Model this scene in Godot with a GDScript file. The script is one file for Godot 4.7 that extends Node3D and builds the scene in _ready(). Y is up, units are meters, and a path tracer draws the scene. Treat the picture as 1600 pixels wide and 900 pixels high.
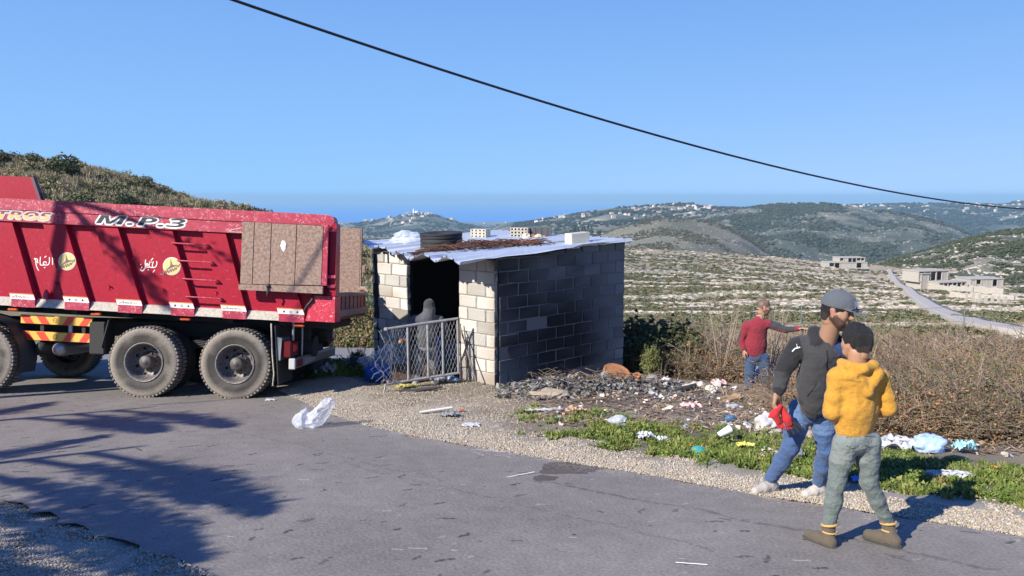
extends Node3D

# ---------------------------------------------------------------- mesh builder
# Faces are given counter-clockwise as seen from outside; the index order is turned on commit.
class MB:
	var v := PackedVector3Array()
	var c := PackedColorArray()
	var uv := PackedVector2Array()
	var ix := PackedInt32Array()
	var col := Color(1, 1, 1)
	var xf := Transform3D()

	func p(a: Vector3) -> int:
		v.append(xf * a)
		c.append(col)
		uv.append(Vector2(0, 0))
		return v.size() - 1

	func pu(a: Vector3, u: Vector2) -> int:
		v.append(xf * a)
		c.append(col)
		uv.append(u)
		return v.size() - 1

	func t(i: int, j: int, k: int) -> void:
		ix.append(i)
		ix.append(j)
		ix.append(k)

	func tri(a: Vector3, b: Vector3, d: Vector3) -> void:
		t(p(a), p(b), p(d))

	func quad(a: Vector3, b: Vector3, d: Vector3, e: Vector3) -> void:
		var i := p(a)
		var j := p(b)
		var k := p(d)
		var l := p(e)
		t(i, j, k)
		t(i, k, l)

	func quad_uv(a: Vector3, b: Vector3, d: Vector3, e: Vector3) -> void:
		var i := pu(a, Vector2(0, 1))
		var j := pu(b, Vector2(1, 1))
		var k := pu(d, Vector2(1, 0))
		var l := pu(e, Vector2(0, 0))
		t(i, j, k)
		t(i, k, l)

	func box(at: Vector3, size: Vector3, bev := 0.0, basis := Basis()) -> void:
		var h := size * 0.5
		var keep := xf
		xf = xf * Transform3D(basis, at)
		if bev <= 0.0:
			quad(Vector3(-h.x, -h.y, h.z), Vector3(h.x, -h.y, h.z), Vector3(h.x, h.y, h.z), Vector3(-h.x, h.y, h.z))
			quad(Vector3(h.x, -h.y, -h.z), Vector3(-h.x, -h.y, -h.z), Vector3(-h.x, h.y, -h.z), Vector3(h.x, h.y, -h.z))
			quad(Vector3(h.x, -h.y, h.z), Vector3(h.x, -h.y, -h.z), Vector3(h.x, h.y, -h.z), Vector3(h.x, h.y, h.z))
			quad(Vector3(-h.x, -h.y, -h.z), Vector3(-h.x, -h.y, h.z), Vector3(-h.x, h.y, h.z), Vector3(-h.x, h.y, -h.z))
			quad(Vector3(-h.x, h.y, h.z), Vector3(h.x, h.y, h.z), Vector3(h.x, h.y, -h.z), Vector3(-h.x, h.y, -h.z))
			quad(Vector3(-h.x, -h.y, -h.z), Vector3(h.x, -h.y, -h.z), Vector3(h.x, -h.y, h.z), Vector3(-h.x, -h.y, h.z))
		else:
			var b := minf(bev, minf(h.x, minf(h.y, h.z)) * 0.9)
			var g := h - Vector3(b, b, b)
			for s in [-1.0, 1.0]:
				face(Vector3(s * h.x, -g.y, -g.z), Vector3(s * h.x, g.y, -g.z), Vector3(s * h.x, g.y, g.z), Vector3(s * h.x, -g.y, g.z), Vector3(s, 0, 0))
				face(Vector3(-g.x, s * h.y, -g.z), Vector3(-g.x, s * h.y, g.z), Vector3(g.x, s * h.y, g.z), Vector3(g.x, s * h.y, -g.z), Vector3(0, s, 0))
				face(Vector3(-g.x, -g.y, s * h.z), Vector3(g.x, -g.y, s * h.z), Vector3(g.x, g.y, s * h.z), Vector3(-g.x, g.y, s * h.z), Vector3(0, 0, s))
				for r in [-1.0, 1.0]:
					face(Vector3(-g.x, s * h.y, r * g.z), Vector3(g.x, s * h.y, r * g.z), Vector3(g.x, s * g.y, r * h.z), Vector3(-g.x, s * g.y, r * h.z), Vector3(0, s, r))
					face(Vector3(s * h.x, -g.y, r * g.z), Vector3(s * h.x, g.y, r * g.z), Vector3(s * g.x, g.y, r * h.z), Vector3(s * g.x, -g.y, r * h.z), Vector3(s, 0, r))
					face(Vector3(s * h.x, r * g.y, -g.z), Vector3(s * h.x, r * g.y, g.z), Vector3(s * g.x, r * h.y, g.z), Vector3(s * g.x, r * h.y, -g.z), Vector3(s, r, 0))
					for q in [-1.0, 1.0]:
						var a1 := Vector3(s * h.x, r * g.y, q * g.z)
						var a2 := Vector3(s * g.x, r * h.y, q * g.z)
						var a3 := Vector3(s * g.x, r * g.y, q * h.z)
						if (a2 - a1).cross(a3 - a1).dot(Vector3(s, r, q)) > 0.0:
							tri(a1, a2, a3)
						else:
							tri(a1, a3, a2)
		xf = keep

	func face(a: Vector3, b: Vector3, d: Vector3, e: Vector3, out: Vector3) -> void:
		if (b - a).cross(d - a).dot(out) > 0.0:
			quad(a, b, d, e)
		else:
			quad(e, d, b, a)

	# a box between two points, section w x h; up tells which way the height lies
	func bar(a: Vector3, b: Vector3, w: float, h: float, up := Vector3.UP, bev := 0.0) -> void:
		var d := (b - a)
		var z := d.normalized()
		var x := up.cross(z)
		if x.length() < 0.001:
			x = Vector3.RIGHT.cross(z)
		x = x.normalized()
		box((a + b) * 0.5, Vector3(w, h, d.length()), bev, Basis(x, z.cross(x), z))

	func frame_of(d: Vector3) -> Basis:
		var z := d.normalized()
		var x := (Vector3.UP if absf(z.y) < 0.9 else Vector3.RIGHT).cross(z).normalized()
		return Basis(x, z.cross(x), z)

	func tube(pts: Array, radii, n := 6, caps := true) -> void:
		var rings := []
		var m := pts.size()
		for i in m:
			var d: Vector3 = pts[mini(i + 1, m - 1)] - pts[maxi(i - 1, 0)]
			var f := frame_of(d)
			var r: float = radii[i] if radii is Array else radii
			var ring := PackedInt32Array()
			for k in n:
				var a := TAU * k / n
				ring.append(p(pts[i] + (f.x * cos(a) + f.y * sin(a)) * r))
			rings.append(ring)
		for i in m - 1:
			for k in n:
				var k2 := (k + 1) % n
				t(rings[i][k], rings[i][k2], rings[i + 1][k2])
				t(rings[i][k], rings[i + 1][k2], rings[i + 1][k])
		if caps:
			for e in [0, m - 1]:
				var r: float = radii[e] if radii is Array else radii
				if r < 0.002:
					continue
				var f := frame_of(pts[mini(e + 1, m - 1)] - pts[maxi(e - 1, 0)])
				var mid := p(pts[e])
				var ring := PackedInt32Array()
				for k in n:
					var a := TAU * k / n
					ring.append(p(pts[e] + (f.x * cos(a) + f.y * sin(a)) * r))
				for k in n:
					if e == 0:
						t(mid, ring[(k + 1) % n], ring[k])
					else:
						t(mid, ring[k], ring[(k + 1) % n])

	func cyl(a: Vector3, b: Vector3, ra: float, rb: float, n := 12, caps := true) -> void:
		tube([a, b], [ra, rb], n, caps)

	# profile of (radius, along) turned round the y axis; points given from bottom to top run up the outside
	func lathe(prof: Array, n := 24, smooth := true) -> void:
		var m := prof.size()
		if smooth:
			var rings := []
			for i in m:
				var ring := PackedInt32Array()
				for k in n:
					var a := TAU * k / n
					ring.append(p(Vector3(cos(a) * prof[i].x, prof[i].y, -sin(a) * prof[i].x)))
				rings.append(ring)
			for i in m - 1:
				for k in n:
					var k2 := (k + 1) % n
					t(rings[i][k], rings[i][k2], rings[i + 1][k2])
					t(rings[i][k], rings[i + 1][k2], rings[i + 1][k])
		else:
			for i in m - 1:
				var r0 := PackedInt32Array()
				var r1 := PackedInt32Array()
				for k in n:
					var a := TAU * k / n
					r0.append(p(Vector3(cos(a) * prof[i].x, prof[i].y, -sin(a) * prof[i].x)))
					r1.append(p(Vector3(cos(a) * prof[i + 1].x, prof[i + 1].y, -sin(a) * prof[i + 1].x)))
				for k in n:
					var k2 := (k + 1) % n
					t(r0[k], r0[k2], r1[k2])
					t(r0[k], r1[k2], r1[k])

	# polygon in the xy plane pushed from z0 to z1 (z1 > z0)
	func prism(poly: PackedVector2Array, z0: float, z1: float) -> void:
		var pg := poly
		if Geometry2D.is_polygon_clockwise(pg):
			pg = pg.duplicate()
			pg.reverse()
		var tr := Geometry2D.triangulate_polygon(pg)
		var top := PackedInt32Array()
		var bot := PackedInt32Array()
		for q in pg:
			top.append(p(Vector3(q.x, q.y, z1)))
			bot.append(p(Vector3(q.x, q.y, z0)))
		for i in range(0, tr.size(), 3):
			var a := pg[tr[i]]
			var b := pg[tr[i + 1]]
			var d := pg[tr[i + 2]]
			if (b - a).cross(d - a) > 0.0:
				t(top[tr[i]], top[tr[i + 1]], top[tr[i + 2]])
				t(bot[tr[i]], bot[tr[i + 2]], bot[tr[i + 1]])
			else:
				t(top[tr[i]], top[tr[i + 2]], top[tr[i + 1]])
				t(bot[tr[i]], bot[tr[i + 1]], bot[tr[i + 2]])
		for i in pg.size():
			var a := pg[i]
			var b := pg[(i + 1) % pg.size()]
			quad(Vector3(a.x, a.y, z0), Vector3(b.x, b.y, z0), Vector3(b.x, b.y, z1), Vector3(a.x, a.y, z1))

	# a grid of points, smooth; pts[i][j]
	func sheet(pts: Array, cols = null, flip := false) -> void:
		var rows := pts.size()
		var n: int = pts[0].size()
		var base := v.size()
		for i in rows:
			for j in n:
				if cols != null:
					col = cols[i][j]
				pu(pts[i][j], Vector2(float(j) / (n - 1), float(i) / (rows - 1)))
		for i in rows - 1:
			for j in n - 1:
				var a := base + i * n + j
				if flip:
					t(a, a + n + 1, a + 1)
					t(a, a + n, a + n + 1)
				else:
					t(a, a + 1, a + n + 1)
					t(a, a + n + 1, a + n)

	func blob(at: Vector3, r: Vector3, noise: FastNoiseLite, amp := 0.25, n := 6, m := 8, flat := false, off := Vector3.ZERO) -> void:
		var rows := []
		for i in n + 1:
			var th := PI * i / n
			var row := []
			for j in m + 1:
				var ph := TAU * (j % m) / m
				var d := Vector3(sin(th) * cos(ph), cos(th), sin(th) * sin(ph))
				var k := 1.0 + amp * noise.get_noise_3dv(d * 1.3 + off)
				row.append(at + d * r * k)
			rows.append(row)
		if flat:
			_mark = ix.size()
			for i in n:
				for j in m:
					if i > 0:
						tri(rows[i][j], rows[i][j + 1], rows[i + 1][j + 1])
					if i < n - 1:
						tri(rows[i][j], rows[i + 1][j + 1], rows[i + 1][j])
			fix_from(at)
		else:
			var base := v.size()
			for i in n + 1:
				for j in m:
					p(rows[i][j])
			for i in n:
				for j in m:
					var j2 := (j + 1) % m
					t(base + i * m + j, base + (i + 1) * m + j2, base + i * m + j2)
					t(base + i * m + j, base + (i + 1) * m + j, base + (i + 1) * m + j2)
			if i_out(base, at):
				pass

	var _mark := 0
	func fix_from(_at: Vector3) -> void:
		# turn the triangles added since _mark so that they face away from at
		for i in range(_mark, ix.size(), 3):
			var a := v[ix[i]]
			var b := v[ix[i + 1]]
			var d := v[ix[i + 2]]
			if (b - a).cross(d - a).dot((a + b + d) / 3.0 - xf * _at) < 0.0:
				var s := ix[i + 1]
				ix[i + 1] = ix[i + 2]
				ix[i + 2] = s
		_mark = ix.size()

	func i_out(_base: int, at: Vector3) -> bool:
		for i in range(ix.size() - 3, -1, -3):
			if ix[i] < _base:
				break
			var a := v[ix[i]]
			var b := v[ix[i + 1]]
			var d := v[ix[i + 2]]
			if (b - a).cross(d - a).dot((a + b + d) / 3.0 - xf * at) < 0.0:
				var s := ix[i + 1]
				ix[i + 1] = ix[i + 2]
				ix[i + 2] = s
		return true

	func mesh(mat: Material) -> ArrayMesh:
		var n := PackedVector3Array()
		n.resize(v.size())
		var flipped := PackedInt32Array()
		flipped.resize(ix.size())
		for i in range(0, ix.size(), 3):
			var a := ix[i]
			var b := ix[i + 1]
			var d := ix[i + 2]
			var f := (v[b] - v[a]).cross(v[d] - v[a])
			n[a] += f
			n[b] += f
			n[d] += f
			flipped[i] = a
			flipped[i + 1] = d
			flipped[i + 2] = b
		for i in n.size():
			n[i] = n[i].normalized() if n[i].length_squared() > 1e-20 else Vector3.UP
		var arr := []
		arr.resize(Mesh.ARRAY_MAX)
		arr[Mesh.ARRAY_VERTEX] = v
		arr[Mesh.ARRAY_NORMAL] = n
		arr[Mesh.ARRAY_COLOR] = c
		arr[Mesh.ARRAY_TEX_UV] = uv
		arr[Mesh.ARRAY_INDEX] = flipped
		var m := ArrayMesh.new()
		m.add_surface_from_arrays(Mesh.PRIMITIVE_TRIANGLES, arr)
		m.surface_set_material(0, mat)
		return m


# ---------------------------------------------------------------- rounded bodies: joined tapered limbs on a grid, meshed as surface nets
class Flesh:
	var lo: Vector3
	var n: Vector3i
	var cell: float
	var f := PackedFloat32Array()
	var near := PackedFloat32Array()
	var who := PackedInt32Array()
	var cols: Array = []
	var paint := false

	func _init(a: Vector3, b: Vector3, size: float) -> void:
		lo = a
		cell = size
		n = Vector3i(int((b.x - a.x) / size) + 2, int((b.y - a.y) / size) + 2, int((b.z - a.z) / size) + 2)
		f.resize(n.x * n.y * n.z)
		f.fill(1.0)
		near.resize(f.size())
		near.fill(1.0)
		who.resize(f.size())

	# a tapered limb; flat > 0 squeezes it along the given axis; dig takes it away
	func limb(a: Vector3, b: Vector3, ra: float, rb: float, col := Color.WHITE, k := 0.03, squeeze := Vector3.ZERO, dig := false) -> void:
		cols.append(col)
		var id := cols.size() - 1
		var r := maxf(ra, rb) * (1.0 + squeeze.length() * 0.6) + k + cell * 2.0
		var i0 := Vector3i(((a.min(b) - Vector3(r, r, r) - lo) / cell).floor()).clamp(Vector3i.ZERO, n - Vector3i.ONE)
		var i1 := Vector3i(((a.max(b) + Vector3(r, r, r) - lo) / cell).ceil()).clamp(Vector3i.ZERO, n - Vector3i.ONE)
		var ab := b - a
		var l2 := maxf(ab.length_squared(), 1e-9)
		var sq := squeeze.length() > 0.0
		var ax := squeeze.normalized()
		var sk := squeeze.length()
		for z in range(i0.z, i1.z + 1):
			for y in range(i0.y, i1.y + 1):
				var at := (z * n.y + y) * n.x
				for x in range(i0.x, i1.x + 1):
					var q := lo + Vector3(x, y, z) * cell - a
					var h := clampf(q.dot(ab) / l2, 0.0, 1.0)
					var e := q - ab * h
					if sq:
						e += ax * (e.dot(ax) * sk)
					var d := e.length() - lerpf(ra, rb, h)
					var i := at + x
					var o := f[i]
					if dig:
						var hh := maxf(k - absf(o + d), 0.0) / k
						f[i] = maxf(o, -d) + hh * hh * k * 0.25
						if -d > o and -d < cell * 3.0:
							who[i] = id
					else:
						if d < near[i]:
							near[i] = d
							who[i] = id
						var hh := maxf(k - absf(o - d), 0.0) / k
						f[i] = minf(o, d) - hh * hh * k * 0.25

	func wrinkle(noise: FastNoiseLite, amp: float, stretch := Vector3.ONE, from := -1e9, to := 1e9) -> void:
		var i := 0
		for z in n.z:
			for y in n.y:
				for x in n.x:
					if absf(f[i]) < cell * 3.0 + amp:
						var q := lo + Vector3(x, y, z) * cell
						if q.y > from and q.y < to:
							f[i] += amp * noise.get_noise_3dv(q * stretch)
					i += 1

	func cut(point: Vector3, normal: Vector3) -> void:      # keeps what lies behind the plane
		var i := 0
		for z in n.z:
			for y in n.y:
				for x in n.x:
					if f[i] < 0.2:
						f[i] = maxf(f[i], (lo + Vector3(x, y, z) * cell - point).dot(normal))
					i += 1

	func at(p: Vector3) -> float:
		var q := (p - lo) / cell
		var i := Vector3i(q.floor()).clamp(Vector3i.ZERO, n - Vector3i(2, 2, 2))
		var u := q - Vector3(i)
		var k := (i.z * n.y + i.y) * n.x + i.x
		var z1 := n.x * n.y
		var a := lerpf(lerpf(f[k], f[k + 1], u.x), lerpf(f[k + n.x], f[k + n.x + 1], u.x), u.y)
		var b := lerpf(lerpf(f[k + z1], f[k + z1 + 1], u.x), lerpf(f[k + z1 + n.x], f[k + z1 + n.x + 1], u.x), u.y)
		return lerpf(a, b, u.z)

	# the nearest points on the surface, for seams and cords that lie on it
	func snap(pts: Array, out := 0.0) -> Array:
		var r := []
		for p0 in pts:
			var p: Vector3 = p0
			for k in 8:
				var g := Vector3(at(p + Vector3(cell, 0, 0)) - at(p - Vector3(cell, 0, 0)), at(p + Vector3(0, cell, 0)) - at(p - Vector3(0, cell, 0)), at(p + Vector3(0, 0, cell)) - at(p - Vector3(0, 0, cell)))
				if g.length() < 1e-6: break
				p -= g.normalized() * (at(p) - out) * 0.8
			r.append(p)
		return r

	func add_to(mb: MB, offset := Vector3.ZERO) -> void:
		var ids := {}
		var sx := 1
		var sy := n.x
		var sz := n.x * n.y
		var corner := PackedInt32Array([0, sx, sy, sx + sy, sz, sx + sz, sy + sz, sx + sy + sz])
		var spot := [Vector3(0, 0, 0), Vector3(1, 0, 0), Vector3(0, 1, 0), Vector3(1, 1, 0), Vector3(0, 0, 1), Vector3(1, 0, 1), Vector3(0, 1, 1), Vector3(1, 1, 1)]
		var edges := PackedInt32Array([0, 1, 2, 3, 4, 5, 6, 7, 0, 2, 1, 3, 4, 6, 5, 7, 0, 4, 1, 5, 2, 6, 3, 7])
		for z in n.z - 1:
			for y in n.y - 1:
				var row := (z * n.y + y) * n.x
				for x in n.x - 1:
					var i := row + x
					if absf(f[i]) > cell * 4.0:
						continue
					var mask := 0
					for k in 8:
						if f[i + corner[k]] < 0.0:
							mask |= 1 << k
					if mask == 0 or mask == 255:
						continue
					var sum := Vector3.ZERO
					var cnt := 0
					for e in range(0, 24, 2):
						var a := edges[e]
						var b := edges[e + 1]
						if ((mask >> a) & 1) != ((mask >> b) & 1):
							var fa := f[i + corner[a]]
							var fb := f[i + corner[b]]
							sum += (spot[a] as Vector3).lerp(spot[b], fa / (fa - fb))
							cnt += 1
					mb.col = cols[who[i]]
					ids[i] = mb.p(lo + (Vector3(x, y, z) + sum / cnt) * cell + offset)
		for i in ids:
			var z: int = i / sz
			var y: int = (i / sy) % n.y
			var x: int = i % n.x
			var s: bool = f[i] < 0.0
			if y > 0 and z > 0 and (f[i + sx] < 0.0) != s:
				_q(mb, ids, i, i - sy, i - sy - sz, i - sz, s)
			if x > 0 and z > 0 and (f[i + sy] < 0.0) != s:
				_q(mb, ids, i, i - sz, i - sz - sx, i - sx, s)
			if x > 0 and y > 0 and (f[i + sz] < 0.0) != s:
				_q(mb, ids, i, i - sx, i - sx - sy, i - sy, s)

	func _q(mb: MB, ids: Dictionary, a: int, b: int, d: int, e: int, s: bool) -> void:
		if not (ids.has(a) and ids.has(b) and ids.has(d) and ids.has(e)):
			return
		if s:
			mb.t(ids[a], ids[b], ids[d])
			mb.t(ids[a], ids[d], ids[e])
		else:
			mb.t(ids[a], ids[d], ids[b])
			mb.t(ids[a], ids[e], ids[d])


# ---------------------------------------------------------------- naming
var taken := {}
var rng := RandomNumberGenerator.new()
var M := {}

func numbered(called: String) -> String:
	var k: int = taken.get(called, 0)
	taken[called] = k + 1
	return called if k == 0 else "%s_%03d" % [called, k]

func tag(o: Node, label := "", category := "", group := "", kind := "") -> Node:
	if label: o.set_meta("label", label)
	if category: o.set_meta("category", category)
	if group: o.set_meta("group", group)
	if kind: o.set_meta("kind", kind)
	return o

func thing(called: String, label: String, category: String, at := Vector3.ZERO, turn := 0.0, group := "") -> Node3D:
	var o := Node3D.new()
	o.name = numbered(called)
	o.position = at
	o.rotation.y = turn
	add_child(o, true)
	tag(o, label, category, group)
	return o

func node_of(called: String, mesh: Mesh, parent: Node = self) -> MeshInstance3D:
	var o := MeshInstance3D.new()
	o.name = numbered(called) if parent == self else called
	o.mesh = mesh
	parent.add_child(o, true)
	return o

func obj(called: String, mb: MB, mat: Material, parent: Node = self) -> MeshInstance3D:
	return node_of(called, mb.mesh(mat), parent)

func part_label(o: Node, label: String) -> void:
	o.set_meta("label", label)

func many(called: String, mesh: Mesh, spots: Array, tints: Array, kind := "stuff", parent: Node = self) -> MultiMeshInstance3D:
	var mm := MultiMesh.new()
	mm.transform_format = MultiMesh.TRANSFORM_3D
	mm.use_colors = tints.size() > 0
	mm.mesh = mesh
	mm.instance_count = spots.size()
	var buf := PackedFloat32Array()
	var w := 16 if tints.size() > 0 else 12
	buf.resize(spots.size() * w)
	var k := 0
	for i in spots.size():
		var t: Transform3D = spots[i]
		buf[k] = t.basis.x.x; buf[k + 1] = t.basis.y.x; buf[k + 2] = t.basis.z.x; buf[k + 3] = t.origin.x
		buf[k + 4] = t.basis.x.y; buf[k + 5] = t.basis.y.y; buf[k + 6] = t.basis.z.y; buf[k + 7] = t.origin.y
		buf[k + 8] = t.basis.x.z; buf[k + 9] = t.basis.y.z; buf[k + 10] = t.basis.z.z; buf[k + 11] = t.origin.z
		if w == 16:
			var cc: Color = tints[i]
			buf[k + 12] = cc.r; buf[k + 13] = cc.g; buf[k + 14] = cc.b; buf[k + 15] = 1.0
		k += w
	mm.buffer = buf
	var o := MultiMeshInstance3D.new()
	o.name = numbered(called) if parent == self else called
	o.multimesh = mm
	parent.add_child(o, true)
	if kind: o.set_meta("kind", kind)
	return o

func noise_of(sd: int, freq: float, oct := 3, kind := FastNoiseLite.TYPE_SIMPLEX_SMOOTH) -> FastNoiseLite:
	var n := FastNoiseLite.new()
	n.seed = sd
	n.frequency = freq
	n.noise_type = kind
	n.fractal_type = FastNoiseLite.FRACTAL_FBM if oct > 1 else FastNoiseLite.FRACTAL_NONE
	n.fractal_octaves = oct
	return n

func lin(r: float, g: float, b: float) -> Color:     # a real-world base colour, as albedo_color wants it
	return Color(r, g, b).linear_to_srgb()

func mat(col: Color, rough := 0.8, metal := 0.0, vc := false) -> StandardMaterial3D:
	var m := StandardMaterial3D.new()
	m.albedo_color = col
	m.roughness = rough
	m.metallic = metal
	m.vertex_color_use_as_albedo = vc
	return m

# seamless grey noise with a ramp of colours (linear), as a picture
func tex(sd: int, size: int, freq: float, stops: Array, oct := 4, contrast := true, kind := FastNoiseLite.TYPE_SIMPLEX_SMOOTH) -> ImageTexture:
	var im := noise_of(sd, freq, oct, kind).get_seamless_image(size, size, false, false, 0.12, contrast)
	im.convert(Image.FORMAT_L8)
	var data := im.get_data()
	var lut := PackedByteArray()
	lut.resize(768)
	for i in 256:
		var x := i / 255.0
		var k := 0
		while k < stops.size() - 2 and x > stops[k + 1][0]:
			k += 1
		var u := clampf((x - stops[k][0]) / maxf(stops[k + 1][0] - stops[k][0], 1e-5), 0, 1)
		var cc: Color = (stops[k][1] as Color).lerp(stops[k + 1][1], u).linear_to_srgb()
		lut[i * 3] = int(clampf(cc.r, 0, 1) * 255); lut[i * 3 + 1] = int(clampf(cc.g, 0, 1) * 255); lut[i * 3 + 2] = int(clampf(cc.b, 0, 1) * 255)
	var out := PackedByteArray()
	out.resize(size * size * 3)
	var q := 0
	for b in data:
		var i3 := b * 3
		out[q] = lut[i3]; out[q + 1] = lut[i3 + 1]; out[q + 2] = lut[i3 + 2]
		q += 3
	return ImageTexture.create_from_image(Image.create_from_data(size, size, false, Image.FORMAT_RGB8, out))

func grey_tex(sd: int, size: int, freq: float, oct := 4, kind := FastNoiseLite.TYPE_SIMPLEX_SMOOTH) -> ImageTexture:
	var im := noise_of(sd, freq, oct, kind).get_seamless_image(size, size)
	return ImageTexture.create_from_image(im)

func tri_map(m: StandardMaterial3D, t: Texture2D, scale: float, world := false, relief: Texture2D = null, depth := 1.0) -> StandardMaterial3D:
	m.albedo_texture = t
	m.uv1_triplanar = true
	m.uv1_world_triplanar = world
	m.uv1_scale = Vector3(scale, scale, scale)
	if relief:
		m.heightmap_enabled = true
		m.heightmap_texture = relief
		m.heightmap_scale = depth
	return m

# ---------------------------------------------------------------- the lie of the land (x to the right, d metres ahead of the camera)
func table(t: Array, x: float) -> float:
	if x <= t[0][0]: return t[0][1]
	for i in t.size() - 1:
		if x <= t[i + 1][0]:
			return lerpf(t[i][1], t[i + 1][1], (x - t[i][0]) / (t[i + 1][0] - t[i][0]))
	return t[t.size() - 1][1]

func smooth_table(t: Array, x: float) -> float:
	var n := t.size()
	if x <= t[0][0]: return t[0][1]
	for i in n - 1:
		if x <= t[i + 1][0]:
			return cubic_interpolate(t[i][1], t[i + 1][1], t[maxi(i - 1, 0)][1], t[mini(i + 2, n - 1)][1], (x - t[i][0]) / (t[i + 1][0] - t[i][0]))
	return t[n - 1][1]

var slope_down := [[18.0, 3.87], [24.0, 4.65], [40.0, 6.9], [60.0, 9.6], [100.0, 14.2], [150.0, 18.8], [236.0, 27.0], [300.0, 31.5], [400.0, 37.0], [440.0, 39.0], [520.0, 60.0], [640.0, 110.0], [900.0, 150.0]]
var slope_side := [[-1.0, 0.72], [0.0, 0.74], [0.15, 0.775], [0.2087, 0.815], [0.3175, 0.88], [0.4099, 0.98], [0.4518, 1.01], [0.519, 1.06], [0.5875, 1.12], [0.7, 1.25], [1.3, 1.4]]
var rough_n := noise_of(5, 0.35, 3)
var swell_n := noise_of(8, 0.012, 4)

var road_far := [Vector2(-3.75, 12.0), Vector2(-3.27, 11.26), Vector2(-2.6, 10.2), Vector2(-1.91, 9.35), Vector2(-1.1, 8.62), Vector2(-0.28, 8.06), Vector2(0.5, 7.55), Vector2(1.23, 7.1), Vector2(2.2, 6.36), Vector2(3.06, 5.85), Vector2(3.78, 5.41), Vector2(6.5, 3.4), Vector2(12.0, -0.6)]
var road_near := [Vector2(5.0, -1.6), Vector2(1.5, 1.6), Vector2(-0.4, 3.3), Vector2(-1.81, 4.39), Vector2(-2.3, 4.74), Vector2(-2.89, 5.12), Vector2(-3.5, 5.55), Vector2(-4.16, 6.0), Vector2(-6.3, 7.4), Vector2(-9.5, 8.6), Vector2(-18.0, 9.6)]
var tarmac := PackedVector2Array()

func gy(x: float, d: float) -> float:
	var y := -(0.018 * x + 0.115 * d)
	if d > 16.0:
		var h: float = 1.8 - smooth_table(slope_down, d)
		var m := lerpf(1.0, table(slope_side, x / maxf(d, 1.0)), smoothstep(50.0, 330.0, d))
		y = lerpf(y, 1.8 - (1.8 - h) * m, smoothstep(16.0, 40.0, d))
		y += swell_n.get_noise_2d(x, d) * clampf((d - 30.0) * 0.012, 0.0, 1.1)
	var hx := x + 0.3
	var hd := d - 14.2
	y += 0.24 * exp(-(hx * hx + hd * hd) / 9.0)
	# the bank on the far side of the side road
	y += 0.95 * smoothstep(20.6, 23.2, d) * smoothstep(0.0, -2.5, x) * smoothstep(60.0, 30.0, d)
	return y

var bands := noise_of(22, 0.02, 4)
func slope_y(x: float, d: float) -> float:
	return gy(x, d) + bands.get_noise_2d(x * 3.0, d * 3.0) * clampf((d - 24.0) * 0.01, 0.0, 0.32)

func on_tarmac(x: float, d: float) -> bool:
	return Geometry2D.is_point_in_polygon(Vector2(x, d), tarmac)

func edge_gap(x: float, d: float) -> float:       # how far from the road's far edge
	var best := 99.0
	var q := Vector2(x, d)
	for i in road_far.size() - 1:
		best = minf(best, q.distance_to(Geometry2D.get_closest_point_to_segment(q, road_far[i], road_far[i + 1])))
	return best

func ground_y(x: float, d: float) -> float:       # with the unevenness of bare earth
	var y := gy(x, d)
	if d < 24.0:
		var k := 0.0 if on_tarmac(x, d) else clampf(minf(edge_gap(x, d), 2.0) * 0.06, 0.012, 0.07)
		y += rough_n.get_noise_2d(x * 2.0, d * 2.0) * k
		if k == 0.0:
			y -= 0.03
		if x < -0.6 and d > 15.5 and d < 20.6:
			y = gy(x, d) - 0.04
	return y

func on_ground(x: float, d: float, lift := 0.0) -> Vector3:
	return Vector3(x, ground_y(x, d) + lift, -d)

func slab(called: String, xs: Array, ds: Array, height: Callable, tint: Callable, m: Material) -> MeshInstance3D:
	var mb := MB.new()
	var pts := []
	var cols := []
	for d in ds:
		var row := []
		var cr := []
		for x in xs:
			var px: float = x
			var dd: float = d
			row.append(Vector3(px, height.call(px, dd), -dd))
			cr.append(tint.call(px, dd))
		pts.append(row)
		cols.append(cr)
	mb.sheet(pts, cols)
	var o := obj(called, mb, m)
	o.set_meta("kind", "structure")
	return o

func span(a: float, b: float, n: int) -> Array:
	var r := []
	for i in n + 1:
		r.append(lerpf(a, b, float(i) / n))
	return r

func log_span(a: float, b: float, n: int) -> Array:
	var r := []
	for i in n + 1:
		r.append(a * pow(b / a, float(i) / n))
	return r

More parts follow.
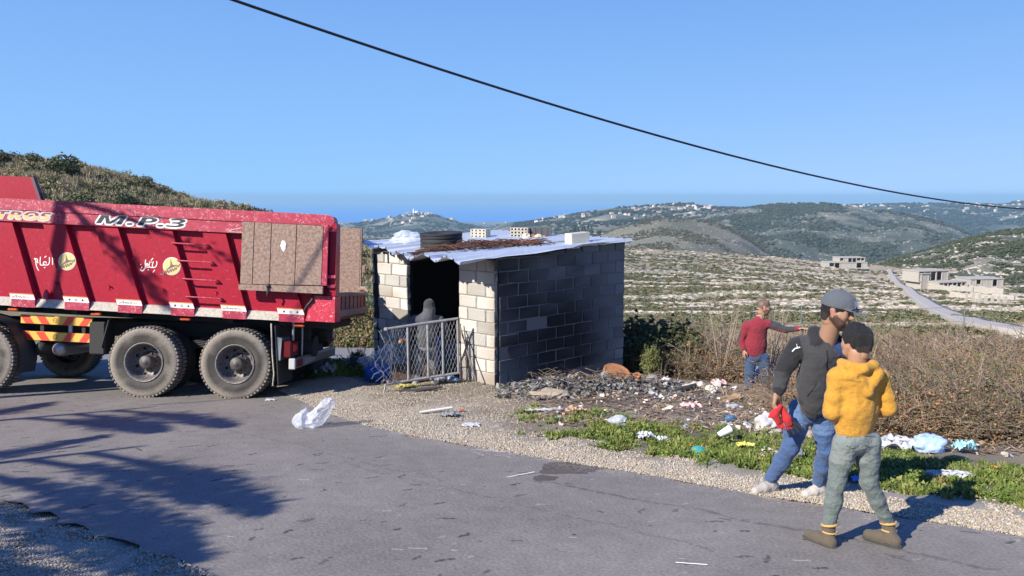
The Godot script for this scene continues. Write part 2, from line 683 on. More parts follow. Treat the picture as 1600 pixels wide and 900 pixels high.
# a hill as a sheet that fans out from the viewer: crest = [[x over d, height over d]] seen at dc metres, foot at df, far side at db
func hill(called: String, crest: Array, dc: float, df: float, foot: float, db: float, back: float, nq: int, nd: int, amp: float, freq: float, tint: Callable, m: Material, belly := 1.0) -> Callable:
	var q0: float = crest[0][0]
	var q1: float = crest[crest.size() - 1][0]
	var nz := noise_of(int(dc) + called.length(), freq, 5)
	var height := func(q: float, d: float) -> float:
		var top: float = smooth_table(crest, q) * dc + 1.8
		var y := 0.0
		if d <= dc:
			var u := clampf((d - df) / (dc - df), 0.0, 1.0)
			y = lerpf(foot, top, pow(u, belly) * (1.0 - 0.35 * u) / 0.65 if belly < 1.0 else u * u * (1.5 - 0.5 * u) * 0.4 + u * 0.6)
		else:
			y = lerpf(top, back, smoothstep(0.0, 1.0, (d - dc) / (db - dc)))
		var fade := smoothstep(0.0, 0.25, absf(d - dc) / (dc - df)) * 0.85 + 0.15
		return y + nz.get_noise_2d(q * dc, d) * amp * fade
	var mb := MB.new()
	var pts := []
	var cols := []
	for j in nd + 1:
		var u := float(j) / nd
		var d: float = lerpf(df, dc, u / 0.8) if u < 0.8 else lerpf(dc, db, (u - 0.8) / 0.2)
		var row := []
		var cr := []
		for i in nq + 1:
			var q := lerpf(q0, q1, float(i) / nq)
			row.append(Vector3(q * d, height.call(q, d), -d))
			cr.append(tint.call(q * d, d))
		pts.append(row)
		cols.append(cr)
	mb.sheet(pts, cols)
	var o := obj(called, mb, m)
	o.set_meta("kind", "structure")
	return height

# ---------------------------------------------------------------- plants and stones that are scattered
func leaf_clump(sd: int, n: int, r: Vector3, size: float, mtl: Material, shell := 0.45) -> ArrayMesh:
	var mb := MB.new()
	var g := RandomNumberGenerator.new()
	g.seed = sd
	var lump := noise_of(sd, 0.9, 2)
	for i in n:
		var d := Vector3(g.randfn(), g.randfn(), g.randfn()).normalized()
		var k := pow(g.randf(), shell) * (1.0 + 0.55 * lump.get_noise_3dv(d * 1.5))
		var at := Vector3(d.x * r.x, d.y * r.y, d.z * r.z) * k
		var a := Vector3(g.randfn(), g.randfn(), g.randfn()).normalized()
		var b := a.cross(Vector3(g.randfn(), g.randfn(), g.randfn())).normalized()
		var s := size * g.randf_range(0.6, 1.4)
		var sh := g.randf_range(0.7, 1.25)
		mb.col = Color(sh, sh, sh * g.randf_range(0.8, 1.0))
		mb.tri(at - a * s * 0.5 - b * s * 0.3, at + a * s * 0.5 - b * s * 0.3, at + b * s * 0.6)
	return mb.mesh(mtl)

func stone_mesh(sd: int, mtl: Material, n := 4, m := 6, amp := 0.55) -> ArrayMesh:
	var mb := MB.new()
	mb.blob(Vector3.ZERO, Vector3(0.5, 0.36, 0.5), noise_of(sd, 0.8, 2), amp, n, m, true, Vector3(sd * 3.1, 0, 0))
	return mb.mesh(mtl)

func turn_y(a: float, s: Vector3, at: Vector3) -> Transform3D:
	return Transform3D(Basis(Vector3.UP, a).scaled_local(s), at)

func any_turn(s: Vector3, at: Vector3) -> Transform3D:
	var b := Basis(Vector3(rng.randfn(), rng.randfn(), rng.randfn()).normalized(), rng.randf() * TAU)
	return Transform3D(b.scaled_local(s), at)

func _ready() -> void:
	rng.seed = 7
	# ---- camera
	var cam := Camera3D.new()
	cam.name = "camera"
	cam.position = Vector3(0, 1.8, 0)
	cam.rotation_degrees = Vector3(-6.796, 0, 0)
	cam.fov = 41.11
	cam.near = 0.1
	cam.far = 60000.0
	add_child(cam)
	cam.current = true
	# ---- sky and air
	var sky_mat := ProceduralSkyMaterial.new()
	sky_mat.sky_top_color = lin(0.006, 0.075, 0.40)
	sky_mat.sky_horizon_color = lin(0.205, 0.40, 0.68)
	sky_mat.sky_curve = 0.31
	sky_mat.sky_energy_multiplier = 1.0
	sky_mat.ground_bottom_color = lin(0.16, 0.15, 0.14)
	sky_mat.ground_horizon_color = lin(0.20, 0.35, 0.60)
	sky_mat.ground_curve = 0.05
	sky_mat.sun_angle_max = 3.0
	sky_mat.sky_cover = cloud_cover()
	sky_mat.sky_cover_modulate = Color(0.6, 0.6, 0.6)
	var sky := Sky.new()
	sky.sky_material = sky_mat
	var env := Environment.new()
	env.background_mode = Environment.BG_SKY
	env.sky = sky
	env.tonemap_mode = Environment.TONE_MAPPER_LINEAR
	env.tonemap_exposure = 1.6
	env.fog_enabled = true
	env.fog_mode = Environment.FOG_MODE_EXPONENTIAL
	env.fog_density = 0.0001
	env.fog_light_color = lin(0.45, 0.76, 1.0)
	env.sdfgi_enabled = true
	env.ssao_enabled = true
	env.ssil_enabled = true
	var we := WorldEnvironment.new()
	we.name = "surroundings"
	we.environment = env
	add_child(we)
	# ---- sun: high behind the left shoulder
	var sun := DirectionalLight3D.new()
	sun.name = "sun"
	sun.light_color = lin(1.0, 0.93, 0.82)
	sun.light_energy = 1.6
	sun.light_angular_distance = 0.5
	sun.shadow_enabled = true
	add_child(sun)
	sun.look_at_from_position(Vector3.ZERO, Vector3(0.743, 0.0, -0.669).normalized() * 0.829 + Vector3(0, -0.559, 0), Vector3.UP)

	materials()
	land()
	distant_places()
	hut()
	truck()
	verge()
	thickets()
	people()
	litter()
	trees_behind()
	overhead_cable()

func cloud_cover() -> ImageTexture:
	var w := 1024
	var h := 512
	var im := Image.create(w, h, false, Image.FORMAT_RGBA8)
	im.fill(Color(0, 0, 0, 0))
	var nz := noise_of(31, 1.0, 5)
	# elevations from 12 to 60 degrees: a few thin, torn clouds
	for y in range(80, 210):
		var el := (0.5 - (y + 0.5) / h) * PI
		for x in w:
			var az := (x + 0.5) / w * TAU
			var d := Vector3(cos(el) * cos(az), sin(el), cos(el) * sin(az))
			var q := d / maxf(d.y + 0.12, 0.2)
			var a := nz.get_noise_3d(q.x * 1.6, 0.0, q.z * 1.6)
			var keep := smoothstep(0.20, 0.30, sin(el)) * smoothstep(0.95, 0.7, sin(el))
			var al := clampf((a - 0.24) * 2.8, 0.0, 1.0) * keep
			if al > 0.004:
				im.set_pixel(x, y, Color(1, 1, 1, al))
	# a pale veil low in the sky, thickest towards the right
	for y in range(210, 256):
		var el := (0.5 - (y + 0.5) / h) * 180.0
		for x in w:
			var az := (x + 0.5) / w * TAU
			im.set_pixel(x, y, Color(1.0, 0.72, 0.42, 0.34 * exp(-el / 5.0) * smoothstep(16.0, 9.0, el) * smoothstep(-0.5, 0.9, sin(az))))
	return ImageTexture.create_from_image(im)

func materials() -> void:
	for q in road_far:
		tarmac.append(q)
	for q in road_near:
		tarmac.append(q)
	tarmac.append(Vector2(-18, 15.7))
	tarmac.append(Vector2(-4.7, 15.7))
	tarmac.append(Vector2(-4.1, 13.2))
	var bump := grey_tex(3, 256, 0.06, 4)
	M.bump = bump
	M.fold = grey_tex(6, 512, 0.013, 3)
	M.fine = grey_tex(4, 512, 0.12, 3)
	M.earth = tri_map(mat(Color.WHITE, 0.95, 0.0, true), tex(11, 1024, 0.05, [[0.0, Color(0.55, 0.5, 0.45)], [0.45, Color(0.85, 0.83, 0.8)], [1.0, Color(1, 1, 1)]], 5), 0.9, true, M.fine, 2.0)
	M.hillside = tri_map(mat(Color.WHITE, 0.95, 0.0, true), tex(12, 1024, 0.045, [[0.0, Color(0.30, 0.32, 0.26)], [0.38, Color(0.55, 0.55, 0.5)], [0.6, Color(0.95, 0.95, 0.93)], [1.0, Color(1, 1, 1)]], 5), 0.03, true)
	M.far_hill = tri_map(mat(Color.WHITE, 0.95, 0.0, true), tex(13, 1024, 0.06, [[0.0, Color(0.34, 0.36, 0.32)], [0.42, Color(0.6, 0.6, 0.56)], [0.62, Color(0.95, 0.95, 0.93)], [1.0, Color(1, 1, 1)]], 5), 0.008, true)
	M.leaf = mat(Color.WHITE, 0.85, 0.0, true)
	M.leaf.backlight_enabled = true
	M.leaf.backlight = Color(0.4, 0.4, 0.4)
	M.stone = tri_map(mat(Color.WHITE, 0.9, 0.0, true), tex(14, 256, 0.03, [[0.0, Color(0.6, 0.58, 0.55)], [0.5, Color(0.9, 0.9, 0.88)], [1.0, Color(1, 1, 1)]], 4), 1.5)
	M.plain = mat(Color.WHITE, 0.8, 0.0, true)
	M.bark = tri_map(mat(Color.WHITE, 0.9), tex(15, 256, 0.04, [[0.0, Color(0.07, 0.055, 0.04)], [1.0, Color(0.19, 0.15, 0.115)]], 4), 2.0)
	M.stuccoed = mat(Color.WHITE, 0.85, 0.0, true)
	M.dark = mat(lin(0.012, 0.012, 0.013), 0.9)
	M.black = mat(lin(0.02, 0.02, 0.022), 0.6)
	M.rubber = mat(lin(0.02, 0.02, 0.022), 0.75)
	M.wheel_rubber = tri_map(mat(Color.WHITE, 0.9, 0.0, true), tex(16, 256, 0.05, [[0.0, Color(0.55, 0.53, 0.5)], [0.5, Color(0.9, 0.9, 0.9)], [1.0, Color(1, 1, 1)]], 4), 2.2)
	M.rim = tri_map(mat(Color.WHITE, 0.55, 0.3), tex(18, 256, 0.04, [[0.0, Color(0.06, 0.052, 0.052)], [0.5, Color(0.16, 0.145, 0.145)], [1.0, Color(0.30, 0.275, 0.265)]], 4), 2.0)
	M.hub = mat(lin(0.095, 0.085, 0.08), 0.6, 0.3)
	M.clear_bag = mat(Color(0.92, 0.95, 1.0, 0.30), 0.35)
	M.clear_bag.transparency = BaseMaterial3D.TRANSPARENCY_ALPHA
	M.white_bag = mat(lin(0.50, 0.51, 0.53), 0.4)
	M.white_bag.backlight_enabled = true
	M.white_bag.backlight = Color(0.5, 0.5, 0.5)
	M.blue_bag = mat(lin(0.03, 0.14, 0.45), 0.35)
	M.steel = mat(lin(0.35, 0.35, 0.36), 0.4, 0.8)

func land() -> void:
	# ---- the ground round the road, one sheet
	var soil := Color(0.30, 0.25, 0.19)
	var gravel := Color(0.44, 0.40, 0.34)
	var moss := Color(0.10, 0.125, 0.045)
	var ash := Color(0.10, 0.095, 0.09)
	var patch := noise_of(21, 0.5, 4)
	var tint := func(x: float, d: float) -> Color:
		var c := soil
		var k := patch.get_noise_2d(x, d)
		if d < 18.0 and not on_tarmac(x, d):
			var e := edge_gap(x, d)
			var near_side := d < 9.0 and x + d < 3.0
			var gr := 1.0 if near_side else smoothstep(1.7 + k * 1.5, 0.7 + k, e)
			c = c.lerp(gravel, gr)
			# burnt ground before the soot-black wall
			var bx := (x - 1.25) / 2.2
			var bd := (d - 12.2) / 1.3
			c = c.lerp(ash, 0.85 * smoothstep(1.25, 0.4, sqrt(bx * bx + bd * bd) + k * 0.5))
			# green strip
			if x > 0.2:
				var g := smoothstep(0.7, 1.2, e + k * 0.5) * smoothstep(3.2, 2.0, e) * smoothstep(0.3, 2.0, x)
				c = c.lerp(moss, g * 0.85)
		elif d > 20.0:
			c = c.lerp(Color(0.17, 0.16, 0.09), 0.7)
		return c * (1.0 + 0.25 * k)
	var g := slab("ground", span(-18.0, 18.0, 180), span(-4.0, 24.0, 140), ground_y, tint, M.earth)
	# ---- the road
	road()
	# ---- the slope that falls away into the valley, rocky and half green
	var spots := noise_of(23, 0.09, 3)
	var slope_tint := func(x: float, d: float) -> Color:
		var k := bands.get_noise_2d(x * 0.6, d * 1.6)
		var s := spots.get_noise_2d(x * 0.7, d * 1.5)
		var green := Color(0.20, 0.20, 0.12)
		var dry := Color(0.54, 0.44, 0.32)
		var red := Color(0.46, 0.32, 0.20)
		var q := x / d
		var gk := clampf(0.55 - (q - 0.15) * 1.6, 0.0, 0.8) + k * 0.9 + s * 0.4
		var c := dry.lerp(green, clampf(gk, 0.0, 1.0))
		c = c.lerp(red, clampf(k * -1.6 - 0.1, 0.0, 0.7) * smoothstep(80.0, 200.0, d))
		if d > 440.0: c = Color(0.12, 0.13, 0.075)
		return c * (0.95 + 0.25 * s)
	var ds := log_span(24.0, 440.0, 150)
	ds.append_array([470.0, 520.0, 600.0, 760.0, 900.0])
	var mb := MB.new()
	var pts := []
	var cols := []
	for d in ds:
		var row := []
		var cr := []
		for i in 221:
			var q := -0.95 + 2.25 * i / 220.0
			row.append(Vector3(q * d, slope_y(q * d, d), -d))
			cr.append(slope_tint.call(q * d, d))
		pts.append(row)
		cols.append(cr)
	mb.sheet(pts, cols)
	tag(obj("hillside", mb, M.hillside), "", "", "", "structure")
	# ---- the hill behind the truck
	var brush_n := noise_of(24, 0.12, 4)
	var left_tint := func(x: float, d: float) -> Color:
		var k := brush_n.get_noise_2d(x, d)
		return Color(0.27, 0.225, 0.14).lerp(Color(0.13, 0.13, 0.065), clampf(0.35 + k * 1.4, 0.0, 1.0))
	var left_crest := [[-1.7, 0.08], [-1.2, 0.078], [-0.8209, 0.062], [-0.6575, 0.0500], [-0.6004, 0.0450], [-0.5231, 0.0315], [-0.4826, 0.0205], [-0.4463, 0.005], [-0.4056, -0.007], [-0.3564, -0.0170], [-0.2908, -0.036], [-0.225, -0.060], [-0.1671, -0.083], [-0.0839, -0.125], [0.0, -0.17]]
	var lh := hill("hill", left_crest, 60.0, 23.4, -1.9, 130.0, -16.0, 200, 70, 0.5, 0.12, left_tint, M.hillside)
	hill_brush(lh, "scrub", -1.0, -0.1, 24.0, 62.0, 1500, 0.3, 0.85)
	# ---- far hills, each where it stands
	var sn := noise_of(25, 0.01, 5)
	var dome_tint := func(x: float, d: float) -> Color:
		var k := sn.get_noise_2d(x * 0.8, d * 1.6)
		return Color(0.22, 0.205, 0.15).lerp(Color(0.13, 0.13, 0.09), clampf(0.45 + k * 1.5, 0, 1))
	var dome_crest := [[0.03, -0.105], [0.0834, -0.066], [0.1124, -0.0514], [0.1413, -0.0400], [0.1744, -0.0318], [0.2076, -0.0285], [0.2492, -0.0317], [0.2743, -0.0376], [0.2996, -0.0489], [0.3252, -0.066], [0.3467, -0.083], [0.39, -0.12]]
	var h_dome := hill("hill", dome_crest, 900.0, 520.0, -85.0, 1350.0, -140.0, 150, 80, 7.0, 0.006, dome_tint, M.far_hill)
	var big_tint := func(x: float, d: float) -> Color:
		var k := sn.get_noise_2d(x * 0.45, d * 0.8 + 900.0)
		var s := sn.get_noise_2d(x * 2.2, d * 3.0)
		var c := Color(0.075, 0.09, 0.055).lerp(Color(0.20, 0.185, 0.14), clampf(k * 1.8 - 0.12 + (s - 0.1) * 0.9, 0, 1))
		var u := clampf((d - 1300.0) / 500.0, 0.0, 1.0)
		return c.lerp(Color(0.23, 0.215, 0.165), u * clampf(0.25 + s * 2.0, 0, 0.8))
	var big_crest := [[0.13, -0.055], [0.1993, -0.034], [0.249, -0.0260], [0.2902, -0.0178], [0.3232, -0.0128], [0.3645, -0.0098], [0.4142, -0.0104], [0.4559, -0.0143], [0.4977, -0.0201], [0.5313, -0.0267], [0.5566, -0.0333], [0.5821, -0.0421], [0.6081, -0.0562], [0.6343, -0.0729], [0.68, -0.095]]
	var h_big := hill("hill", big_crest, 1800.0, 900.0, -150.0, 2600.0, -190.0, 220, 120, 26.0, 0.0035, big_tint, M.far_hill)
	var town_tint := func(x: float, d: float) -> Color:
		var k := sn.get_noise_2d(x * 0.3, d * 0.5 + 300.0)
		return Color(0.085, 0.10, 0.06).lerp(Color(0.34, 0.30, 0.23), clampf(0.35 + k * 1.9, 0, 1))
	var left_ridge := [[-0.06, -0.062], [-0.0166, -0.0385], [0.0249, -0.0307], [0.0581, -0.0263], [0.0995, -0.0197], [0.1326, -0.0148], [0.1657, -0.0128], [0.1988, -0.0098], [0.2278, -0.0092], [0.2652, -0.0128], [0.3315, -0.0137], [0.3812, -0.0137], [0.45, -0.02]]
	var h_ridge := hill("hill", left_ridge, 2500.0, 1250.0, -115.0, 3400.0, -205.0, 200, 80, 20.0, 0.003, town_tint, M.far_hill)
	var far_ridge := [[0.30, -0.03], [0.3729, -0.0133], [0.4143, -0.0115], [0.497, -0.0092], [0.5798, -0.0092], [0.6296, -0.0096], [0.6541, -0.0055], [0.6949, 0.001], [0.7856, 0.0057], [0.95, 0.008], [1.2, 0.0]]
	var far_tint := func(x: float, d: float) -> Color:
		var k := sn.get_noise_2d(x * 0.25, d * 0.35 + 300.0)
		return Color(0.07, 0.088, 0.055).lerp(Color(0.30, 0.275, 0.22), clampf(0.12 + k * 1.7, 0, 1))
	var h_far := hill("hill", far_ridge, 3800.0, 2000.0, -150.0, 5200.0, -205.0, 200, 80, 34.0, 0.0022, far_tint, M.far_hill)
	var right_crest := [[0.40, -0.13], [0.4437, -0.104], [0.4766, -0.0897], [0.5011, -0.0803], [0.5339, -0.0705], [0.5831, -0.0577], [0.624, -0.0468], [0.6652, -0.0424], [0.7475, -0.0316], [0.8298, -0.0231], [1.0, -0.01], [1.3, 0.0]]
	var right_tint := func(x: float, d: float) -> Color:
		var k := sn.get_noise_2d(x * 1.4, d * 2.2 + 500.0)
		var s := sn.get_noise_2d(x * 5.0, d * 7.0)
		return Color(0.085, 0.10, 0.05).lerp(Color(0.33, 0.28, 0.215), clampf(0.30 + k * 1.5 + s * 0.9, 0, 1))
	var h_right := hill("hill", right_crest, 620.0, 285.0, -40.0, 900.0, -90.0, 160, 90, 5.0, 0.012, right_tint, M.far_hill)
	# ---- the coastal plain, its mound, and the sea
	var plain_tint := func(x: float, d: float) -> Color:
		var k := sn.get_noise_2d(x * 0.5, d * 0.35 + 700.0)
		return Color(0.115, 0.125, 0.08).lerp(Color(0.38, 0.335, 0.25), clampf(0.28 + k * 1.8, 0, 1))
	var plain_crest := [[-1.2, -0.033], [-0.3488, -0.0328], [-0.2243, -0.0336], [-0.1661, -0.0337], [-0.0665, -0.0337], [0.0, -0.033], [0.0581, -0.033], [0.2, -0.034], [0.6, -0.034], [1.2, -0.034]]
	var h_plain := hill("coastal_plain", plain_crest, 6000.0, 800.0, -128.0, 6700.0, -232.0, 160, 120, 16.0, 0.002, plain_tint, M.far_hill, 0.999)
	var mound_crest := [[-0.27, -0.046], [-0.2244, -0.0385], [-0.1869, -0.0322], [-0.1619, -0.0279], [-0.1286, -0.0216], [-0.0996, -0.0241], [-0.083, -0.0283], [-0.0665, -0.0334], [-0.0416, -0.040], [-0.01, -0.05]]
	var h_mound := hill("hill", mound_crest, 3400.0, 2300.0, -150.0, 4300.0, -190.0, 90, 50, 14.0, 0.004, town_tint, M.far_hill)
	var near_plain := [[-0.8, -0.052], [-0.3, -0.0545], [-0.17, -0.0553], [-0.08, -0.0535], [0.0, -0.0535], [0.05, -0.0505], [0.09, -0.0455], [0.13, -0.049], [0.2, -0.07]]
	var h_near := hill("hill", near_plain, 1250.0, 650.0, -82.0, 1900.0, -130.0, 150, 70, 8.0, 0.006, plain_tint, M.far_hill)
	var sea_mat := tri_map(mat(lin(0.03, 0.22, 0.60), 0.6), tex(17, 256, 0.03, [[0.0, Color(0.8, 0.85, 0.9)], [1.0, Color(1, 1, 1)]], 3), 0.0006, true, M.bump, 40.0)
	var sea := MB.new()
	sea.quad(Vector3(-26000, -222, -5000), Vector3(26000, -222, -5000), Vector3(26000, -222, -27000), Vector3(-26000, -222, -27000))
	tag(obj("sea", sea, sea_mat), "", "", "", "structure")
	# ---- scrub and rocks on the hillsides
	scatter_slope(slope_tint)
	scatter_on(h_right, "scrub", 0.42, 0.80, 300.0, 625.0, 5200, 1.1, 3.0, [Color(0.06, 0.075, 0.035), Color(0.10, 0.11, 0.05)], false, 0.0)
	scatter_on(h_right, "stones", 0.42, 0.80, 300.0, 610.0, 3200, 0.7, 2.4, [Color(0.42, 0.37, 0.31), Color(0.54, 0.50, 0.44)], true, 0.1)
	scatter_on(h_dome, "scrub", 0.05, 0.37, 560.0, 905.0, 5200, 1.2, 2.6, [Color(0.10, 0.105, 0.07), Color(0.15, 0.145, 0.10)], false, -0.1)
	scatter_on(h_dome, "stones", 0.05, 0.37, 560.0, 900.0, 1300, 0.8, 2.0, [Color(0.28, 0.265, 0.23), Color(0.37, 0.35, 0.31)], true, 0.15)
	scatter_on(h_big, "woodland", 0.15, 0.66, 1000.0, 1810.0, 15000, 3.5, 7.5, [Color(0.06, 0.075, 0.045), Color(0.10, 0.11, 0.07)], false, -0.08)
	scatter_on(h_big, "stones", 0.15, 0.6, 1250.0, 1800.0, 2400, 1.5, 4.0, [Color(0.30, 0.275, 0.23), Color(0.40, 0.37, 0.32)], true, 0.12)
	scatter_on(h_ridge, "woodland", 0.0, 0.40, 1500.0, 2510.0, 4200, 5.0, 10.0, [Color(0.035, 0.05, 0.03), Color(0.06, 0.07, 0.04)], false, -0.05)
	scatter_on(h_far, "woodland", 0.33, 0.8, 2300.0, 3800.0, 6500, 7.0, 14.0, [Color(0.04, 0.055, 0.035), Color(0.06, 0.072, 0.045)], false, -0.1)
	scatter_on(h_mound, "woodland", -0.25, -0.03, 2600.0, 3410.0, 1500, 5.0, 11.0, [Color(0.04, 0.055, 0.035), Color(0.06, 0.07, 0.04)], false, -0.05)
	scatter_on(h_plain, "woodland", -0.30, 0.08, 1500.0, 5200.0, 4200, 6.0, 14.0, [Color(0.04, 0.055, 0.035), Color(0.065, 0.075, 0.045)], false, 0.0)
	scatter_on(h_near, "scrub", -0.30, 0.16, 780.0, 1255.0, 4200, 1.8, 4.5, [Color(0.06, 0.075, 0.04), Color(0.10, 0.11, 0.06)], false, -0.05)
	scatter_on(h_near, "stones", -0.30, 0.16, 780.0, 1250.0, 2000, 1.5, 4.0, [Color(0.40, 0.37, 0.31), Color(0.5, 0.46, 0.4)], true, 0.05)
	# kept for the houses
	heights = {"far": h_far, "ridge": h_ridge, "mound": h_mound, "plain": h_plain, "near": h_near, "big": h_big, "right": h_right}

var heights := {}

func scatter_on(height: Callable, called: String, q0: float, q1: float, d0: float, d1: float, n: int, s0: float, s1: float, two: Array, rocks: bool, bias: float) -> void:
	var nz := noise_of(called.length() * 7 + int(d0), 6.0 / (d1 - d0) * 0.6, 3)
	var spots := []
	var tints := []
	var guard := 0
	while spots.size() < n and guard < n * 6:
		guard += 1
		var q := rng.randf_range(q0, q1)
		var d := sqrt(rng.randf_range(d0 * d0, d1 * d1))
		if nz.get_noise_2d(q * d, d * 1.6) + bias + rng.randf_range(-0.25, 0.25) < 0.0:
			continue
		var s := rng.randf_range(s0, s1)
		var at := Vector3(q * d, (height.call(q, d) as float) + (0.0 if rocks else s * 0.25), -d)
		spots.append(turn_y(rng.randf() * TAU, Vector3(s * rng.randf_range(0.8, 1.6), s * rng.randf_range(0.5, 0.9), s), at))
		tints.append((two[0] as Color).lerp(two[1], rng.randf()))
	many(called, stone_mesh(5 + n % 7, M.stone) if rocks else leaf_clump(3 + n % 5, 60, Vector3(0.5, 0.45, 0.5), 0.34, M.leaf, 0.3), spots, tints)

func hill_brush(height: Callable, called: String, q0: float, q1: float, d0: float, d1: float, n: int, s0: float, s1: float) -> void:
	var nz := noise_of(41, 0.10, 3)
	var kinds := [leaf_clump(51, 240, Vector3(0.55, 0.42, 0.55), 0.16, M.leaf, 0.4), leaf_clump(52, 200, Vector3(0.5, 0.5, 0.5), 0.15, M.leaf, 0.5)]
	for kind in 2:
		var spots := []
		var tints := []
		while spots.size() < n / 2:
			var q := rng.randf_range(q0, q1)
			var d := rng.randf_range(d0, d1)
			var k := nz.get_noise_2d(q * d, d)
			if k + rng.randf_range(-0.3, 0.3) < -0.05: continue
			var s := rng.randf_range(s0, s1)
			spots.append(turn_y(rng.randf() * TAU, Vector3(s * 1.3, s, s * 1.3), Vector3(q * d, (height.call(q, d) as float) + s * 0.25, -d)))
			tints.append([Color(0.11, 0.125, 0.055), Color(0.32, 0.26, 0.16), Color(0.20, 0.18, 0.10), Color(0.07, 0.085, 0.04)][rng.randi() % 4])
		many(called, kinds[kind], spots, tints)
	# dry grass
	var gm := grass_tuft(61, 26, 0.5, M.leaf)
	var gs := []
	var gt := []
	while gs.size() < 9000:
		var q := rng.randf_range(q0, q1)
		var d := rng.randf_range(d0, d1)
		var s := rng.randf_range(0.5, 1.2)
		gs.append(turn_y(rng.randf() * TAU, Vector3(s, s, s), Vector3(q * d, (height.call(q, d) as float) - 0.02, -d)))
		gt.append(Color(0.40, 0.33, 0.21).lerp(Color(0.22, 0.20, 0.11), rng.randf()))
	many("dry_grass", gm, gs, gt)
	# bushes one can tell apart
	var bush_mesh := leaf_clump(53, 1500, Vector3(1.0, 0.8, 1.0), 0.16, M.leaf, 0.35)
	var said := ["large round dark green bush on the crest of the left hill", "low dark green bush at the far left of the hill crest", "small dark bush on the hill crest above the truck tipper", "wide olive bush on the falling crest of the left hill", "dark bush on the slope just above the truck's red rail", "grey green bush low on the slope between truck and crest"]
	var where := [[-0.578, 54.0, 0.95, 0], [-0.66, 57.0, 0.7, 1], [-0.615, 58.0, 0.55, 2], [-0.475, 57.0, 0.6, 3], [-0.50, 45.0, 0.75, 4], [-0.56, 42.0, 0.75, 5]]
	for w in where:
		var x: float = w[0] * w[1]
		var b := thing("bush", said[w[3]], "bush", Vector3(x, (height.call(w[0], w[1]) as float), -w[1]), rng.randf() * TAU, "bushes on the left hill")
		var fol := node_of("foliage", bush_mesh, b)
		fol.scale = Vector3(w[2] * 1.25, w[2], w[2])
		fol.position.y = w[2] * 0.75
		fol.set_surface_override_material(0, leaf_mat([Color(0.085, 0.10, 0.05), Color(0.12, 0.125, 0.065)][w[3] % 2]))
		var stem := MB.new()
		stem.cyl(Vector3(0, -0.3, 0), Vector3(0.1, w[2] * 0.8, 0), 0.08, 0.03, 6)
		obj("stem", stem, M.bark, b)

var leaf_mats := {}
func leaf_mat(c: Color) -> StandardMaterial3D:
	if not leaf_mats.has(c):
		var m: StandardMaterial3D = M.leaf.duplicate()
		m.albedo_color = c.linear_to_srgb()
		leaf_mats[c] = m
	return leaf_mats[c]

func grass_tuft(sd: int, n: int, h: float, mtl: Material, lean := 0.5, wide := 0.02) -> ArrayMesh:
	var g := RandomNumberGenerator.new()
	g.seed = sd
	var mb := MB.new()
	for i in n:
		var a := g.randf() * TAU
		var r := g.randf() * h * 0.35
		var root := Vector3(cos(a) * r, 0, sin(a) * r)
		var hh := h * g.randf_range(0.5, 1.0)
		var out := Vector3(cos(a + g.randfn() * 0.5), 0, sin(a + g.randfn() * 0.5)) * hh * lean * g.randf_range(0.3, 1.0)
		var side := Vector3(-sin(a + g.randfn()), 0, cos(a + g.randfn())) * wide
		var sh := g.randf_range(0.75, 1.2)
		mb.col = Color(sh, sh, sh)
		var m := root + out * 0.35 + Vector3(0, hh * 0.6, 0)
		var t := root + out + Vector3(0, hh, 0)
		mb.quad(root - side, root + side, m + side * 0.8, m - side * 0.8)
		mb.tri(m - side * 0.8, m + side * 0.8, t)
	return mb.mesh(mtl)

func scatter_slope(tint: Callable) -> void:
	var nz := noise_of(42, 0.035, 4)
	var spots := []
	var tints := []
	while spots.size() < 12000:
		var d := exp(rng.randf_range(log(34.0), log(440.0)))
		var q := rng.randf_range(0.05, 0.78)
		var x := q * d
		var k := nz.get_noise_2d(x * 0.45, d * 1.5)
		if k + (q - 0.36) * 0.55 + smoothstep(90.0, 45.0, d) * 0.18 + rng.randf_range(-0.10, 0.10) < 0.02: continue
		var s := rng.randf_range(0.14, 0.5) * (0.55 + d * 0.0055)
		spots.append(turn_y(rng.randf() * TAU, Vector3(s * rng.randf_range(1.1, 2.6), s * rng.randf_range(0.5, 1.0), s), Vector3(x, slope_y(x, d) + s * 0.1, -d)))
		tints.append(Color(0.38, 0.335, 0.27).lerp(Color(0.58, 0.53, 0.45), rng.randf()))
	many("stones", stone_mesh(3, M.stone), spots, tints)
	spots = []
	tints = []
	while spots.size() < 12000:
		var d := exp(rng.randf_range(log(30.0), log(445.0)))
		var q := rng.randf_range(0.02, 0.82)
		var x := q * d
		var k := nz.get_noise_2d(x * 0.45, d * 1.5)
		if -k - (q - 0.33) * 0.55 + rng.randf_range(-0.25, 0.25) < -0.02: continue
		var s := rng.randf_range(0.25, 0.75) * (0.6 + d * 0.0045)
		spots.append(turn_y(rng.randf() * TAU, Vector3(s * rng.randf_range(1.0, 1.7), s * 0.7, s), Vector3(x, slope_y(x, d) + s * 0.2, -d)))
		tints.append([Color(0.10, 0.12, 0.055), Color(0.14, 0.145, 0.075), Color(0.20, 0.175, 0.105)][rng.randi() % 3])
	many("scrub", leaf_clump(7, 70, Vector3(0.5, 0.42, 0.5), 0.28, M.leaf, 0.35), spots, tints)
	spots = []
	tints = []
	var gm := grass_tuft(62, 22, 0.5, M.leaf)
	while spots.size() < 6000:
		var d := exp(rng.randf_range(log(24.0), log(150.0)))
		var q := rng.randf_range(0.05, 0.85)
		var s := rng.randf_range(0.3, 0.75)
		spots.append(turn_y(rng.randf() * TAU, Vector3(s, s, s), Vector3(q * d, slope_y(q * d, d) - 0.03, -d)))
		tints.append(Color(0.33, 0.27, 0.19).lerp(Color(0.19, 0.155, 0.10), rng.randf()))
	many("dry_grass", gm, spots, tints)

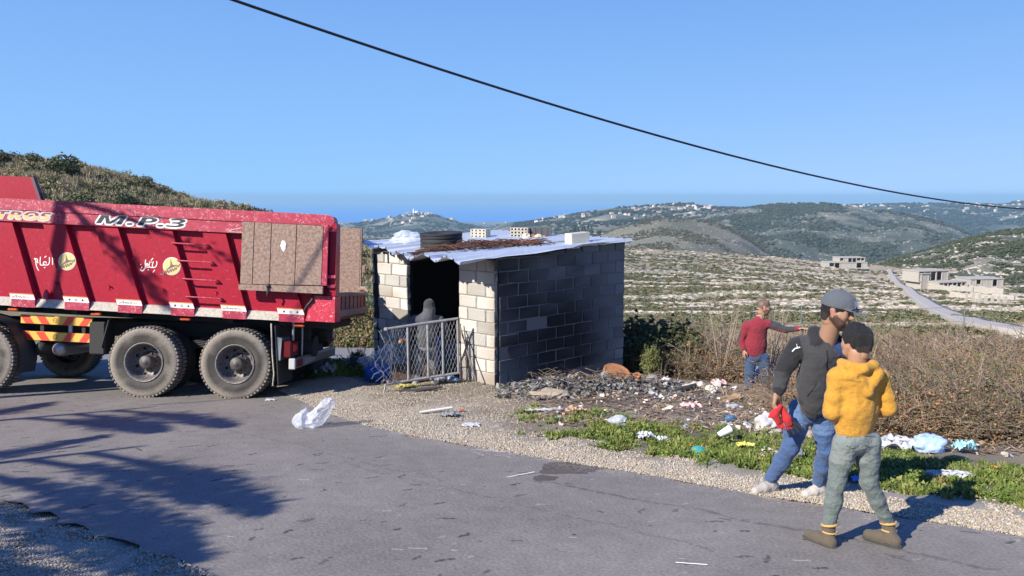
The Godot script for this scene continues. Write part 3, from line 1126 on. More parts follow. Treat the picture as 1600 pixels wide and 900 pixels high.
# ---------------------------------------------------------------- the road
func road() -> void:
	var w := 2048
	var h := 1280
	var x0 := -13.0
	var d0 := 1.0
	var ppm := w / 22.0         # pixels per metre: 22 m by 13.75 m
	var coarse := noise_of(71, 0.006, 5).get_image(w, h)
	var fine := noise_of(72, 0.35, 2).get_image(w, h)
	var mid := noise_of(73, 0.045, 4).get_image(w, h)
	coarse.convert(Image.FORMAT_L8)
	fine.convert(Image.FORMAT_L8)
	mid.convert(Image.FORMAT_L8)
	var ca := coarse.get_data()
	var fa := fine.get_data()
	var ma := mid.get_data()
	var out := PackedByteArray()
	out.resize(w * h * 3)
	var lut := PackedByteArray()
	lut.resize(1024)
	for i in 1024:
		lut[i] = int(clampf(Color(i / 1023.0 * 0.5, 0, 0).linear_to_srgb().r * 255.0, 0, 255))
	var q := 0
	for i in w * h:
		var v: int = 425 + (ca[i] - 128) * 62 / 128 + (fa[i] - 128) * 120 / 128 + (ma[i] - 128) * 46 / 128
		var a := lut[v * 104 / 100]
		out[q] = a
		out[q + 1] = lut[v * 95 / 100]
		out[q + 2] = lut[v * 85 / 100]
		q += 3
	var im := Image.create_from_data(w, h, false, Image.FORMAT_RGB8, out)
	var g := RandomNumberGenerator.new()
	g.seed = 5
	# small dark scuffs and pale specks, each a short ragged stroke
	for k in 2600:
		var p := Vector2(g.randf() * w, g.randf() * h)
		var a := -0.6 + g.randfn() * 0.5
		var n := 1 + g.randi() % 7
		var dark := g.randf() < 0.62
		var c := (Color(0.06, 0.056, 0.056) if dark else Color(0.34, 0.33, 0.31))
		c = c.lerp(Color(0.14, 0.13, 0.13), g.randf() * 0.8).linear_to_srgb()
		if not dark: n = 1 + g.randi() % 3
		for i in n * 2:
			var s := p + Vector2(cos(a), -sin(a)) * i * 0.9 + Vector2(g.randfn(), g.randfn()) * 0.6
			for yy in 2:
				for xx in 2:
					var X := int(s.x) + xx
					var Y := int(s.y) + yy
					if X >= 0 and Y >= 0 and X < w and Y < h:
						im.set_pixel(X, Y, im.get_pixel(X, Y).lerp(c, 0.75))
	# two long dark drips along the lane, and hairline cracks
	for line in [[Vector2(0.2, 6.75), Vector2(3.2, 4.75), 0.035], [Vector2(-1.7, 7.3), Vector2(1.4, 5.0), 0.02], [Vector2(-3.4, 8.9), Vector2(-0.6, 6.7), 0.018], [Vector2(-2.6, 8.6), Vector2(-2.1, 9.2), 0.014], [Vector2(-0.9, 5.9), Vector2(0.6, 4.75), 0.012]]:
		var a: Vector2 = line[0]
		var b: Vector2 = line[1]
		var n := int(a.distance_to(b) * ppm)
		var wander := 0.0
		for i in n:
			wander = wander * 0.97 + g.randfn() * 0.5
			if g.randf() < 0.35: continue
			var s := a.lerp(b, float(i) / n)
			var cx := (s.x - x0) * ppm + wander
			var cy := (s.y - d0) * ppm + wander
			var r: float = line[2] * ppm * g.randf_range(0.3, 1.0)
			for yy in range(int(-r), int(r) + 1):
				for xx in range(int(-r), int(r) + 1):
					var X := int(cx) + xx
					var Y := int(cy) + yy
					if X >= 0 and Y >= 0 and X < w and Y < h:
						im.set_pixel(X, Y, im.get_pixel(X, Y).lerp(Color(0.09, 0.085, 0.085).linear_to_srgb(), 0.16))
	# the wet stains
	var edge := noise_of(74, 2.2, 4)
	var stains := [PackedVector2Array([Vector2(0.36, 7.38), Vector2(0.42, 7.5), Vector2(0.86, 7.45), Vector2(0.95, 7.36), Vector2(0.72, 7.05), Vector2(0.5, 7.0), Vector2(0.28, 7.02)]), PackedVector2Array([Vector2(0.14, 6.88), Vector2(0.26, 6.98), Vector2(0.42, 6.96), Vector2(0.36, 6.78), Vector2(0.2, 6.74)])]
	for st in stains:
		var r := Rect2(st[0], Vector2.ZERO)
		for v in st: r = r.expand(v)
		r = r.grow(0.15)
		for Y in range(int((r.position.y - d0) * ppm), int((r.end.y - d0) * ppm)):
			for X in range(int((r.position.x - x0) * ppm), int((r.end.x - x0) * ppm)):
				var v := Vector2(X / ppm + x0, Y / ppm + d0)
				v += Vector2(edge.get_noise_2d(v.x, v.y * 0.6), edge.get_noise_2d(v.x + 50, v.y)) * Vector2(0.12, 0.07)
				if Geometry2D.is_point_in_polygon(v, st):
					var o := im.get_pixel(X, Y).srgb_to_linear()
					im.set_pixel(X, Y, Color(o.r * 0.52, o.g * 0.48, o.b * 0.47).linear_to_srgb())
	# white scratches where something was dragged
	for k in 64:
		var near := k < 46
		var s := Vector2(g.randf_range(-0.45, 0.35), g.randf_range(7.7, 8.15)) if near else Vector2(g.randf_range(-3.0, 3.2), g.randf_range(4.8, 7.2))
		if near: s.y -= s.x * 0.45
		var a := g.randf_range(-0.5, 0.3) - 0.15
		var n := int(g.randf_range(4, 26 if near else 14))
		for i in n:
			var X := int((s.x - x0) * ppm + cos(a) * i)
			var Y := int((s.y - d0) * ppm + sin(a) * i * 0.7)
			a += g.randfn() * 0.05
			if X >= 0 and Y >= 0 and X < w and Y < h:
				im.set_pixel(X, Y, im.get_pixel(X, Y).lerp(Color(0.62, 0.61, 0.58).linear_to_srgb(), 0.7))
	# sand washed over the rim
	var sand := noise_of(75, 1.6, 4)
	for i in 5200:
		var k := g.randi() % (road_far.size() - 1)
		var v: Vector2 = (road_far[k] as Vector2).lerp(road_far[k + 1], g.randf())
		v += Vector2(-0.56, -0.82) * absf(g.randfn()) * 0.16
		var X := int((v.x - x0) * ppm)
		var Y := int((v.y - d0) * ppm)
		if X > 1 and Y > 1 and X < w - 2 and Y < h - 2 and sand.get_noise_2d(v.x, v.y) > -0.15:
			im.set_pixel(X, Y, im.get_pixel(X, Y).lerp(Color(0.42, 0.38, 0.32).linear_to_srgb(), 0.6))
	var m := mat(Color.WHITE, 0.82)
	m.albedo_texture = ImageTexture.create_from_image(im)
	m.texture_repeat = true
	m.metallic_specular = 0.25
	m.heightmap_enabled = true
	m.heightmap_texture = ImageTexture.create_from_image(fine)
	m.heightmap_scale = 0.35
	# the sheet: the outline made ragged, cut into squares so that it follows the ground
	var outline := PackedVector2Array()
	var rag := noise_of(76, 1.9, 4)
	for i in tarmac.size():
		var a := tarmac[i]
		var b := tarmac[(i + 1) % tarmac.size()]
		var n := maxi(1, int(a.distance_to(b) / 0.12)) if a.length() < 14.0 and b.length() < 14.0 else 1
		for k in n:
			var v := a.lerp(b, float(k) / n)
			if n > 1:
				v += Vector2(rag.get_noise_2d(v.x, v.y), rag.get_noise_2d(v.x + 70, v.y)) * 0.16
			outline.append(v)
	var mb := MB.new()
	var cell := 0.75
	for iy in range(-3, 22):
		for ixx in range(-25, 18):
			var a := Vector2(ixx * cell, iy * cell)
			var sq := PackedVector2Array([a, a + Vector2(cell, 0), a + Vector2(cell, cell), a + Vector2(0, cell)])
			for pg in Geometry2D.intersect_polygons(sq, outline):
				var tr := Geometry2D.triangulate_polygon(pg)
				var ids := PackedInt32Array()
				for v in pg:
					ids.append(mb.pu(Vector3(v.x, gy(v.x, v.y), -v.y), Vector2((v.x - x0) / 22.0, (v.y - d0) / (h / ppm))))
				for i in range(0, tr.size(), 3):
					var e := (pg[tr[i + 1]] - pg[tr[i]]).cross(pg[tr[i + 2]] - pg[tr[i]])
					if e > 0:
						mb.t(ids[tr[i]], ids[tr[i + 1]], ids[tr[i + 2]])
					else:
						mb.t(ids[tr[i]], ids[tr[i + 2]], ids[tr[i + 1]])
	tag(obj("road", mb, m), "", "", "", "structure")
	# the side road behind the truck
	var sm := tri_map(mat(Color.WHITE, 0.85), tex(77, 512, 0.06, [[0.0, Color(0.15, 0.14, 0.135)], [0.5, Color(0.21, 0.20, 0.19)], [1.0, Color(0.27, 0.255, 0.235)]], 5), 0.5, true, M.fine, 0.6)
	var flat := func(x: float, d: float) -> float: return gy(x, d) + 0.004
	slab("side_road", span(-22.0, -0.7, 40), span(15.72, 20.5, 12), flat, func(_x: float, _d: float) -> Color: return Color.WHITE, sm)
	# the concrete track on the far slope
	var tr := [[0.494, 400.0], [0.4984, 320.0], [0.5134, 215.0], [0.5251, 145.0], [0.543, 96.0], [0.5693, 66.0], [0.5998, 44.0], [0.6429, 33.0], [0.70, 29.0], [0.82, 26.0]]
	var tb := MB.new()
	var rows := []
	for i in 120:
		var u := i / 119.0 * (tr.size() - 1)
		var k := mini(int(u), tr.size() - 2)
		var f := u - k
		var d0_: float = tr[k][1]
		var d1_: float = tr[k + 1][1]
		var d := d0_ * pow(d1_ / d0_, f)
		var qq := cubic_interpolate(tr[k][0], tr[k + 1][0], tr[maxi(k - 1, 0)][0], tr[mini(k + 2, tr.size() - 1)][0], f)
		var c := Vector2(qq * d, d)
		rows.append(c)
	var pts := []
	var hs := []
	for i in 120:
		var sum := 0.0
		for k in range(-5, 6):
			var c: Vector2 = rows[clampi(i + k, 0, 119)]
			sum += slope_y(c.x, c.y)
		hs.append(sum / 11.0)
	for i in 120:
		var c: Vector2 = rows[i]
		var t: Vector2 = ((rows[mini(i + 1, 119)] as Vector2) - (rows[maxi(i - 1, 0)] as Vector2)).normalized()
		var s := Vector2(t.y, -t.x)
		var row := []
		for j in 7:
			var v := c + s * clampf((j - 3) * 0.55, -1.5, 1.5)
			row.append(Vector3(v.x, (hs[i] as float) + (-2.2 if j == 0 or j == 6 else 0.15 + clampf(v.y * 0.004, 0.0, 0.8)), -v.y))
		pts.append(row)
	tb.sheet(pts, null, true)
	tag(obj("track", tb, tri_map(mat(Color.WHITE, 0.9), tex(78, 256, 0.05, [[0.0, Color(0.36, 0.32, 0.27)], [1.0, Color(0.48, 0.44, 0.38)]], 4), 0.12, true)), "", "", "", "structure")

# ---------------------------------------------------------------- the block hut
const HA := Vector2(-0.275, 12.1)      # near corner, (x, d)
const HB := Vector2(2.11, 14.3)      # far end of the sooty wall
const HC := Vector2(-2.58, 14.1)       # far end of the door wall

func hut_st(x: float, d: float) -> Vector2:       # (along the door wall, along the sooty wall), both 0..1
	var u := HC - HA
	var w := HB - HA
	var q := Vector2(x, d) - HA
	var det := u.x * w.y - u.y * w.x
	return Vector2((q.x * w.y - q.y * w.x) / det, (u.x * q.y - u.y * q.x) / det)

func roof_at(s: float, t: float) -> Vector3:
	var q := HA + (HC - HA) * s + (HB - HA) * t
	var y := 0.845 + 0.118 * (t + 0.2) + 0.07 * s * s - 0.05 * sin(PI * clampf(s, 0, 1)) * clampf(1.0 - t, 0.0, 1.0)
	var arch := absf(sin(PI * s * 4.15 + 0.25))
	y += (arch - 0.75) * 0.10 * smoothstep(0.3, 0.0, t - lerpf(-0.235, -0.035, clampf(s, 0.0, 1.0)))
	return Vector3(q.x, y, -q.y)

func roof_y(x: float, d: float) -> float:
	var st := hut_st(x, d)
	return roof_at(st.x, st.y).y

func hut() -> void:
	var blk := tri_map(mat(Color.WHITE, 0.92, 0.0, true), tex(81, 512, 0.05, [[0.0, Color(0.55, 0.53, 0.5)], [0.35, Color(0.85, 0.84, 0.82)], [0.7, Color(0.95, 0.95, 0.95)], [1.0, Color(1, 1, 1)]], 5), 1.6, true, M.fine, 1.3)
	M.blk = blk
	var t := thing("block_hut", "small flat roofed hut of concrete blocks with one wall blackened by soot", "hut", Vector3(0, 0, 0))
	var nz := noise_of(82, 1.3, 4)
	var g := RandomNumberGenerator.new()
	g.seed = 12
	# wall runs: name, from, to, which way is out, first and last metre of the run, what colours it
	var along_b := (HB - HA).normalized()
	var along_c := (HC - HA).normalized()
	var lb := HA.distance_to(HB)
	var lc := HA.distance_to(HC)
	var pale := Color(0.62, 0.60, 0.555)
	var soot := func(s: float, y: float) -> Color:
		var k := nz.get_noise_2d(s * 1.2, y * 1.2)
		var mid := exp(-pow((s - 1.6) / 1.45, 2.0) - pow((y + 0.62) / 0.78, 2.0))
		var a := 0.16 - 0.16 * mid + 0.07 * k
		a += 0.10 * smoothstep(1.9, 3.0, s) * smoothstep(-1.3, -0.2, y + k * 0.5)
		a -= 0.09 * smoothstep(1.5, 0.0, s) * smoothstep(-0.6, 0.3, y)
		a += 0.10 * smoothstep(0.9, 0.1, s) * smoothstep(-0.75, -1.2, y + k * 0.3)
		a += 0.12 * smoothstep(2.2, 3.0, s) * smoothstep(-0.3, -1.0, y + k * 0.4)
		a = clampf(a * 1.0 - 0.022, 0.010, 0.30)
		return Color(a * 1.0, a * 0.985, a * (0.97 + 0.06 * smoothstep(-1.0, 0.5, y)))
	var clean := func(s: float, y: float) -> Color:
		var k := nz.get_noise_2d(s * 1.6 + 20.0, y * 1.0)
		var c := pale * (1.0 + 0.22 * k)
		c = c.lerp(Color(0.40, 0.29, 0.19), clampf(k * 1.6 - 0.35, 0, 0.7))
		c = c.lerp(Color(0.42, 0.33, 0.24), smoothstep(-0.85, -1.35, y + k * 0.3) * 0.55)
		c = c.lerp(Color(0.40, 0.33, 0.25), smoothstep(0.17, 0.12, s + k * 0.05) * 0.7)
		if s < 0.0085: c = Color(0.09, 0.08, 0.07)
		return c
	block_wall(t, HA, along_b, lb, [[0.096, lb]], soot, blk, g, 0.0, Color(0.19, 0.18, 0.165))
	block_wall(t, HA, along_c, lc, [[0.0, 0.81], [2.09, lc]], clean, blk, g, 0.1, Color(0.34, 0.31, 0.27))
	# the two walls that face away
	for k in 2:
		var a: Vector2 = HC if k == 0 else HB
		var dir: Vector2 = along_b if k == 0 else along_c
		var n := (HB - HA if k == 1 else HC - HA).normalized() * -0.08
		var l := (lb if k == 0 else lc)
		var p0 := a + n + dir * (0.0 if k == 0 else 0.17)
		var p1 := a + n + dir * (l - 0.0)
		var mb := MB.new()
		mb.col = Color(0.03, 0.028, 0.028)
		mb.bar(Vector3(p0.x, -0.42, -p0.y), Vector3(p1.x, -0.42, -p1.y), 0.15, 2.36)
		obj("wall", mb, blk, t)
	# a lintel of rough wood over the door, in the roof's shade
	var lin_b := MB.new()
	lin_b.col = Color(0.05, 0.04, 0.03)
	var l0 := HA + along_c * 0.6 + along_b * 0.08
	var l1 := HA + along_c * 2.3 + along_b * 0.08
	lin_b.bar(Vector3(l0.x, 0.79, -l0.y), Vector3(l1.x, 0.79, -l1.y), 0.12, 0.08)
	obj("lintel", lin_b, M.plain, t)
	# roof sheets of ribbed metal, each lapped over the next
	var metal := tri_map(mat(Color.WHITE, 0.42, 0.25), tex(83, 512, 0.03, [[0.0, Color(0.40, 0.43, 0.46)], [0.3, Color(0.57, 0.61, 0.66)], [1.0, Color(0.66, 0.71, 0.77)]], 4), 0.7, true)
	metal.metallic_specular = 0.5
	var cuts := [-0.20, 0.12, 0.36, 0.58, 0.80, 1.03]
	for k in 5:
		var mb := MB.new()
		var rows := []
		var nt := 18
		var ns := 72
		var t_end: float = 1.012 + [0.0, 0.02, -0.015, 0.03, 0.0][k]
		var t_start: float = -0.235 + [0.0, 0.012, -0.008, 0.015, 0.0][k]
		for i in nt + 1:
			var tt := lerpf(t_start, t_end, pow(float(i) / nt, 1.25))
			var row := []
			for j in ns + 1:
				var ss := lerpf(cuts[k] - 0.012, cuts[k + 1] + 0.012, float(j) / ns)
				if k == 0: ss = maxf(ss, -0.05 - 0.02 * sin(tt * 7.0))
				var p := roof_at(ss, tt + (1.0 - float(i) / nt) * 0.2 * clampf(ss, 0.0, 1.02))
				var ph := fposmod(ss * lc / 0.19, 1.0)
				p.y += 0.042 * smoothstep(0.36, 0.44, ph) * smoothstep(0.68, 0.60, ph) + 0.004 * (k % 2)
				p.y += nz.get_noise_2d(ss * 3.0, tt * 2.0) * 0.018
				row.append(p)
			rows.append(row)
		mb.sheet(rows)
		obj("roof_sheet", mb, metal, t)
	# three rafters seen under the eaves
	for s in [0.15, 0.5, 0.85]:
		var mb := MB.new()
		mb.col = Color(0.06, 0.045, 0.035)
		mb.bar(roof_at(s, -0.1) - Vector3(0, 0.055, 0), roof_at(s, 1.0) - Vector3(0, 0.05, 0), 0.05, 0.06)
		obj("rafter", mb, M.plain, t)
	on_the_roof()
	before_the_door()

func block_wall(t: Node3D, from: Vector2, dir: Vector2, length: float, runs: Array, tint: Callable, m: Material, g: RandomNumberGenerator, shift: float, mortar: Color) -> void:
	var inward := Vector2(-dir.y, dir.x)
	if inward.dot(Vector2(-0.3, 14.3) - (from + dir * length * 0.5)) < 0: inward = -inward
	var x3 := Vector3(dir.x, 0, -dir.y)
	var z3 := Vector3(-inward.x, 0, inward.y)
	var basis := Basis(x3, Vector3.UP, z3)
	if basis.determinant() < 0: basis = Basis(-x3, Vector3.UP, z3)
	for run in runs:
		var core := MB.new()
		var c0 = from + dir * (run[0] + 0.008)
		var c1 = from + dir * (run[1] - 0.008)
		var st0 := hut_st(c0.x, c0.y)
		var y_top := 0.0
		core.col = mortar
		var a = c0 + inward * 0.04
		var b = c1 + inward * 0.04
		y_top = minf(roof_y(c0.x, c0.y), roof_y(c1.x, c1.y)) - 0.045
		core.bar(Vector3(a.x, (y_top - 1.6) * 0.5, -a.y), Vector3(b.x, (y_top - 1.6) * 0.5, -b.y), 0.054, y_top + 1.6)
		core.col = Color(0.02, 0.019, 0.019)
		a = c0 + inward * 0.112
		b = c1 + inward * 0.112
		core.bar(Vector3(a.x, (y_top - 1.6) * 0.5, -a.y), Vector3(b.x, (y_top - 1.6) * 0.5, -b.y), 0.084, y_top + 1.6)
		var wall := obj("wall", core, m, t)
		# the blocks, course by course
		var course := 0
		var y := -1.645
		while y < 1.0:
			var hh := 0.193
			var s: float = run[0]
			var first := true
			while s < run[1] - 0.03:
				var l := (0.395 if shift > 0 else 0.435) + g.randfn() * 0.008
				if first and (course % 2) == (1 if shift > 0 else 0): l = 0.19
				if g.randf() < 0.05: l = 0.19
				first = false
				if s + l > run[1] - 0.09: l = run[1] - s
				var mid := from + dir * (s + l * 0.5)
				var top := minf(y + hh, roof_y(mid.x, mid.y) - 0.035)
				if top - y < 0.05:
					s += l + 0.012
					continue
				var proud := g.randf_range(-0.004, 0.005)
				var at := mid + inward * (0.045 - proud)
				var size := Vector3(l - 0.012, top - y - 0.002, 0.09)
				if g.randf() < 0.985:
					var mb := MB.new()
					var tilt := Basis(Vector3(0, 0, 1), g.randfn() * 0.004)
					mb.box(Vector3.ZERO, size, 0.007 + g.randf() * 0.006, tilt)
					var own := g.randf_range(0.74, 1.22)
					var chip := Vector3(g.randf() * 90.0, g.randf() * 90.0, 0)
					for i in mb.v.size():
						var e := mb.v[i] * 9.0 + chip
						mb.v[i] += Vector3(rough_n.get_noise_3dv(e), rough_n.get_noise_3dv(e + Vector3(40, 0, 0)), rough_n.get_noise_3dv(e + Vector3(0, 40, 0)) * 0.6) * 0.014
					for i in mb.v.size():
						var w := s + l * 0.5 + mb.v[i].x * signf(basis.x.dot(x3))
						mb.c[i] = (tint.call(w, y + hh * 0.5 + mb.v[i].y) as Color) * own
					var o := obj("block", mb, m, wall)
					o.transform = Transform3D(basis, Vector3(at.x, (y + top) * 0.5, -at.y))
				s += l + 0.012
			y += 0.205
			course += 1

func roof_point(x: float, d: float, lift := 0.0) -> Vector3:
	return Vector3(x, roof_y(x, d) + lift, -d)

func tyre_mesh(r: float, w: float, hole: float, grooves := true) -> MB:
	# axis along y
	var mb := MB.new()
	var prof := []
	var h := w * 0.5
	prof.append(Vector2(hole, -h * 0.62))
	prof.append(Vector2(hole + 0.02, -h * 0.78))
	prof.append(Vector2(lerpf(hole, r, 0.45), -h))
	prof.append(Vector2(r - 0.055, -h * 0.97))
	prof.append(Vector2(r - 0.02, -h * 0.86))
	prof.append(Vector2(r, -h * 0.70))
	if grooves:
		for g in [-0.42, -0.14, 0.14, 0.42]:
			prof.append(Vector2(r, (g - 0.05) * w))
			prof.append(Vector2(r - 0.012, (g - 0.035) * w))
			prof.append(Vector2(r - 0.012, (g + 0.035) * w))
			prof.append(Vector2(r, (g + 0.05) * w))
	prof.append(Vector2(r, h * 0.70))
	prof.append(Vector2(r - 0.02, h * 0.86))
	prof.append(Vector2(r - 0.055, h * 0.97))
	prof.append(Vector2(lerpf(hole, r, 0.45), h))
	prof.append(Vector2(hole + 0.02, h * 0.78))
	prof.append(Vector2(hole, h * 0.62))
	prof.append(Vector2(hole + 0.012, h * 0.5))
	prof.append(Vector2(hole + 0.05, 0))
	prof.append(Vector2(hole + 0.012, -h * 0.5))
	prof.append(Vector2(hole, -h * 0.62))
	mb.lathe(prof, 40)
	return mb

func hollow_block(called: String, label: String, at: Vector3, turn: float, size: Vector3, cols: int, rows: int, tone: Color) -> void:
	var t := thing(called, label, "block", at, turn, "")
	var mb := MB.new()
	mb.col = tone
	# a slab pierced by rows of round cells: outer shell, and tubes whose mouths are dark
	var frame := MB.new()
	frame.col = tone
	var cw := size.x / cols
	var rh := size.y / rows
	var r := minf(cw, rh) * 0.36
	var k := 10
	for side in [1.0, -1.0]:
		for i in cols:
			for j in rows:
				var cx := -size.x * 0.5 + cw * (i + 0.5)
				var cy := rh * (j + 0.5)
				# square cell with a round hole
				for s in k:
					var a0 := TAU * s / k
					var a1 := TAU * (s + 1) / k
					var o0 := sq_rim(a0, cw * 0.5, rh * 0.5)
					var o1 := sq_rim(a1, cw * 0.5, rh * 0.5)
					var z: float = size.z * 0.5 * side
					var c3 := Vector3(cx, cy, z)
					frame.face(c3 + Vector3(cos(a0) * r, sin(a0) * r, 0), c3 + Vector3(o0.x, o0.y, 0), c3 + Vector3(o1.x, o1.y, 0), c3 + Vector3(cos(a1) * r, sin(a1) * r, 0), Vector3(0, 0, side))
					if side > 0:
						var p0 := Vector3(cos(a0) * r, sin(a0) * r, 0)
						var p1 := Vector3(cos(a1) * r, sin(a1) * r, 0)
						frame.face(c3 + p0, c3 + p1, Vector3(cx, cy, -size.z * 0.5) + p1, Vector3(cx, cy, -size.z * 0.5) + p0, -(p0 + p1))
	for f in [[Vector3(0, size.y, 0), Vector3(size.x, 0, size.z), Vector3.UP], [Vector3(0, 0, 0), Vector3(size.x, 0, size.z), Vector3.DOWN]]:
		var c3: Vector3 = f[0]
		var e: Vector3 = f[1] * 0.5
		frame.face(c3 + Vector3(-e.x, 0, e.z), c3 + Vector3(e.x, 0, e.z), c3 + Vector3(e.x, 0, -e.z), c3 + Vector3(-e.x, 0, -e.z), f[2])
	for s in [-1.0, 1.0]:
		var x: float = size.x * 0.5 * s
		frame.face(Vector3(x, 0, size.z * 0.5), Vector3(x, 0, -size.z * 0.5), Vector3(x, size.y, -size.z * 0.5), Vector3(x, size.y, size.z * 0.5), Vector3(s, 0, 0))
	obj("block_body", frame, M.blk, t)

func sq_rim(a: float, hx: float, hy: float) -> Vector2:
	var c := cos(a)
	var s := sin(a)
	var k := minf(hx / maxf(absf(c), 1e-6), hy / maxf(absf(s), 1e-6))
	return Vector2(c * k, s * k)

func on_the_roof() -> void:
	# the old tyre
	var ty := tyre_mesh(0.375, 0.27, 0.2)
	var t := tag(obj("old_tyre", ty, M.rubber), "worn black truck tyre lying flat on the hut's metal roof", "tyre")
	(t as Node3D).position = roof_point(-1.25, 13.6, 0.165)
	(t as Node3D).rotation = Vector3(0.05, 0, 0.03)
	hollow_block("hollow_block", "pale hollow block with round holes standing behind the tyre on the roof", roof_point(-0.62, 15.1, 0.02), -0.45, Vector3(0.34, 0.17, 0.2), 4, 3, Color(0.62, 0.58, 0.5))
	hollow_block("hollow_block", "chipped hollow block with square rows of holes, second from the left on the roof", roof_point(0.17, 15.15, 0.02), -0.35, Vector3(0.36, 0.19, 0.2), 5, 3, Color(0.56, 0.52, 0.45))
	var dk := MB.new()
	dk.col = Color(0.15, 0.15, 0.155)
	dk.box(Vector3(0, 0.1, 0), Vector3(0.40, 0.2, 0.19), 0.008)
	for k in 3:
		dk.col = Color(0.09, 0.09, 0.095)
		dk.box(Vector3(-0.12 + k * 0.12, 0.1, 0.096), Vector3(0.018, 0.18, 0.006))
	var d2 := tag(obj("grey_block", dk, M.blk), "dark grey block with its shaded side to the viewer, beside the chipped hollow block", "block")
	(d2 as Node3D).transform = Transform3D(Basis(Vector3.UP, 0.12), roof_point(0.57, 15.2, 0.01))
	var wb := MB.new()
	wb.col = Color(0.66, 0.62, 0.54)
	wb.box(Vector3(0, 0.1, 0), Vector3(0.42, 0.2, 0.2), 0.008)
	var w2 := tag(obj("white_block", wb, M.blk), "clean pale solid block near the right hand edge of the hut roof", "block")
	(w2 as Node3D).transform = Transform3D(Basis(Vector3.UP, 0.62) * Basis(Vector3(0, 0, 1), 0.06), roof_point(1.17, 13.75, 0.015))
	# rusty scrap: a long low tangle of wire and thin bars
	var g := RandomNumberGenerator.new()
	g.seed = 77
	var sc := MB.new()
	for i in 420:
		var u := g.randf()
		var cx := lerpf(-1.55, 0.55, u)
		var cd := lerpf(12.75, 13.75, u) + g.randfn() * 0.11
		var p0 := roof_point(cx, cd, 0.02 + absf(g.randfn()) * 0.035 + 0.05 * exp(-pow((u - 0.45) / 0.3, 2.0)))
		var a := 0.3 + g.randfn() * 0.5
		var l := g.randf_range(0.12, 0.5)
		var tone := g.randf()
		sc.col = Color(0.16, 0.06, 0.035).lerp(Color(0.06, 0.035, 0.028), tone)
		var pts := []
		var bend := g.randfn() * 0.25
		for k in 4:
			var v := k / 3.0
			pts.append(p0 + Vector3(cos(a + bend * v) * l * (v - 0.5), g.randfn() * 0.012 + 0.03 * sin(v * PI), -sin(a + bend * v) * l * (v - 0.5)))
		sc.tube(pts, g.randf_range(0.0035, 0.0085), 4, false)
	tag(obj("rusty_wire_heap", sc, M.plain), "long low tangle of rusty wire and bars lying across the hut roof", "scrap metal")
	var st := MB.new()
	st.col = Color(0.055, 0.05, 0.05)
	st.tube([roof_point(0.65, 13.85, 0.03), roof_point(0.95, 13.95, 0.045), roof_point(1.15, 14.25, 0.03)], 0.012, 5)
	tag(obj("iron_rod", st, M.plain), "thin dark rod on the roof beside the pale solid block", "rod")
	# plastic bag
	var bag := bag_mesh(91, Vector3(0.27, 0.13, 0.2), 0.5)
	var b := tag(obj("plastic_bag", bag, M.clear_bag), "clear bluish plastic bag slumped on the roof left of the tyre", "plastic bag")
	(b as Node3D).position = roof_point(-1.93, 14.2, 0.09)
	# rubble crumbs by the chipped block
	for k in 3:
		var mb := MB.new()
		mb.col = [Color(0.5, 0.44, 0.36), Color(0.34, 0.14, 0.08), Color(0.55, 0.5, 0.42)][k]
		mb.blob(Vector3.ZERO, Vector3(0.07, 0.05, 0.06) * [1.4, 1.0, 1.2][k], noise_of(92 + k, 0.9, 2), 0.6, 5, 7, true)
		var o := tag(obj("rubble_piece", mb, M.stone), ["pale broken lump on the roof against the chipped hollow block", "rust red lump on the roof between the two blocks", "small pale lump on the roof in front of the dark block"][k], "rubble")
		(o as Node3D).position = roof_point([0.28, 0.42, 0.52][k], [14.95, 15.0, 14.9][k], 0.04)

func bag_mesh(sd: int, r: Vector3, amp: float) -> MB:
	var mb := MB.new()
	var a := noise_of(sd, 1.1, 2)
	var b := noise_of(sd + 1, 3.5, 2)
	b.fractal_type = FastNoiseLite.FRACTAL_RIDGED
	var rows := []
	for i in 23:
		var th := PI * i / 22
		var row := []
		for j in 33:
			var ph := TAU * (j % 32) / 32
			var d := Vector3(sin(th) * cos(ph), cos(th), sin(th) * sin(ph))
			var k := 1.0 + amp * a.get_noise_3dv(d) + amp * 0.32 * b.get_noise_3dv(d * 0.8)
			var p := d * r * k
			p.y = maxf(p.y, -r.y * 0.72)
			row.append(p)
		rows.append(row)
	mb.sheet(rows, null, true)
	return mb

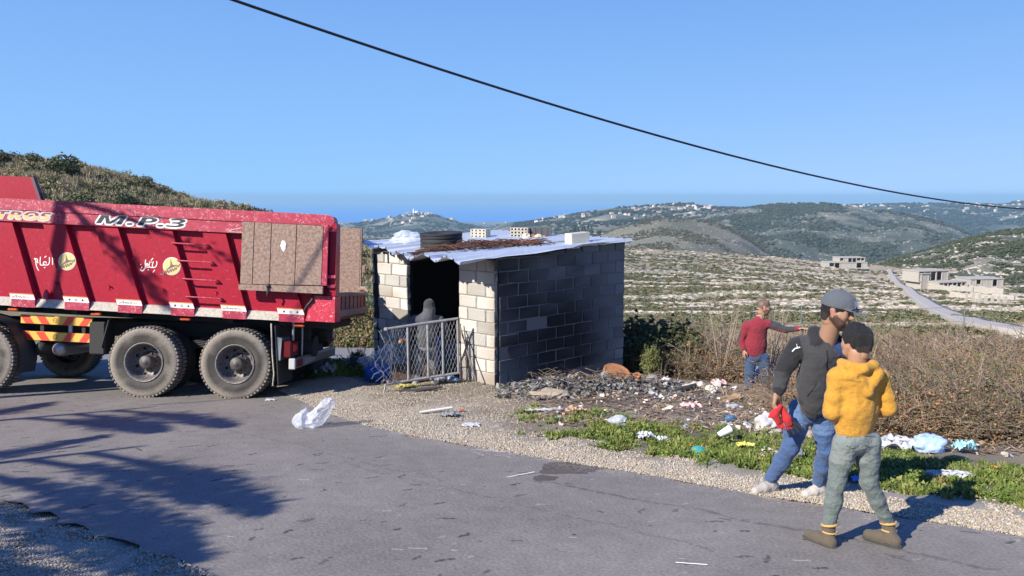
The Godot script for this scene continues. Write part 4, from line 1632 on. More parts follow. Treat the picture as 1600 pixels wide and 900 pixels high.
func before_the_door() -> void:
	var g := RandomNumberGenerator.new()
	g.seed = 31
	# ---- the gate: a pipe frame with chain link, torn loose on the left
	var t := thing("wire_gate", "bent grey pipe gate with torn chain link mesh leaning before the hut door", "gate", Vector3.ZERO)
	var tl := Vector3(-1.955, -0.243, -11.75)
	var tr := Vector3(-0.867, -0.148, -12.2)
	var bl := Vector3(-1.945, -1.102, -11.69)
	var br := Vector3(-0.855, -1.032, -12.17)
	var pipe := tri_map(mat(Color.WHITE, 0.5, 0.5), tex(95, 128, 0.05, [[0.0, Color(0.22, 0.17, 0.13)], [0.4, Color(0.36, 0.36, 0.35)], [1.0, Color(0.48, 0.48, 0.47)]], 3), 3.0)
	for seg in [[tl, tr, 0.022], [bl, br, 0.022]]:
		var mb := MB.new()
		mb.tube([seg[0], (seg[0] as Vector3).lerp(seg[1], 0.5) + Vector3(0, 0.004, 0), seg[1]], seg[2], 10)
		obj("rail", mb, pipe, t)
	for k in 4:
		var u: float = [0.29, 0.565, 0.775, 0.99][k]
		var mb := MB.new()
		mb.tube([bl.lerp(br, u) + Vector3(0, 0.022, 0.002), tl.lerp(tr, u) - Vector3(0, 0.022, 0)], 0.019, 10)
		obj("upright", mb, pipe, t)
	var foot := MB.new()
	foot.bar(bl + Vector3(-0.02, 0, 0.01), bl + Vector3(-0.05, -0.17, 0.05), 0.02, 0.02)
	obj("leg", foot, pipe, t)
	var hook := MB.new()
	hook.bar(tl + Vector3(-0.03, 0, 0), tl + Vector3(0.03, 0, 0), 0.06, 0.05, Vector3.UP, 0.01)
	obj("end_cap", hook, pipe, t)
	# chain link: zigzag wires
	var wire := MB.new()
	wire.col = Color(0.30, 0.31, 0.32)
	var nw := 30
	for i in nw * 2:
		var lean := 1.0 if i < nw else -1.0
		var k := i % nw
		var pts := []
		for j in 15:
			var v := j / 14.0
			var u := (k + 0.5) / nw * 1.5 - 0.25 + lean * v * 0.28 - (0.0 if lean > 0 else -0.03)
			if u > 0.985: u = 2.0
			if u < -0.09 - 0.10 * sin(v * PI): u = 2.0
			if u > 1.0:
				if pts.size() > 1: wire.tube(pts, 0.0032, 3, false)
				pts = []
				continue
			var loose := clampf(0.28 - u, 0.0, 0.4)
			var p := bl.lerp(br, u).lerp(tl.lerp(tr, u), v)
			p += Vector3(-loose * 0.16 * sin(v * 5.0 + k), -loose * 0.4 * v * (1.0 - v), loose * 0.5 * sin(v * PI) * (0.6 + 0.4 * sin(k * 1.7))) + Vector3(0, 0, 0.003 * lean)
			p += Vector3(g.randfn(), g.randfn(), g.randfn()) * 0.012 * loose * 4.0
			pts.append(p)
		if pts.size() > 1: wire.tube(pts, 0.0032, 3, false)
	var wm := obj("chain_link", wire, M.plain, t)
	wm.set_meta("kind", "stuff")
	# the post at the hut's corner and rods leaning there
	var rods := [["iron_rod", Vector3(-0.84, -1.36, -12.3), Vector3(-0.855, -0.28, -12.5), 0.013, "rusty rod standing upright against the gate end of the pale pillar", Color(0.16, 0.10, 0.07)],
		["iron_rod", Vector3(-0.745, -1.36, -12.4), Vector3(-0.75, -0.5, -12.5), 0.010, "thin brown rod upright against the middle of the pale pillar", Color(0.15, 0.09, 0.06)],
		["iron_rod", Vector3(-0.635, -1.36, -12.3), Vector3(-0.63, -0.68, -12.4), 0.009, "shortest dark rod against the pale pillar", Color(0.07, 0.055, 0.05)],
		["iron_rod", Vector3(-0.50, -1.38, -11.95), Vector3(-0.85, -0.33, -12.45), 0.014, "grey brown rod leaning diagonally across the foot of the pale pillar", Color(0.16, 0.14, 0.12)]]
	for r in rods:
		var mb := MB.new()
		mb.col = r[5]
		mb.cyl(r[1], r[2], r[3], r[3], 8)
		tag(obj(r[0], mb, M.plain), r[4], "rod")
	# the beam the gate leans on
	var wb := MB.new()
	wb.box(Vector3.ZERO, Vector3(0.72, 0.27, 0.24), 0.02)
	var wood := tri_map(mat(Color.WHITE, 0.9), tex(96, 256, 0.03, [[0.0, Color(0.05, 0.03, 0.022)], [0.5, Color(0.12, 0.075, 0.055)], [1.0, Color(0.2, 0.14, 0.10)]], 4), 1.6, false, M.fine, 2.0)
	var wo := tag(obj("timber_block", wb, wood), "heavy dark brown timber block lying under the wire gate", "timber")
	(wo as Node3D).transform = Transform3D(Basis(Vector3.UP, 0.13) * Basis(Vector3(0, 0, 1), 0.03), Vector3(-1.60, -1.08, -12.42))

# ---------------------------------------------------------------- the tipper truck
func speckled(base: Array, specks: int, sd: int, pale: Color, size := 1024, streaks := 60) -> ImageTexture:
	var t := tex(sd, size, 0.02, base, 5)
	var im := t.get_image()
	var g := RandomNumberGenerator.new()
	g.seed = sd
	var dens := noise_of(sd + 1, 0.006, 3)
	for k in specks:
		var x := g.randi() % size
		var y := g.randi() % size
		if dens.get_noise_2d(x, y) + g.randf_range(-0.35, 0.35) < -0.05: continue
		var r := 2 + int(pow(g.randf(), 3.0) * 11.0)
		var a := g.randf() * TAU
		var c := pale.lerp(Color(pale.r * 0.6, pale.g * 0.6, pale.b * 0.6), g.randf())
		for i in r * 2:
			var X := posmod(x + int(cos(a) * i * 0.9 + g.randfn() * 0.5), size)
			var Y := posmod(y + int(sin(a) * i * 0.9 + g.randfn() * 0.5), size)
			im.set_pixel(X, Y, im.get_pixel(X, Y).lerp(c.linear_to_srgb(), 0.85))
			im.set_pixel(X, (Y + 1) % size, im.get_pixel(X, (Y + 1) % size).lerp(c.linear_to_srgb(), 0.85))
			im.set_pixel((X + 1) % size, Y, im.get_pixel((X + 1) % size, Y).lerp(c.linear_to_srgb(), 0.7))
	for k in streaks:
		var x := g.randf() * size
		var y := g.randf() * size
		var l := g.randf_range(20, 160)
		var dy := g.randfn() * 0.12
		for i in int(l):
			var X := posmod(int(x + i), size)
			var Y := posmod(int(y + dy * i), size)
			im.set_pixel(X, Y, im.get_pixel(X, Y).lerp(pale.linear_to_srgb(), 0.16))
	return ImageTexture.create_from_image(im)

func bk(u: float, k: float, w: float) -> Vector3:      # a place on the tipper body, whose floor falls a little to the rear
	return Vector3(u, k - 0.036 * u, w)

func body_panel(mb: MB, corners: Array, w0: float, w1: float) -> void:
	var pg := PackedVector2Array()
	for c in corners:
		pg.append(Vector2(c[0], c[1] - 0.036 * c[0]))
	mb.prism(pg, w0, w1)

func ribbon(mb: MB, pts: Array, width: float, at: Vector3, scale: float, slope := -0.036) -> void:
	# strokes of paint, a millimetre or two thick
	for i in pts.size() - 1:
		var a: Vector2 = pts[i] * scale
		var b: Vector2 = pts[i + 1] * scale
		var d := (b - a).normalized()
		var s := Vector2(-d.y, d.x) * width * 0.5
		a -= d * width * 0.25
		b += d * width * 0.25
		var z := 0.002 + 0.0003 * (i % 3)
		var f := func(q: Vector2) -> Vector3: return at + Vector3(q.x, q.y + q.x * slope, z)
		mb.quad(f.call(a - s), f.call(b - s), f.call(b + s), f.call(a + s))

func lettering(text: String, height: float, slant: float, stretch: float) -> Array:
	# triangles of the word as points (x, y), left end at 0, foot at 0
	var f := SystemFont.new()
	f.font_names = PackedStringArray(["Droid Sans"])
	f.font_weight = 800
	var tm := TextMesh.new()
	tm.font = f
	tm.text = text
	tm.font_size = 64
	tm.pixel_size = 0.01
	tm.depth = 0.0
	tm.horizontal_alignment = HORIZONTAL_ALIGNMENT_LEFT
	var arr := tm.get_mesh_arrays()
	var vs: PackedVector3Array = arr[Mesh.ARRAY_VERTEX]
	var ids = arr[Mesh.ARRAY_INDEX]
	var order := PackedInt32Array(range(vs.size())) if ids == null else (ids as PackedInt32Array)
	var lo := Vector2(1e9, 1e9)
	var hi := Vector2(-1e9, -1e9)
	for v in vs:
		lo = lo.min(Vector2(v.x, v.y))
		hi = hi.max(Vector2(v.x, v.y))
	var k := height / (hi.y - lo.y)
	var out := []
	for i in range(0, order.size(), 3):
		var tri := PackedVector2Array()
		for j in 3:
			var v := vs[order[i + j]]
			var y := (v.y - lo.y) * k
			tri.append(Vector2((v.x - lo.x) * k * stretch + y * slant, y))
		if absf((tri[1] - tri[0]).cross(tri[2] - tri[0])) > 1e-9:
			out.append(tri)
	return out

func fit_letters(tris: Array, width: float) -> Array:
	var wmax := 0.0
	for tr in tris:
		for v in tr: wmax = maxf(wmax, v.x)
	var out := []
	for tr in tris:
		var pg := PackedVector2Array()
		for v in tr: pg.append(Vector2(v.x * width / wmax, v.y))
		out.append(pg)
	return out

func set_letters(mb: MB, tris: Array, at: Vector3, z: float, slope: float, off := Vector2.ZERO) -> void:
	for tr in tris:
		var a: Vector2 = tr[0] + off
		var b: Vector2 = tr[1] + off
		var d: Vector2 = tr[2] + off
		if (b - a).cross(d - a) < 0:
			var s := b
			b = d
			d = s
		mb.tri(at + Vector3(a.x, a.y + a.x * slope, z), at + Vector3(b.x, b.y + b.x * slope, z), at + Vector3(d.x, d.y + d.x * slope, z))

func clip_letters(tris: Array, y: float, above: bool) -> Array:
	var out := []
	var half := PackedVector2Array([Vector2(-50, y), Vector2(50, y), Vector2(50, 50), Vector2(-50, 50)]) if above else PackedVector2Array([Vector2(-50, -50), Vector2(50, -50), Vector2(50, y), Vector2(-50, y)])
	for tr in tris:
		for pg in Geometry2D.intersect_polygons(tr, half):
			for i in range(1, pg.size() - 1):
				out.append(PackedVector2Array([pg[0], pg[i], pg[i + 1]]))
	return out

func truck() -> void:
	var t := thing("tipper_truck", "red four axle tipper truck with battered body parked at the road junction", "truck", Vector3(-4.107, -1.3515, -12.395))
	t.basis = Basis(Vector3(0.99940, -0.01435, 0.03164), Vector3(0.01788, 0.99329, -0.11423), Vector3(-0.02979, 0.11473, 0.99295))
	var red := tri_map(mat(Color.WHITE, 0.42), speckled([[0.0, Color(0.26, 0.008, 0.020)], [0.5, Color(0.32, 0.0085, 0.027)], [1.0, Color(0.345, 0.011, 0.034)]], 420, 101, Color(0.56, 0.30, 0.32)), 0.55, false)
	red.metallic_specular = 0.35
	var worn := tri_map(mat(Color.WHITE, 0.5), speckled([[0.0, Color(0.28, 0.012, 0.036)], [0.6, Color(0.36, 0.018, 0.052)], [1.0, Color(0.44, 0.08, 0.11)]], 1300, 103, Color(0.7, 0.55, 0.52), 512, 40), 0.7, false)
	var rust := tri_map(mat(Color.WHITE, 0.85), speckled([[0.0, Color(0.15, 0.085, 0.065)], [0.45, Color(0.245, 0.165, 0.13)], [1.0, Color(0.33, 0.24, 0.195)]], 3400, 105, Color(0.55, 0.48, 0.43)), 0.8, false, M.fine, 0.25)
	var dust := tri_map(mat(Color.WHITE, 0.95), tex(107, 256, 0.04, [[0.0, Color(0.26, 0.22, 0.18)], [0.5, Color(0.42, 0.385, 0.33)], [1.0, Color(0.55, 0.51, 0.45)]], 4), 1.5)
	var chassis := mat(lin(0.022, 0.021, 0.022), 0.75)
	var white := mat(lin(0.72, 0.70, 0.66), 0.6)
	var navy := mat(lin(0.012, 0.014, 0.03), 0.5)
	# ---- chassis
	var ch := MB.new()
	for s in [-0.42, 0.42]:
		ch.box(Vector3(-2.9, 0.98, s), Vector3(7.6, 0.24, 0.08), 0.01)
	obj("chassis_rail", ch, chassis, t)
	for u in [-6.0, -4.6, -3.1, -2.3, -0.7, 0.75]:
		var mb := MB.new()
		mb.box(Vector3(u, 0.95, 0), Vector3(0.10, 0.20, 0.76), 0.01)
		obj("cross_member", mb, chassis, t)
	var sub := MB.new()
	body_panel(sub, [[-5.5, 1.09], [1.28, 1.09], [1.28, 1.296], [-5.5, 1.296]], -0.62, 0.62)
	obj("subframe", sub, chassis, t)
	# ---- wheels
	var outer := []
	for ax in [[0.0, true], [-1.38, true], [-3.9, false], [-5.75, false]]:
		var am := MB.new()
		am.cyl(Vector3(ax[0], 0.53, -1.0), Vector3(ax[0], 0.53, 1.0), 0.075, 0.075, 10)
		if ax[1]:
			am.blob(Vector3(ax[0], 0.55, 0), Vector3(0.24, 0.24, 0.22), noise_of(3, 0.5, 1), 0.05)
		obj("axle", am, chassis, t)
		for s in [1.0, -1.0]:
			wheel(t, Vector3(ax[0], 0.53, s * 1.10), s, ax[1], outer.size() == 0)
			if ax[1]:
				var iw := tyre_mesh(0.53, 0.28, 0.29)
				for i in iw.v.size(): iw.c[i] = Color(0.03, 0.028, 0.027)
				var io := obj("inner_tyre", iw, M.plain, t)
				io.position = Vector3(ax[0], 0.53, s * 0.76)
				io.rotation.x = PI / 2
	# springs over the rear axles, spare odds and ends that fill the underside
	for s in [-0.62, 0.62]:
		for j in 5:
			var mb := MB.new()
			var l := 0.75 - j * 0.11
			mb.tube([Vector3(-0.69 - l, 0.66 + j * 0.03, s), Vector3(-0.69, 0.74 + j * 0.035, s), Vector3(-0.69 + l, 0.66 + j * 0.03, s)], 0.02, 4)
			obj("spring_leaf", mb, chassis, t)
	var ram := MB.new()
	ram.cyl(Vector3(-4.6, 0.9, 0), Vector3(-5.1, 2.3, 0), 0.13, 0.13, 14)
	obj("tipping_ram", ram, M.steel, t)
	# ---- tipper body: floor, far side, front, near side
	var floor_b := MB.new()
	body_panel(floor_b, [[-5.55, 1.30], [1.46, 1.30], [1.46, 1.40], [-5.55, 1.40]], -1.16, 1.08)
	obj("bed_floor", floor_b, rust, t)
	for u in [-5.0, -4.2, -3.4, -2.6, -1.8, -1.0, -0.2, 0.6]:
		var mb := MB.new()
		body_panel(mb, [[u, 1.13], [u + 0.09, 1.13], [u + 0.09, 1.297], [u, 1.297]], -1.12, 1.05)
		obj("floor_beam", mb, chassis, t)
	var far := MB.new()
	body_panel(far, [[-5.6, 1.405], [1.30, 1.405], [1.30, 2.80], [-5.6, 2.80]], -1.25, -1.16)
	obj("far_side", far, rust, t)
	var frt := MB.new()
	body_panel(frt, [[-5.68, 1.30], [-5.60, 1.30], [-5.60, 3.0], [-5.68, 3.0]], -1.25, 1.16)
	obj("front_wall", frt, red, t)
	var guard := MB.new()
	guard.prism(PackedVector2Array([Vector2(-6.6, 2.98), Vector2(-4.53, 2.98), Vector2(-4.57, 3.22), Vector2(-4.75, 3.60), Vector2(-6.6, 3.66)]), -1.30, -1.256)
	part_label(obj("side_guard", guard, red, t), "raised red guard plate at the front of the tipper body")
	var glip := MB.new()
	glip.bar(Vector3(-4.53, 2.98, -1.24), Vector3(-4.75, 3.60, -1.24), 0.09, 0.05)
	obj("guard_edge", glip, mat(lin(0.10, 0.03, 0.05), 0.5), t)
	# near side: the sunk panel with its ribs
	var side := MB.new()
	body_panel(side, [[-5.6, 1.25], [1.44, 1.25], [1.44, 2.60], [-5.6, 2.60]], 1.085, 1.115)
	var side_o := obj("side_panel", side, red, t)
	var rail := MB.new()
	body_panel(rail, [[-5.68, 2.485], [1.44, 2.485], [1.44, 2.655], [-5.68, 2.655]], 1.117, 1.235)
	obj("top_rail", rail, worn, t)
	var lip := MB.new()
	body_panel(lip, [[-5.68, 2.659], [1.40, 2.659], [1.455, 2.68], [1.47, 2.75], [1.44, 2.80], [1.36, 2.825], [-5.68, 2.825]], 1.05, 1.252)
	obj("top_edge", lip, worn, t)
	var ribs := [[-4.60, -4.23, -4.24, -3.87], [-3.79, -3.43, -3.43, -3.06], [-2.98, -2.61, -2.61, -2.23], [-2.18, -1.81, -1.80, -1.42], [-1.36, -0.98, -0.99, -0.63], [-0.55, -0.17, -0.21, 0.16], [0.27, 0.64, 0.64, 1.03]]
	for r in ribs:
		var mb := MB.new()
		var pg := [[r[0], 2.483], [r[1], 2.483], [r[3], 1.325], [r[2], 1.325]]
		# a pressed rib: the face narrower than the foot, its sides raked
		var f := []
		var b := []
		for i in 4:
			var c: Array = pg[i]
			var du := 0.012 if i == 0 or i == 3 else -0.012
			f.append(bk(c[0] + du, c[1], 1.205))
			b.append(bk(c[0], c[1], 1.116))
		mb.face(f[3], f[2], f[1], f[0], Vector3(0, 0, 1))
		mb.face(f[0], f[3], b[3], b[0], Vector3(-1, 0, 0))
		mb.face(f[1], f[2], b[2], b[1], Vector3(1, 0, 0))
		mb.face(f[3], f[2], b[2], b[3], Vector3(0, -1, 0))
		obj("side_rib", mb, red, t)
	# the bottom rail: red under the ribs, dusty between them
	for i in ribs.size():
		var r: Array = ribs[i]
		var mb := MB.new()
		body_panel(mb, [[r[2] + 0.004, 1.205], [r[3] - 0.004, 1.205], [r[3] - 0.004, 1.32], [r[2] + 0.004, 1.32]], 1.117, 1.21)
		obj("bottom_rail", mb, worn, t)
		if i + 1 < ribs.size():
			var n: Array = ribs[i + 1]
			var m2 := MB.new()
			var a := bk(r[3], 1.215, 1.205)
			var b := bk(n[2], 1.215, 1.205)
			var c := bk(n[2], 1.335, 1.15)
			var d := bk(r[3], 1.335, 1.15)
			m2.face(a, b, c, d, Vector3(0, 0, 1))
			var e := Vector3(0, 0.012, -0.045)
			m2.face(d, c, c + e, d + e, Vector3(0, 1, 0))
			m2.face(a, b, Vector3(b.x, b.y, 1.117), Vector3(a.x, a.y, 1.117), Vector3(0, -1, 0))
			part_label(obj("bottom_rail", m2, dust, t), "dust covered stretch of the bottom rail")
		# sticker plate
		if i == 6 or i == 0 or true:
			var s := MB.new()
			body_panel(s, [[r[2] + 0.0, 1.322], [r[3], 1.322], [r[3] - 0.028, 1.405], [r[2] - 0.028, 1.405]], 1.206, 1.212)
			var plate := obj("sticker_plate", s, white, t)
			var o := MB.new()
			body_panel(o, [[r[2] - 0.024, 1.395], [r[3] - 0.026, 1.395], [r[3] - 0.03, 1.409], [r[2] - 0.03, 1.409]], 1.2125, 1.2145)
			obj("orange_line", o, mat(lin(0.6, 0.22, 0.05), 0.6), plate)
			var marks := MB.new()
			var mid := (float(r[2]) + float(r[3])) * 0.5 - 0.012
			if i % 2 == 0:
				for q in [-0.10, 0.0, 0.10]:
					star(marks, bk(mid + q, 1.356, 1.2125), 0.025, q == 0.0)
			else:
				ribbon(marks, [Vector2(0, 0), Vector2(0.02, 0.035), Vector2(0.035, 0.04), Vector2(0.03, 0.0), Vector2(0.055, 0.02), Vector2(0.075, 0.022), Vector2(0.07, 0.0), Vector2(0.10, 0.024), Vector2(0.105, 0.0), Vector2(0.13, 0.022), Vector2(0.15, 0.02), Vector2(0.145, 0.0), Vector2(0.17, 0.024), Vector2(0.19, 0.02), Vector2(0.20, 0.002), Vector2(0.24, 0.012)], 0.006, bk(mid - 0.12, 1.342, 1.2115), 1.0)
				ribbon(marks, [Vector2(-0.04, 0.005), Vector2(-0.025, 0.02), Vector2(-0.005, 0.012), Vector2(-0.02, -0.002), Vector2(-0.04, 0.005)], 0.005, bk(mid - 0.12, 1.342, 1.2115), 1.0)
			obj("print", marks, navy, plate)
	# ---- rear corner: post, lower box, rear beam
	var post := MB.new()
	body_panel(post, [[1.40, 1.63], [1.50, 1.63], [1.50, 2.68], [1.475, 2.72], [1.42, 2.655], [1.40, 2.655]], 1.02, 1.245)
	obj("rear_post", post, red, t)
	var post2 := MB.new()
	body_panel(post2, [[1.24, 1.63], [1.325, 1.63], [1.325, 2.80], [1.24, 2.80]], -1.262, -1.166)
	obj("rear_post", post2, rust, t)
	var lowbox := MB.new()
	body_panel(lowbox, [[1.05, 1.235], [1.49, 1.235], [1.49, 1.62], [1.15, 1.62]], 0.9, 1.235)
	part_label(obj("corner_plate", lowbox, tri_map(mat(Color.WHITE, 0.5), speckled([[0.0, Color(0.42, 0.014, 0.04)], [0.75, Color(0.50, 0.02, 0.05)], [0.9, Color(0.66, 0.5, 0.48)], [1.0, Color(0.7, 0.6, 0.58)]], 900, 109, Color(0.7, 0.6, 0.58), 512), 1.5), t), "red rear corner plate with peeling white scuffs")
	var beam := MB.new()
	body_panel(beam, [[1.30, 1.24], [1.40, 1.24], [1.40, 1.61], [1.30, 1.61]], -1.25, 0.895)
	obj("rear_beam", beam, tri_map(mat(Color.WHITE, 0.6), speckled([[0.0, Color(0.13, 0.012, 0.022)], [0.6, Color(0.25, 0.02, 0.04)], [1.0, Color(0.22, 0.11, 0.09)]], 1500, 111, Color(0.4, 0.32, 0.28), 512), 1.2), t)
	for k in 8:
		var mb := MB.new()
		body_panel(mb, [[1.402, 1.26], [1.415, 1.26], [1.415, 1.60], [1.402, 1.60]], -1.15 + k * 0.27, -1.12 + k * 0.27)
		obj("beam_rib", mb, rust, t)
	var trim := MB.new()
	body_panel(trim, [[1.28, 1.612], [1.43, 1.612], [1.43, 1.66], [1.28, 1.66]], -1.24, 0.98)
	obj("rear_sill", trim, rust, t)
	# ---- the tailgate leaf folded along the side: boards in a frame
	var cuts := [0.105, 0.29, 0.545, 0.92, 1.318]
	for k in 4:
		var mb := MB.new()
		mb.prism(PackedVector2Array([Vector2(cuts[k] + 0.006 - 0.008, 1.735), Vector2(cuts[k + 1] - 0.006 - 0.008, 1.73), Vector2(cuts[k + 1] - 0.006 + 0.012, 2.645 - 0.012 * k), Vector2(cuts[k] + 0.006 + 0.012, 2.655 - 0.012 * k)]), 1.30, 1.335)
		obj("tailgate_panel", mb, rust, t)
	var back := MB.new()
	back.prism(PackedVector2Array([Vector2(0.11, 1.66), Vector2(1.33, 1.62), Vector2(1.37, 2.6), Vector2(0.13, 2.64)]), 1.27, 1.302)
	obj("tailgate_frame", back, rust, t)
	var chan := MB.new()
	chan.prism(PackedVector2Array([Vector2(0.085, 1.645), Vector2(1.335, 1.605), Vector2(1.336, 1.715), Vector2(0.09, 1.725)]), 1.303, 1.36)
	obj("tailgate_channel", chan, rust, t)
	var red_strip := MB.new()
	red_strip.prism(PackedVector2Array([Vector2(1.318, 1.73), Vector2(1.392, 1.73), Vector2(1.405, 2.61), Vector2(1.336, 2.612)]), 1.30, 1.345)
	part_label(obj("tailgate_edge", red_strip, worn, t), "faded red edge strip of the rusty tailgate")
	var toprim := MB.new()
	toprim.bar(Vector3(0.11, 2.668, 1.32), Vector3(1.40, 2.618, 1.32), 0.05, 0.02)
	obj("tailgate_rim", toprim, worn, t)
	for hgt in [2.55, 1.86, 1.72]:
		var mb := MB.new()
		mb.bar(Vector3(1.38, hgt, 1.28), Vector3(1.51, hgt - 0.004, 1.26), 0.05, 0.05, Vector3.UP, 0.008)
		obj("hinge", mb, worn, t)
	var latch := MB.new()
	latch.tube([Vector3(0.52, 1.70, 1.365), Vector3(0.535, 1.63, 1.40), Vector3(0.525, 1.56, 1.385)], 0.014, 6)
	latch.blob(Vector3(0.53, 1.705, 1.37), Vector3(0.035, 0.03, 0.03), noise_of(9, 0.5, 1), 0.1)
	obj("latch", latch, M.black, t)
	var dung := MB.new()
	dung.blob(Vector3(0.74, 2.3, 1.337), Vector3(0.045, 0.075, 0.006), noise_of(19, 1.2, 2), 0.5)
	part_label(obj("plaster_smear", dung, white, t), "white plaster smear on the rusty tailgate leaf")
	var hose := MB.new()
	hose.tube([Vector3(1.18, 1.62, 1.20), Vector3(1.15, 1.5, 1.26), Vector3(1.08, 1.42, 1.25), Vector3(1.03, 1.34, 1.22)], 0.022, 6)
	obj("hose", hose, M.black, t)
	var claw := MB.new()
	claw.tube([Vector3(1.30, 1.66, -1.2), Vector3(1.40, 1.68, -1.15), Vector3(1.48, 1.62, -1.1)], [0.05, 0.045, 0.02], 6)
	claw.box(Vector3(1.355, 2.02, -1.22), Vector3(0.09, 0.14, 0.08), 0.01)
	obj("tailgate_hook", claw, rust, t)
	# ---- rungs of the side ladder, and lashing hooks
	for r in [[-0.97, -0.44, 2.32], [-0.88, -0.36, 2.06], [-0.80, -0.28, 1.79], [-0.745, -0.22, 1.525]]:
		var mb := MB.new()
		mb.tube([Vector3(r[0], r[2], 1.2), Vector3(r[0] + 0.005, r[2], 1.265), Vector3(r[1], r[2] - 0.02, 1.265), Vector3(r[1], r[2] - 0.02, 1.2)], 0.014, 6)
		obj("ladder_rung", mb, worn, t)
	for u in [-4.02, -2.78, -1.97, -1.15, -0.34]:
		var mb := MB.new()
		mb.tube([bk(u, 1.58, 1.115), bk(u - 0.01, 1.60, 1.17), bk(u + 0.025, 1.58, 1.19), bk(u + 0.03, 1.53, 1.18)], 0.012, 5)
		obj("lashing_hook", mb, red, t)
	var ear := MB.new()
	ear.prism(PackedVector2Array([Vector2(-2.95, 1.34 + 0.106), Vector2(-2.88, 1.34 + 0.104), Vector2(-2.88, 1.44 + 0.1), Vector2(-2.915, 1.49 + 0.1), Vector2(-2.945, 1.42 + 0.1)]), 1.15, 1.20)
	obj("lashing_ear", ear, worn, t)
	# ---- lettering and badges
	var big := lettering("M.P.3", 0.128, 0.34, 1.62)
	big = fit_letters(big, 1.36)
	var base := Vector3(-2.13, 2.522 + 0.036 * 2.13, 1.2352)
	var ol := MB.new()
	for k in 12:
		set_letters(ol, big, base, 0.001 + 0.0004 * k, -0.036, Vector2(cos(TAU * k / 12), sin(TAU * k / 12)) * 0.026)
	part_label(obj("lettering_outline", ol, white, t), "white outline of the painted letters M.P.3")
	var nl := MB.new()
	set_letters(nl, big, base, 0.0075, -0.036)
	part_label(obj("lettering", nl, navy, t), "dark italic letters M.P.3 on the red top rail")
	var act := lettering("ACTROS", 0.115, 0.34, 1.55)
	act = fit_letters(act, 1.32)
	base = Vector3(-4.13, 2.525 + 0.036 * 4.13, 1.2352)
	var ol2 := MB.new()
	for k in 12:
		set_letters(ol2, act, base, 0.001 + 0.0004 * k, -0.036, Vector2(cos(TAU * k / 12), sin(TAU * k / 12)) * 0.024)
	part_label(obj("lettering_outline", ol2, mat(lin(0.50, 0.46, 0.44), 0.6), t), "grey outline of the two tone letters at the front of the top rail")
	var up := MB.new()
	set_letters(up, clip_letters(act, 0.062, true), base, 0.0075, -0.036)
	obj("lettering", up, mat(lin(0.22, 0.012, 0.03), 0.5), t)
	var dn := MB.new()
	set_letters(dn, clip_letters(act, 0.062, false), base, 0.0075, -0.036)
	obj("lettering", dn, mat(lin(0.62, 0.42, 0.10), 0.5), t)
	var pencil := MB.new()
	ribbon(pencil, [Vector2(0, 0.02), Vector2(0.22, 0.075), Vector2(0.3, 0.07), Vector2(0.3, 0.0), Vector2(0.02, 0.0), Vector2(0, 0.02)], 0.012, bk(-0.12, 2.50, 1.2352), 1.0)
	obj("painted_arrow", pencil, dust, t)
	# the painted words
	var ar := MB.new()
	var s := 0.00128
	var at := Vector3(-1.51, 1.97, 1.1155)
	var o0 := Vector2(240, 262)
	for st in [[[435, 195], [438, 225], [430, 252], [412, 268], [388, 270], [384, 240], [395, 200]], [[388, 270], [350, 268], [330, 270]], [[350, 222], [344, 245], [346, 268]], [[330, 232], [318, 225], [312, 240], [325, 252], [334, 240]], [[330, 270], [302, 268], [298, 225], [303, 185]], [[302, 268], [292, 292], [268, 318], [248, 312], [243, 300]], [[390, 160], [368, 188]], [[412, 300], [394, 326]], [[372, 206], [366, 212]], [[352, 204], [346, 210]], [[338, 298], [330, 304]], [[250, 236], [244, 248]], [[262, 270], [252, 284]]]:
		var pts := []
		for q in st: pts.append(Vector2(q[0] - o0.x, -(q[1] - o0.y)))
		ribbon(ar, pts, 0.0135, at, s)
	part_label(obj("painted_word", ar, white, t), "white hand painted Arabic word on the red side, near the ladder")
	var ar2 := MB.new()
	at = Vector3(-3.14, 1.99, 1.1155)
	o0 = Vector2(337, 225)
	for st in [[[553, 152], [556, 232]], [[516, 150], [518, 205], [508, 234], [484, 243], [462, 240]], [[462, 240], [442, 226], [452, 204], [476, 206], [482, 222]], [[462, 242], [430, 246], [408, 244], [404, 200], [408, 150]], [[382, 222], [360, 208], [346, 186], [352, 172], [372, 178], [376, 200], [352, 212], [356, 240], [372, 285], [390, 312]], [[478, 136], [458, 152]], [[466, 268], [456, 276]], [[340, 168], [334, 180]]]:
		var pts := []
		for q in st: pts.append(Vector2(q[0] - o0.x, -(q[1] - o0.y)))
		ribbon(ar2, pts, 0.0135, at, s)
	part_label(obj("painted_word", ar2, white, t), "white hand painted Arabic word on the red side, towards the cab")
	badge(t, Vector3(-2.58, 2.02, 1.2055))
	badge(t, Vector3(-0.985, 1.975, 1.2055))
	badge(t, Vector3(-4.18, 2.07, 1.2055))
	# ---- marker lamps under the rail
	var amber := mat(lin(0.55, 0.10, 0.03), 0.25)
	for u in [-3.45, -2.17, -0.80, 0.93]:
		var mb := MB.new()
		mb.box(Vector3(u, 1.155 - 0.036 * u, 1.13), Vector3(0.16, 0.045, 0.05), 0.015)
		obj("marker_lamp", mb, amber, t)
